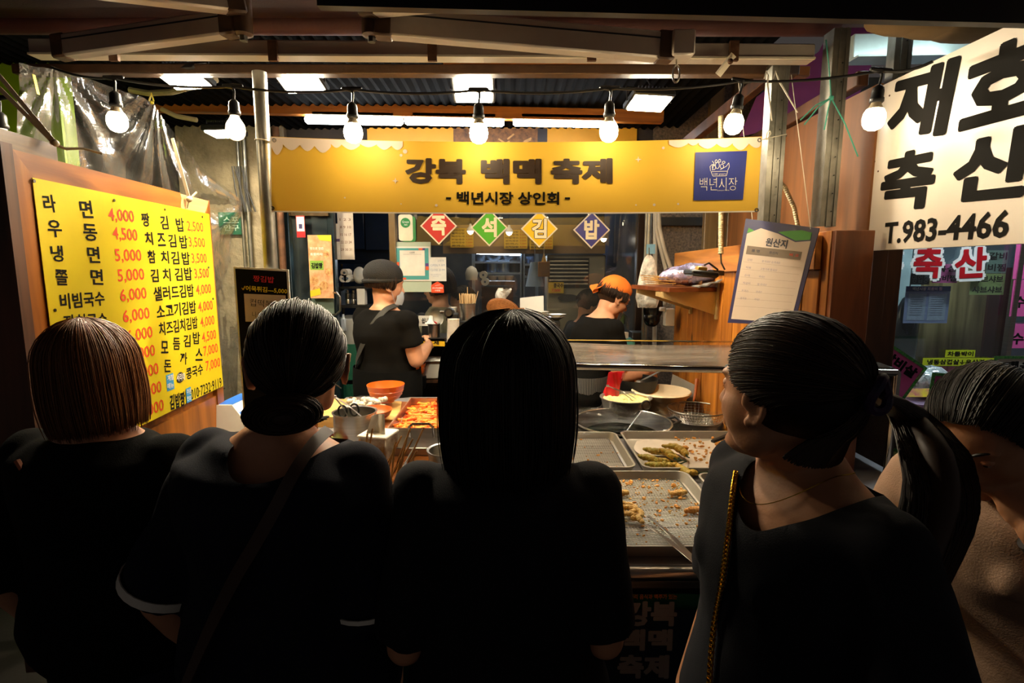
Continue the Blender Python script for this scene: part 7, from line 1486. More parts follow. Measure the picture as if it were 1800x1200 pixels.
def wnote(name, x0, y0, x1, y1, m, lines, lb, Y=BYY + .012, bold=.03, col=INK, rot=0):
    c = W((x0 + x1) / 2, (y0 + y1) / 2, Y); U_ = (cos(rot), 0, sin(rot)); pl = Plane(c, U_, (-sin(rot), 0, cos(rot))); s = mpp(c); w, h = (x1 - x0) * s, (y1 - y0) * s
    t = thing(name, lb, 'note', c); part('sheet', MB().prism([(-w / 2, -h / 2), (w / 2, -h / 2), (w / 2, h / 2), (-w / 2, h / 2)], pl.M(), .002), m, t, smooth=False); b = MB(); n = len(lines)
    for i, s_ in enumerate(lines): v = h * (.5 - (i + .5) / n); text(b, pl, s_, (-w * .44, v), (w * .44, v), h / n * .66, bold, w=.0012, px=False)
    if n: part('lettering', b, col, t, smooth=False)
    return t, pl, w, h
wnote('paper_note', 1735, 440, 1771, 480, NW, ['갈비', '비찜'], 'grey-green note with two bold words high on the butcher window'); wnote('paper_note', 1706, 481, 1766, 518, NY, ['샤브샤브', '샤브샤브'], 'lime note with two shabu lines under the grey-green note')
wnote('paper_note', 1640, 464, 1684, 497, NP, ['목심', '갈비찜'], 'pink note half hidden behind the red window letter'); wnote('paper_note', 1601, 480, 1634, 500, plain('note black', '#221c20', .5), ['영업중'], 'small black plaque left of the pink note on the butcher glass', col=plain('dim text', '#6a6a6a', .5), bold=0)
t, pl, w, h = wnote('licence_frame', 1590, 503, 1668, 568, plain('frame lilac', '#9a9ec4', .5), [], 'lilac framed certificates hanging inside the butcher window', Y=BYY + .05)
part('blue_header', MB().prism([(-w / 2, h * .36), (w / 2, h * .36), (w / 2, h / 2), (-w / 2, h / 2)], pl.M(.001), .0008), plain('header navy', '#1c1f6a', .5), t, smooth=False); b = MB(); text(b, pl, '백년시장 회원의 집', (-w * .36, h * .43), (w * .3, h * .43), h * .09, .02, w=.002, px=False); part('header_lettering', b, WHITEINK, t, smooth=False)
for sg in (-1, 1): part('certificate', MB().prism([(sg * w * .23 - w * .20, -h * .42), (sg * w * .23 + w * .20, -h * .42), (sg * w * .23 + w * .20, h * .30), (sg * w * .23 - w * .20, h * .30)], pl.M(.0012), .0008), plain('certificate', '#b4b8cc', .5, var=.1, vscale=60), t, smooth=False)
b = MB()
for sg in (-1, 1):
    for k in range(9): b.prism([(sg * w * .23 - w * .15, h * (.2 - .06 * k)), (sg * w * .23 + w * .13, h * (.2 - .06 * k)), (sg * w * .23 + w * .13, h * (.2 - .06 * k) + .0015), (sg * w * .23 - w * .15, h * (.2 - .06 * k) + .0015)], pl.M(.0022), .0003)
part('printed_line', b, plain('print grey', '#5a5a6a', .5), t, smooth=False)
for i, (y0, y1, tx, lb) in enumerate(((420, 490, [], 'tall pink note at the picture edge, topmost of three'), (492, 556, ['수제'], 'pink note at the picture edge with lettering, second of three'), (569, 612, ['수제'], 'pink note at the picture edge with lettering, lowest of three'))):
    t, pl, w, h = wnote('pink_note', 1784 - i * 6, y0, 1850, y1, NP, [], lb, Y=BYY - .03); 
    if tx: b = MB(); text(b, pl, '수제육', (-w * .44, -h * .1), (w * .5, -h * .1), .06, .03, w=.001, px=False); part('lettering', b, INK, t, smooth=False)
NYE = plain('strip yellow green', '#b8c41c', .6, var=.05)
wnote('yellow_strip', 1662, 615, 1714, 628, NYE, ['차돌박이'], 'short yellow strip label above the long one on the butcher glass', Y=BYY - .02); wnote('yellow_strip', 1622, 629, 1748, 643, NYE, ['냉동삼겹살↓우삼겹↓'], 'long yellow strip label with arrows low on the butcher glass', Y=BYY - .02)
# display case
t = thing('meat_display_case', 'steel meat display case glowing pink inside', 'display case', (2.2, 2.45, 0)); zt3 = W(1640, 700, 2.55).z
part('cabinet', MB().box((2.35, 2.50, .42), (1.3, .5, .84), bev=.01), STEEL_D, t); part('top_shelf', MB().box((2.35, 2.56, zt3), (1.3, .34, .025), bev=.004), plain('case lilac steel', '#9a86a8', .3, .5), t); part('hood', MB().box((2.35, 2.40, zt3 - .03), (1.3, .03, .05), bev=.004), STEEL, t)
part('side_glass', MB().box((1.71, 2.45, (zt3 + .84) / 2), (.006, .5, zt3 - .86)), glass('case glass', (.95, .9, .95), .12), t, smooth=False)
part('front_glass', MB().sheet(lambda u, v: (1.72 + 1.28 * u, 2.22 + .16 * v * v, .86 + (zt3 - .90) * v), 4, 8, .003), glass('case glass', (.95, .9, .95), .12), t)
pk = W(1668, 752, 2.42); part('pink_lamp', MB().tube([(pk.x - .16, 2.46, zt3 - .075), (2.95, 2.46, zt3 - .075)], .016, 10), emit('pink tube', (1.0, .10, .62), 12.0), t); part('purple_strip', MB().prism([(0, -.02), (1.2, -.02), (1.2, .02), (0, .02)], Plane(W(1580, 690, 2.36), (1, 0, 0), (0, .6, 1)).M(), .002), plain('strip magenta', '#a01f70', .5, vcol='#c9c41c', vscale=24), t, smooth=False)
part('deck', MB().box((2.35, 2.48, .86), (1.26, .46, .02)), plain('deck white', '#c9b8c4', .4), t, smooth=False)
rnd = random.Random(9)
for k in range(7):
    c = Vector((1.80 + .12 * k, 2.36 + .06 * (k % 2), .90)); tt = thing('meat_pack', ('first', 'second', 'third', 'fourth', 'fifth', 'sixth', 'seventh')[k] + ' wrapped red meat pack from the case end by the chrome post', 'meat pack', c, 'meat packs in the display case'); part('tray', MB().box(c, (.10, .08, .02), bev=.004), WHITEP, tt); part('meat', lumpy(MB(), [c + Vector((-.03, 0, .015)), c + Vector((.03, 0, .015))], [.02, .02], k), plain('raw meat', '#b01c2c', .25, var=.3, vscale=30, coat=.5), tt)
def glit(x0, y0, x1, y1, rot, Y, lines, lb, m=None, clipb=False):
    t, pl, w, h = wnote('glitter_price_card', x0, y0, x1, y1, m or NP, lines, lb, Y=Y, bold=.05, rot=rot); gm = plain('green glitter', '#0f7a4a', .15, .7, var=.9, vscale=120, vcol='#8fd070'); e = .013; b = MB()
    for a_, c_ in (((-w / 2 - e, h / 2), (w / 2 + e, h / 2 + e)), ((-w / 2 - e, -h / 2 - e), (w / 2 + e, -h / 2)), ((-w / 2 - e, -h / 2), (-w / 2, h / 2)), ((w / 2, -h / 2), (w / 2 + e, h / 2))): b.prism([a_, (c_[0], a_[1]), c_, (a_[0], c_[1])], pl.M(.002), .004)
    part('glitter_border', b, gm, t, smooth=False); part('clip', MB().box(pl.P(0, -h / 2 - .02, -.01), (.03, .02, .04)), STEEL, t)
glit(1532, 622, 1612, 684, R(-32), 2.33, ['갈비살', ' '], 'pink price card with green glitter edge, tilted beside the chrome post'); glit(1638, 662, 1712, 722, R(-4), 2.28, ['불갈', '고기'], 'pink price card with green glitter edge by the dark-haired head'); glit(1750, 630, 1830, 680, 0, 2.40, ['제육', ' '], 'white price card with green glitter edge at the picture edge', m=PAPER); glit(1540, 792, 1592, 850, R(-8), 2.26, ['하', ' '], 'lime price card with green glitter edge low behind the ponytail', m=NY)
solo('ice_bag', lumpy(MB(), [W(1610, 672, 2.5), W(1632, 668, 2.5), W(1645, 690, 2.5)], [.06, .07, .05], 3), glass('ice bag film', (.9, .95, .95), .3, .1, haze=.5, hazecol=(.7, .8, .82), hscale=20), 'clear bag of ice on top of the display case', 'ice bag', W(1630, 690, 2.5))
t = thing('pink_festival_banner', 'pink cloth with yellow shapes hanging high behind the awning end', 'banner', W(1500, 100, 2.9)); pb_ = Plane(W(1440, 210, 2.9), (1, 0, 0), (0, 0, 1)); cc = [pb_.uv(*q) for q in ((1300, 240), (1440, 210), (1500, 190), (1530, 120), (1560, 30), (1470, 30), (1440, 90), (1330, 170))]; part('cloth', MB().prism(cc, pb_.M(), .004), plain('cloth purple pink', '#a3488c', .7, var=.1), t, smooth=False)
b = MB(); b.prism([pb_.uv(*q) for q in ((1452, 75), (1478, 62), (1474, 84), (1462, 92), (1470, 100), (1454, 120))], pb_.M(.003), .002); part('yellow_shape', b, plain('shape yellow', '#b8b81c', .6), t, smooth=False)
b = MB(); 
for k in range(3): b.ell(W(1600 + 50 * k, 40 + 6 * k, 1.75), (.14, .06, .035))
solo('canvas_fold', b, plain('beige canvas', '#8a6f4c', .8, var=.15), 'folded beige canvas bunched above the white sign', 'canvas', W(1650, 40, 1.75))
# ================================================================== the people
def faceparts(H, root, closed=True):
    for q in (-1, 1):
        e = part('eye', MB().ell(H @ Vector((q * .030, .0745, .003)), (.0105, .0105, .0105)), plain('eye white', '#b8aca0', .2), root)
        part('iris', MB().ell(H @ Vector((q * .030, .0815, .001)), (.005, .005, .005)), plain('iris dark', '#1a0f0a', .15), e)
        part('eyelid', MB().ell(H @ Vector((q * .030, .0745, .0055)), (.0125, .0120, .0105), nu=14).tube([H @ Vector((q * (.030 + .013 * c), .083 - .004 * abs(c), -.001)) for c in (-1, -.5, 0, .5, 1)], .0012, 5), SKIN, root)
        part('eyebrow', MB().tube([H @ Vector((q * (.016 + .032 * c), .090 - .018 * c * c, .026 + .006 * sin(c * 3))) for c in (0, .3, .6, 1)], [.0025, .003, .0025, .001], 6), HAIR_BK, root)
def addhair(root, H, fn, n, rad, m, seed, shell_m=None, inner=-.006, name='hair', th=.012, jit=.004, nseg=11):
    b = MB(); hair_shell(b, H, fn, inner, 40, 22, th); hair_strands(b, H, fn, n, rad, nseg, jit, seed); return part(name, b, m, root, angle=180)
cutcrew = lambda p: p.z > 1.335 and (p.x ** 2 + (p.y + .01) ** 2) < .075 ** 2 or p.z > 1.352
def boat(zc, rx, ry, y0=0): return lambda p: (p.x / rx) ** 2 + ((p.y - y0) / ry) ** 2 < 1 and p.z > zc

def spl(P, t):
    f = t * (len(P) - 1); i = min(len(P) - 2, int(f)); q = f - i; p0_, p1_, p2_, p3_ = P[max(0, i - 1)], P[i], P[i + 1], P[min(len(P) - 1, i + 2)]
    return .5 * ((2 * p1_) + (p2_ - p0_) * q + (2 * p0_ - 5 * p1_ + 4 * p2_ - p3_) * q * q + (3 * p1_ - p0_ - 3 * p2_ + p3_) * q ** 3)
# woman 1: brown bob, back to us, far left
r, H, B, sh = person('person', 'woman with shiny brown bob in a black top before the yellow menu board', 'person', (-.895, 1.14, 0), R(-4), h=1.455, head=(R(-12), R(2), R(-3)), skin=SKIN, shirt=GARM, pants=NAVY, wide=1.12, shirt_wide=.030, sleeve=1.15, sleeve_r=.088, hem=.78,
    armL=((-.27, -.05, 1.02), (-.24, .04, .80)), armR=((.225, -.02, 1.03), (.20, .05, .80)), neckcut=lambda p: (p.x / .085) ** 2 + ((p.y + .0) / .08) ** 2 < 1 and p.z > 1.315 or p.z > 1.352)
addhair(r, H, bob_fn(.096, .106, .100, -.160, tuck=.012, back=-.012, crown=(.0, -.01)), 2600, .0011, HAIR_BR, 1)
part('bag_strap', MB().tube([B @ Vector(p) for p in ((-.10, -.115, 1.315), (-.06, -.128, 1.27), (-.01, -.130, 1.245), (.0, -.130, 1.24))], .006, 6).tube([B @ Vector(p) for p in ((.0, -.130, 1.268), (-.03, -.132, 1.25))], .006, 6), plain('tan leather', '#a8561c', .5), r)

# woman 2: low bun, wide navy shirt with white sleeve stripe
r, H, B, sh = person('person', 'woman with dark hair in a low bun, navy shirt with white-striped sleeves', 'person', (-.435, .985, 0), R(-14), h=1.505, head=(R(32), R(6), R(0)), head_off=(.04, .0, .0), skin=SKIN, shirt=NAVY, pants=NAVY, wide=1.08, shirt_wide=.048, sleeve=.92, sleeve_r=.086, hem=.74, fold=.005, ear_out=.016,
    armL=((-.295, -.04, .97), (-.24, .05, .78)), armR=((.205, .0, .98), (.19, .06, .78)), neckcut=lambda p: ((p.x - .03) / .10) ** 2 + ((p.y + .01) / .13) ** 2 < 1 and p.z > 1.298 or p.z > 1.352)
def cap_fn(rx, ry, top, hem, target, open_half=R(70), z0=.035):
    """hair drawn back over the skull to a gathering point"""
    T_ = Vector(target)
    def fn(a, t, lift):
        az = open_half + (2 * pi - 2 * open_half) * a; ex, ey = sin(az), cos(az)
        # start on the hairline (front arc) and travel over the skull to the target
        th = pi * a; s0 = Vector((cos(th) * rx * 1.0, .040 + .030 * sin(th) - .08 * max(0, 1 - 3 * sin(th)), -.02 + (top + .010) * sin(th)))
        m_ = Vector((s0.x * 1.5, -.05, s0.z * 1.15 + .03)); p = s0 * (1 - t) ** 2 + m_ * 2 * t * (1 - t) + T_ * t * t; c = Vector((0, -.012, z0)); d = p - c; k = math.sqrt((d.x / (rx + lift)) ** 2 + (d.y / (ry + lift)) ** 2 + (d.z / (top + lift)) ** 2)
        q = c + d / max(k, .25); w = max(0, (t - .90) / .10); return q.lerp(T_, w * .5)
    return fn
def scalp(mb, H, rx, ry, top, z0=.035, front=.030, low=-.075, nu=40, nv=26):
    """closed cap of hair on the skull: everything behind the hairline"""
    b = MB().ell((0, -.014, z0), (rx, ry, top), None, nu, nv); keep = []
    vs = [Vector(p) for p in b.v]
    def hairline(p): return p.y < front + (p.z - z0) * .55 and p.z > low + max(0, (p.y + .02)) * 1.1
    fs = [f for f in b.f if all(hairline(vs[i]) for i in f)]
    vs = [H @ Vector((p.x, p.y, p.z)) for p in vs]; mb.add(vs, fs); return mb
bun = (-.012, -.112, -.046)
b = MB(); scalp(b, H, .082, .101, .094, front=.008, low=-.075)
hair_strands(b, H, cap_fn(.086, .106, .098, 0, bun), 1900, .0013, 10, .004, 3)
nap = lambda a, t, l: tuple(Vector((.055 * cos(pi * a) * (1 - t), -.055 - .02 * sin(pi * a), -.085 - .008 * sin(pi * a))).lerp(Vector(bun), t) + Vector((0, -.024 * sin(pi * t), 0)) + Vector((0, -l, 0)))
hair_strands(b, H, nap, 500, .0012, 7, .003, 5)
wis = lambda a, t, l: (.094 * cos(pi * a) * (1 + t * .06), -.03 + l * 3, .05 + .085 * sin(pi * a) - .0 + .006 * t + .05 * (a - .5) * t * 0)
part('hair', b, HAIR_DB, r, angle=180)
b = MB(); rnd = random.Random(21)
b.ell(H @ Vector((-.022, -.122, -.050)), (.062, .030, .034), H.to_3x3(), 20, 12)
for k in range(420):
    a0 = rnd.random() * 6.28; rr = rnd.uniform(.9, 1.12); off = rnd.gauss(0, .12)
    ph_ = rnd.uniform(-1.3, 1.3); rr = rnd.uniform(1.0, 1.06); pts = [H @ (Vector((-.022, -.122, -.050)) + Vector((.064 * rr * cos(a0 + s_ * .3) * cos(ph_), -.031 * rr * sin(ph_), .036 * rr * sin(a0 + s_ * .3) * cos(ph_)))) for s_ in range(7)]
    b.tube(pts, .0012, 3, cap=False)
part('hair_bun', b, HAIR_DB, r, angle=180)
part('hair_pin', MB().tube([H @ Vector((.050, -.092, .005)), H @ Vector((.078, -.060, -.030))], .0011, 5), STEEL, r)
# straps, sleeve stripes
stp = plain('brown leather strap', '#3a2216', .5)
def onback(pts, w_=.020, m=stp, name='bag_strap', root=None): 
    def f(u, v):
        p = spl(pts, u); t_ = spl(pts, min(1, u + .01)) - spl(pts, max(0, u - .01)); c_ = root.location; o = (p - Vector((c_.x, c_.y, 1.16))).normalized(); o.z = max(o.z, .05)
        w = t_.cross(o).normalized(); return p + w * w_ * (v - .5)
    return part(name, MB().sheet(f, 60, 3, .003), m, root)
onback([B @ Vector(p) for p in ((.108, .0, 1.366), (.113, -.06, 1.356), (.110, -.115, 1.322), (.095, -.150, 1.27), (.065, -.168, 1.21), (.03, -.178, 1.15), (-.02, -.183, 1.06), (-.07, -.188, .96), (-.12, -.190, .86), (-.16, -.185, .78))], .021, root=r)
def ring(S, E, t, rad, m, root, name, wd=.007, B=B, s=1.0):
    c = B @ S.lerp(E, t); ax = (B.to_3x3() @ (E - S)).normalized(); x = ax.orthogonal().normalized(); y = ax.cross(x); b = MB()
    k0 = 0; n = 28
    for z, q in ((-wd, rad), (-wd, rad + .0025), (wd, rad + .0025), (wd, rad)):
        for j in range(n): a = 2 * pi * j / n; b.v.append(tuple(c + ax * z + (x * cos(a) + y * sin(a)) * q))
    for i in range(4):
        for j in range(n): j2 = (j + 1) % n; i2 = (i + 1) % 4; b.f.append((i * n + j, i * n + j2, i2 * n + j2, i2 * n + j))
    return part(name, b, m, root)
WST = plain('white rib stripe', '#e8e4d8', .8)
S_, E_, _w = sh[-1]; ring(S_, E_, .85, .0835, WST, r, 'sleeve_stripe', .009); S_, E_, _w = sh[1]; ring(S_, E_, .82, .0835, WST, r, 'sleeve_stripe', .004)

# woman 3: long black bob, centre
r, H, B, sh = person('person', 'woman with long black bob in a plain black top in front of the trays', 'person', (-.008, .90, 0), R(2), h=1.485, head=(0, R(3), 0), skin=SKIN, shirt=BLACK, pants=BLACK, wide=1.0, shirt_wide=.022, sleeve=.92, sleeve_r=.066, hem=.74,
    armL=((-.195, -.02, .99), (-.16, .14, .93)), armR=((.185, -.03, 1.0), (.15, .12, .93)))
addhair(r, H, bob_fn(.116, .122, .106, -.185, tuck=.010, back=-.014, crown=(.01, -.005)), 2600, .0011, HAIR_BK, 2)

# woman 4: ponytail, turned to the side
r, H, B, sh = person('person', 'woman with long ponytail and gold chain strap, head turned to the stall', 'person', (.445, .80, 0), R(102), h=1.515, head=(R(-72), R(4), R(2)), head_off=(.0, .03, -.018), skin=SKIN_D, shirt=BLACK, pants=BLACK, wide=1.02, shirt_wide=.030, sleeve=.9, sleeve_r=.085, hem=.78, voxel=.0045,
    armL=((-.24, -.02, 1.02), (-.20, .12, .84)), armR=((.235, -.05, 1.0), (.20, .06, .80)), neckcut=lambda p: ((p.x + .030) / .088) ** 2 + ((p.y - .008) / .11) ** 2 < 1 and p.z > 1.255 or p.z > 1.352)
faceparts(H, r)
tie = (.0, -.128, .040)
b = MB(); scalp(b, H, .084, .106, .098, front=.045, low=-.085)
hair_strands(b, H, cap_fn(.088, .109, .098, 0, tie), 3000, .0010, 10, .0022, 7)
def nap(a, t, l):
    p = Vector((.070 * cos(pi * a) * (1 - t * t), -.055 - .035 * sin(pi * a), -.072 - .012 * sin(pi * a))).lerp(Vector(tie), t); c = Vector((0, -.012, .02)); d = p - c; k = math.sqrt((d.x / .084) ** 2 + ((d.y) / .108) ** 2 + (d.z / .100) ** 2); return c + d * max(1, (1 + l * 12) / k)
hair_strands(b, H, nap, 1000, .0012, 8, .002, 8); part('hair', b, HAIR_DB, r, angle=180)
b = MB(); b.tube([H @ (Vector(tie) + Vector((.019 * cos(a), -.008 + .004 * sin(2 * a), .024 * sin(a)))) for a in np.linspace(0, 2 * pi, 18, endpoint=False)], .0065, 7, closed=True); part('hair_tie', b, plain('purple hair tie', '#3a1440', .6, vcol='#101038', vscale=80), r)
tw_ = H @ Vector(tie); b = MB(); rnd = random.Random(31)
ctl = [tw_, W(1592, 722, .80), W(1640, 790, .74), W(1655, 870, .70), W(1630, 960, .67), W(1600, 1040, .64)]
wdt = lambda t: .012 + .038 * min(1, t * 2.4) - .012 * max(0, t - .7) / .3
k_ = 14; b.tube([spl(ctl, i / k_) for i in range(k_ + 1)], [wdt(i / k_) * .42 for i in range(k_ + 1)], 14)
for k in range(2600):
    a = rnd.random() * 6.28; q = rnd.random() ** .7 * .70 + .30; o = Vector((cos(a), .5 * sin(a), .35 * sin(a))) * q; e = 1 - abs(rnd.gauss(0, .06)); b.tube([spl(ctl, min(1, i / 9 * e)) + o * wdt(i / 9 * e) for i in range(10)], [.0012] * 9 + [.0005], 3, cap=False)
part('ponytail', b, HAIR_DB, r, angle=180)
# blouse chain strap and necklace
GOLD = plain('gold chain', '#d9a52c', .22, 1.0, var=.1); b = MB()
sho = [c for c in r.children if c.name.startswith('shirt')][0]; cpts = []
for px, py, Y in ((1297, 836, .83), (1291, 880, .78), (1284, 950, .73), (1274, 1020, .72), (1260, 1100, .71), (1252, 1200, .70), (1250, 1300, .69)):   # the chain lies on the blouse
    d = ray(px, py).normalized(); ok, hp, nn, _f = sho.ray_cast(Vector((0, 0, CH)) - r.location, d); cpts.append(hp + r.location + nn * .005 if ok else W(px, py, Y))
n = 110
for k in range(n):
    p = spl(cpts, k / n); d = (spl(cpts, min(1, (k + 1) / n)) - p).normalized(); x = d.cross(Vector((0, -1, 0))).normalized(); y = d.cross(x); 
    if k % 2: x, y = y, x
    b.tube([p + (d * .0065 * cos(a) + x * .0042 * sin(a)) for a in np.linspace(0, 2 * pi, 8, endpoint=False)], .0013, 4, closed=True)
part('chain_strap', b, GOLD, r)
nk = B.inverted(); b = MB(); bc0 = Vector((0, -.005, 1.345)); pts = []
for k in range(41):
    a = R(200) + R(-220) * k / 40 if False else R(-20) + R(220) * k / 40; x = .078 * cos(a); y = .078 * sin(a); z = 1.362 - .065 * max(0, sin(a)) ** 1.5; pts.append(B @ Vector((x, y * 1.22, z)))
b.tube(pts, .0009, 4); part('necklace', b, GOLD, r)

# woman 5: right edge, looking down, hand at her chin
r, H, B, sh = person('person', 'dark-haired person in a beige top looking down, chin on hand', 'person', (1.01, 1.02, 0), R(118), h=1.445, lean=.30, head=(R(0), R(-34), R(4)), head_off=(-.0, .02, -.03), skin=SKIN_D, shirt=plain('beige linen', '#a5836a', .85, var=.1, bump=.2, bscale=300), pants=plain('khaki cloth', '#4a4436', .9), wide=.98, shirt_wide=.026, sleeve=.85, sleeve_r=.075, hem=.76,
    armL=((-.22, .10, 1.03), (-.09, .22, 1.265)), armR=((.22, .08, 1.04), (.12, .24, 1.08)), hands=({'d': (.5, -.1, .8), 'n': (-.5, .8, .3), 'curl': .9}, {'curl': .5}), neckcut=cutcrew)
faceparts(H, r)
b = MB(); scalp(b, H, .088, .110, .098, front=.048, low=-.06); hair_strands(b, H, cap_fn(.090, .112, .100, 0, (0, -.120, .0)), 1500, .0012, 10, .002, 17); part('hair', b, HAIR_BK, r, angle=180)
b = MB().ell(H @ Vector((0, -.135, .0)), (.034, .03, .036), H.to_3x3(), 14, 10)
part('hair_knot', b, HAIR_BK, r)
wr = B @ Vector((-.09, .22, 1.265)); el = B @ Vector((-.22, .10, 1.03)); ax = (wr - el).normalized(); x = ax.orthogonal().normalized(); y = ax.cross(x); c = wr - ax * .025
part('wristband', MB().tube([c - ax * .009, c + ax * .009], .0305, 20), BLKP, r)
# worker 1: black cap, apron, back half turned
r, H, B, sh = person('person', 'stall worker in black cap, black shirt and apron, facing the back shelf', 'person', (-.715, 3.04, 0), R(-38), h=1.60, head=(R(-22), R(-8), 0), skin=SKIN, shirt=GARM, pants=plain('black trousers', (.012, .012, .014), .9), wide=1.16, shirt_wide=.026, sleeve=.62, sleeve_r=.068, hem=.80, neckcut=cutcrew, voxel=.006,
    armL=((-.22, .10, 1.06), (-.05, .28, 1.12)), armR=((.215, .03, 1.075), (.08, .25, 1.12)))
CAPM = plain('black cap cloth', '#14120f', .9, var=.2, bump=.3, bscale=200); b = MB(); b.ell(H @ Vector((0, -.022, .052)), (.098, .112, .086), H.to_3x3(), 26, 16); b.tube([H @ Vector((.086 * cos(a), -.022 + .102 * sin(a), .020 + .016 * sin(a))) for a in np.linspace(0, 2 * pi, 24, endpoint=False)], .012, 8, closed=True); part('cap', b, CAPM, r)
b = MB(); hair_strands(b, H, bob_fn(.086, .100, .06, -.065, tuck=.02, open_half=R(62)), 700, .0014, 9, .005, 41); part('hair', b, HAIR_DB, r, angle=180); faceparts(H, r)
MASK = plain('face mask', '#b8bcc0', .5)
def mask(H, r): 
    b = MB().sheet(lambda u, v: H @ Vector(((u - .5) * .118, .104 - .060 * (2 * u - 1) ** 2 + .008 * sin(v * pi), -.030 - .075 * v)), 12, 8, .002)
    for q in (-1, 1):
        for v in (0, 1): b.tube([H @ Vector((q * .057, .046, -.034 - .066 * v)), H @ Vector((q * .076, .012, -.010 - .025 * v)), H @ Vector((q * .082, -.010, .005 - .03 * v))], .0016, 4)
    part('face_mask', b, MASK, r)
mask(H, r)
AP = plain('apron black', (.003, .003, .003), .95, var=.15, bump=.1, spec=.1)
onback([B @ Vector(p) for p in ((.085, .01, 1.372), (.09, -.07, 1.35), (.06, -.135, 1.27), (.0, -.155, 1.17), (-.06, -.155, 1.08), (-.11, -.13, 1.02))], .036, plain('apron strap', '#26241f', .8), 'apron_strap', r)
b = MB().sheet(lambda u, v: B @ Vector(((.215 + .012 * sin(v * 9)) * cos(R(-235) + R(290) * u), (.165) * sin(R(-235) + R(290) * u), 1.02 - .60 * v)), 40, 16, .003); part('apron', b, AP, r)

# worker 2: orange headscarf, striped apron, bending to the right
r, H, B, sh = person('person', 'stall worker in orange headscarf and pinstriped apron bending over the frying pans', 'person', (.395, 3.07, 0), R(-72), h=1.57, lean=.34, head=(R(0), R(-26), 0), head_off=(-.0, .0, -.015), skin=SKIN, shirt=GARM, pants=plain('black trousers', (.012, .012, .014), .9), wide=1.06, shirt_wide=.024, sleeve=.62, sleeve_r=.068, hem=.80, voxel=.005,
    neckcut=lambda p: p.z > 1.20 and (p.x / .075) ** 2 + ((p.y - .30) / .14) ** 2 < 1 or (p.z > 1.325), armR=((.17, .16, .985), (.10, .38, .985)), armL=((-.20, .26, 1.02), (-.06, .46, 1.03)), hands=({'d': (.15, .5, -.75), 'n': (0, .8, .4), 'curl': .35}, {'d': (-.1, .9, -.35), 'curl': 1.0}))
SCF = plain('orange scarf', '#e8761c', .8, var=.05, bump=.15, bscale=300); b = MB()
def scarf(u, v):
    az = 2 * pi * u; ph = v * R(97); fr = .5 + .5 * cos(az)       # front lower edge sits above the brow
    rr = sin(ph); p = Vector((sin(az) * .086 * rr, -.014 + cos(az) * .104 * rr, .035 + .097 * cos(ph))); p.z += .030 * (v ** 2) * fr + .004 * sin(az * 7) * v; return H @ p
b.sheet(scarf, 48, 18, .004)
part('headscarf', b, SCF, r); b = MB()
for sg in (-1, 1): b.sheet(lambda u, v: H @ Vector((sg * .012 + (u - .5) * .05 * v + sg * .02 * v, -.105 - .035 * v - .01 * sin(u * 5), .0 - .03 * v + .045 * (u - .5) * sg + .02)), 6, 6, .003)
part('scarf_tail', b, SCF, r)
b = MB(); scalp(b, H, .084, .104, .092, front=.03, low=-.05); hair_strands(b, H, bob_fn(.083, .100, .06, -.055, tuck=.03, open_half=R(50)), 700, .0014, 8, .004, 51); part('hair', b, HAIR_DB, r, angle=180); faceparts(H, r)
b = MB(); gl = plain('dark glasses frame', '#2a1410', .3)
for q in (-1, 1): b.tube([H @ Vector((q * .031 + .021 * cos(a), .094, -.004 + .015 * sin(a))) for a in np.linspace(0, 2 * pi, 16, endpoint=False)], .0016, 5, closed=True).tube([H @ Vector((q * .052, .092, 0)), H @ Vector((q * .078, .0, .002))], .0015, 5)
b.tube([H @ Vector((-.010, .097, 0)), H @ Vector((.010, .097, 0))], .0015, 5); part('glasses', b, gl, r)
b = MB().sheet(lambda u, v: H @ Vector(((u - .5) * .10, .098 - .045 * (2 * u - 1) ** 2, -.062 - .045 * v)), 10, 6, .002)
b.tube([H @ Vector((.048, .05, -.068)), H @ Vector((.074, .01, -.03)), H @ Vector((.08, -.008, .0))], .0016, 4); part('face_mask', b, glass('clear chin mask', (.9, .9, .9), .2, .1, haze=.3), r)
PIN = weave('pinstripe', (.012, .011, .013), (.20, .19, .18), 120, axis=0, width=.72); b = MB().sheet(lambda u, v: B @ Vector(((.200) * cos(R(-60) + R(300) * u), .150 * sin(R(-60) + R(300) * u) + .0, 1.0 - .62 * v)), 40, 14, .003); part('apron', b, PIN, r)
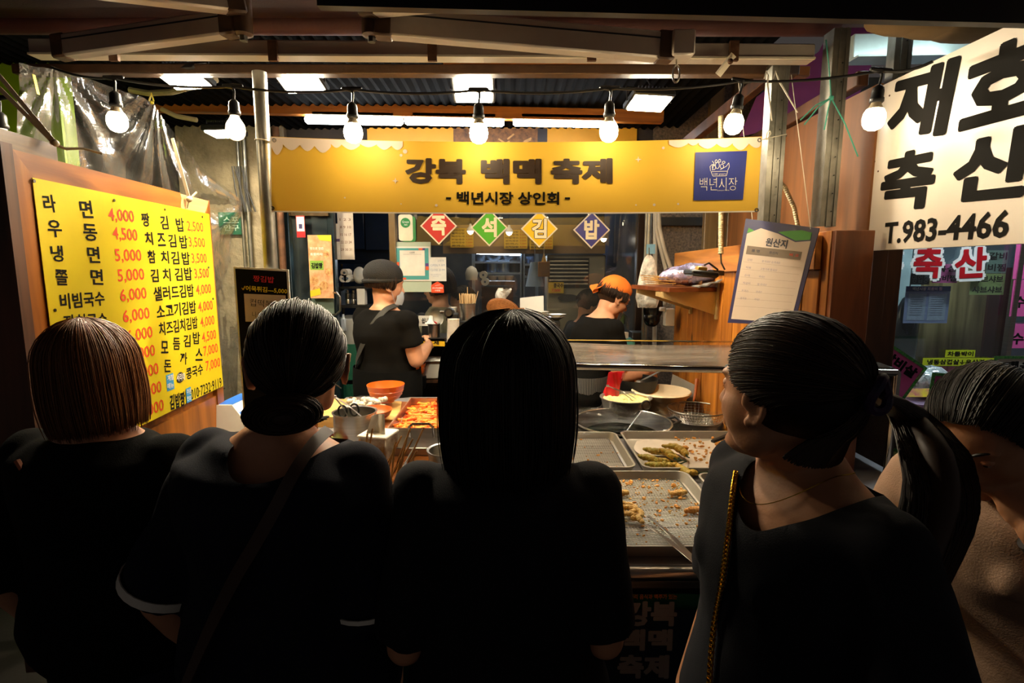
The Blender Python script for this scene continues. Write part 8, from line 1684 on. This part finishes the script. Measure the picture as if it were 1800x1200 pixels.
gl_ = B @ Vector((-.06, .46, 1.03)); hb2 = MB(); dd = B.to_3x3() @ Vector((.15, .5, -.75)); nn = B.to_3x3() @ Vector((0, .8, .4)); hand_shape(hb2, gl_, dd, nn, -1, .35, 1.05); fuse(hb2, 'plastic_glove', glass('clear glove', (.92, .92, .92), .25, .1, haze=.35, hazecol=(.9, .85, .8), hscale=30), r, .0055, 2)

# people seen through the window
r, H, B, sh = person('person', 'seated man with dark hair and dark green shirt inside the shop', 'person', (W(846, 500, 4.4).x, 4.4, -.19), R(105), h=1.62, lean=.25, head=(R(0), R(-25), 0), skin=SKIN, shirt=plain('dark green shirt', '#26301e', .9), pants=NAVY, neckcut=cutcrew, voxel=.009, armR=((.2, .12, 1.02), (.12, .34, 1.1)), armL=((-.2, .12, 1.02), (-.12, .34, 1.1)))
b = MB(); scalp(b, H, .090, .108, .100, front=.03, low=-.05); hair_strands(b, H, bob_fn(.090, .108, .098, -.03, open_half=R(75)), 400, .002, 7, .005, 61); part('hair', b, HAIR_BK, r, angle=180)
r, H, B, sh = person('person', 'customer in a pale beige top behind the payment board inside the shop', 'person', (W(770, 480, 3.85).x, 3.9, -.04), R(80), h=1.6, head=(R(0), R(-10), 0), skin=SKIN, shirt=plain('beige sweater', '#8f8468', .9), pants=NAVY, neckcut=cutcrew, voxel=.009)
b = MB(); hair_strands(b, H, bob_fn(.096, .112, .102, -.10), 500, .002, 7, .004, 71); hair_shell(b, H, bob_fn(.096, .112, .102, -.10), -.005, 24, 12); part('hair', b, HAIR_DB, r, angle=180)
r, H, B, sh = person('person', 'seated diner with black hair beyond the worker in the orange scarf', 'person', (W(1013, 500, 4.6).x, 4.6, -.22), R(-60), h=1.60, lean=.2, head=(R(0), R(-30), 0), skin=SKIN, shirt=plain('black patterned top', '#15151a', .9), pants=NAVY, neckcut=cutcrew, voxel=.009)
b = MB(); scalp(b, H, .090, .108, .100, front=.03, low=-.05); hair_strands(b, H, bob_fn(.090, .108, .098, -.03, open_half=R(75)), 400, .002, 7, .005, 81); part('hair', b, HAIR_BK, r, angle=180)

bpy.data.objects.remove(_fo)
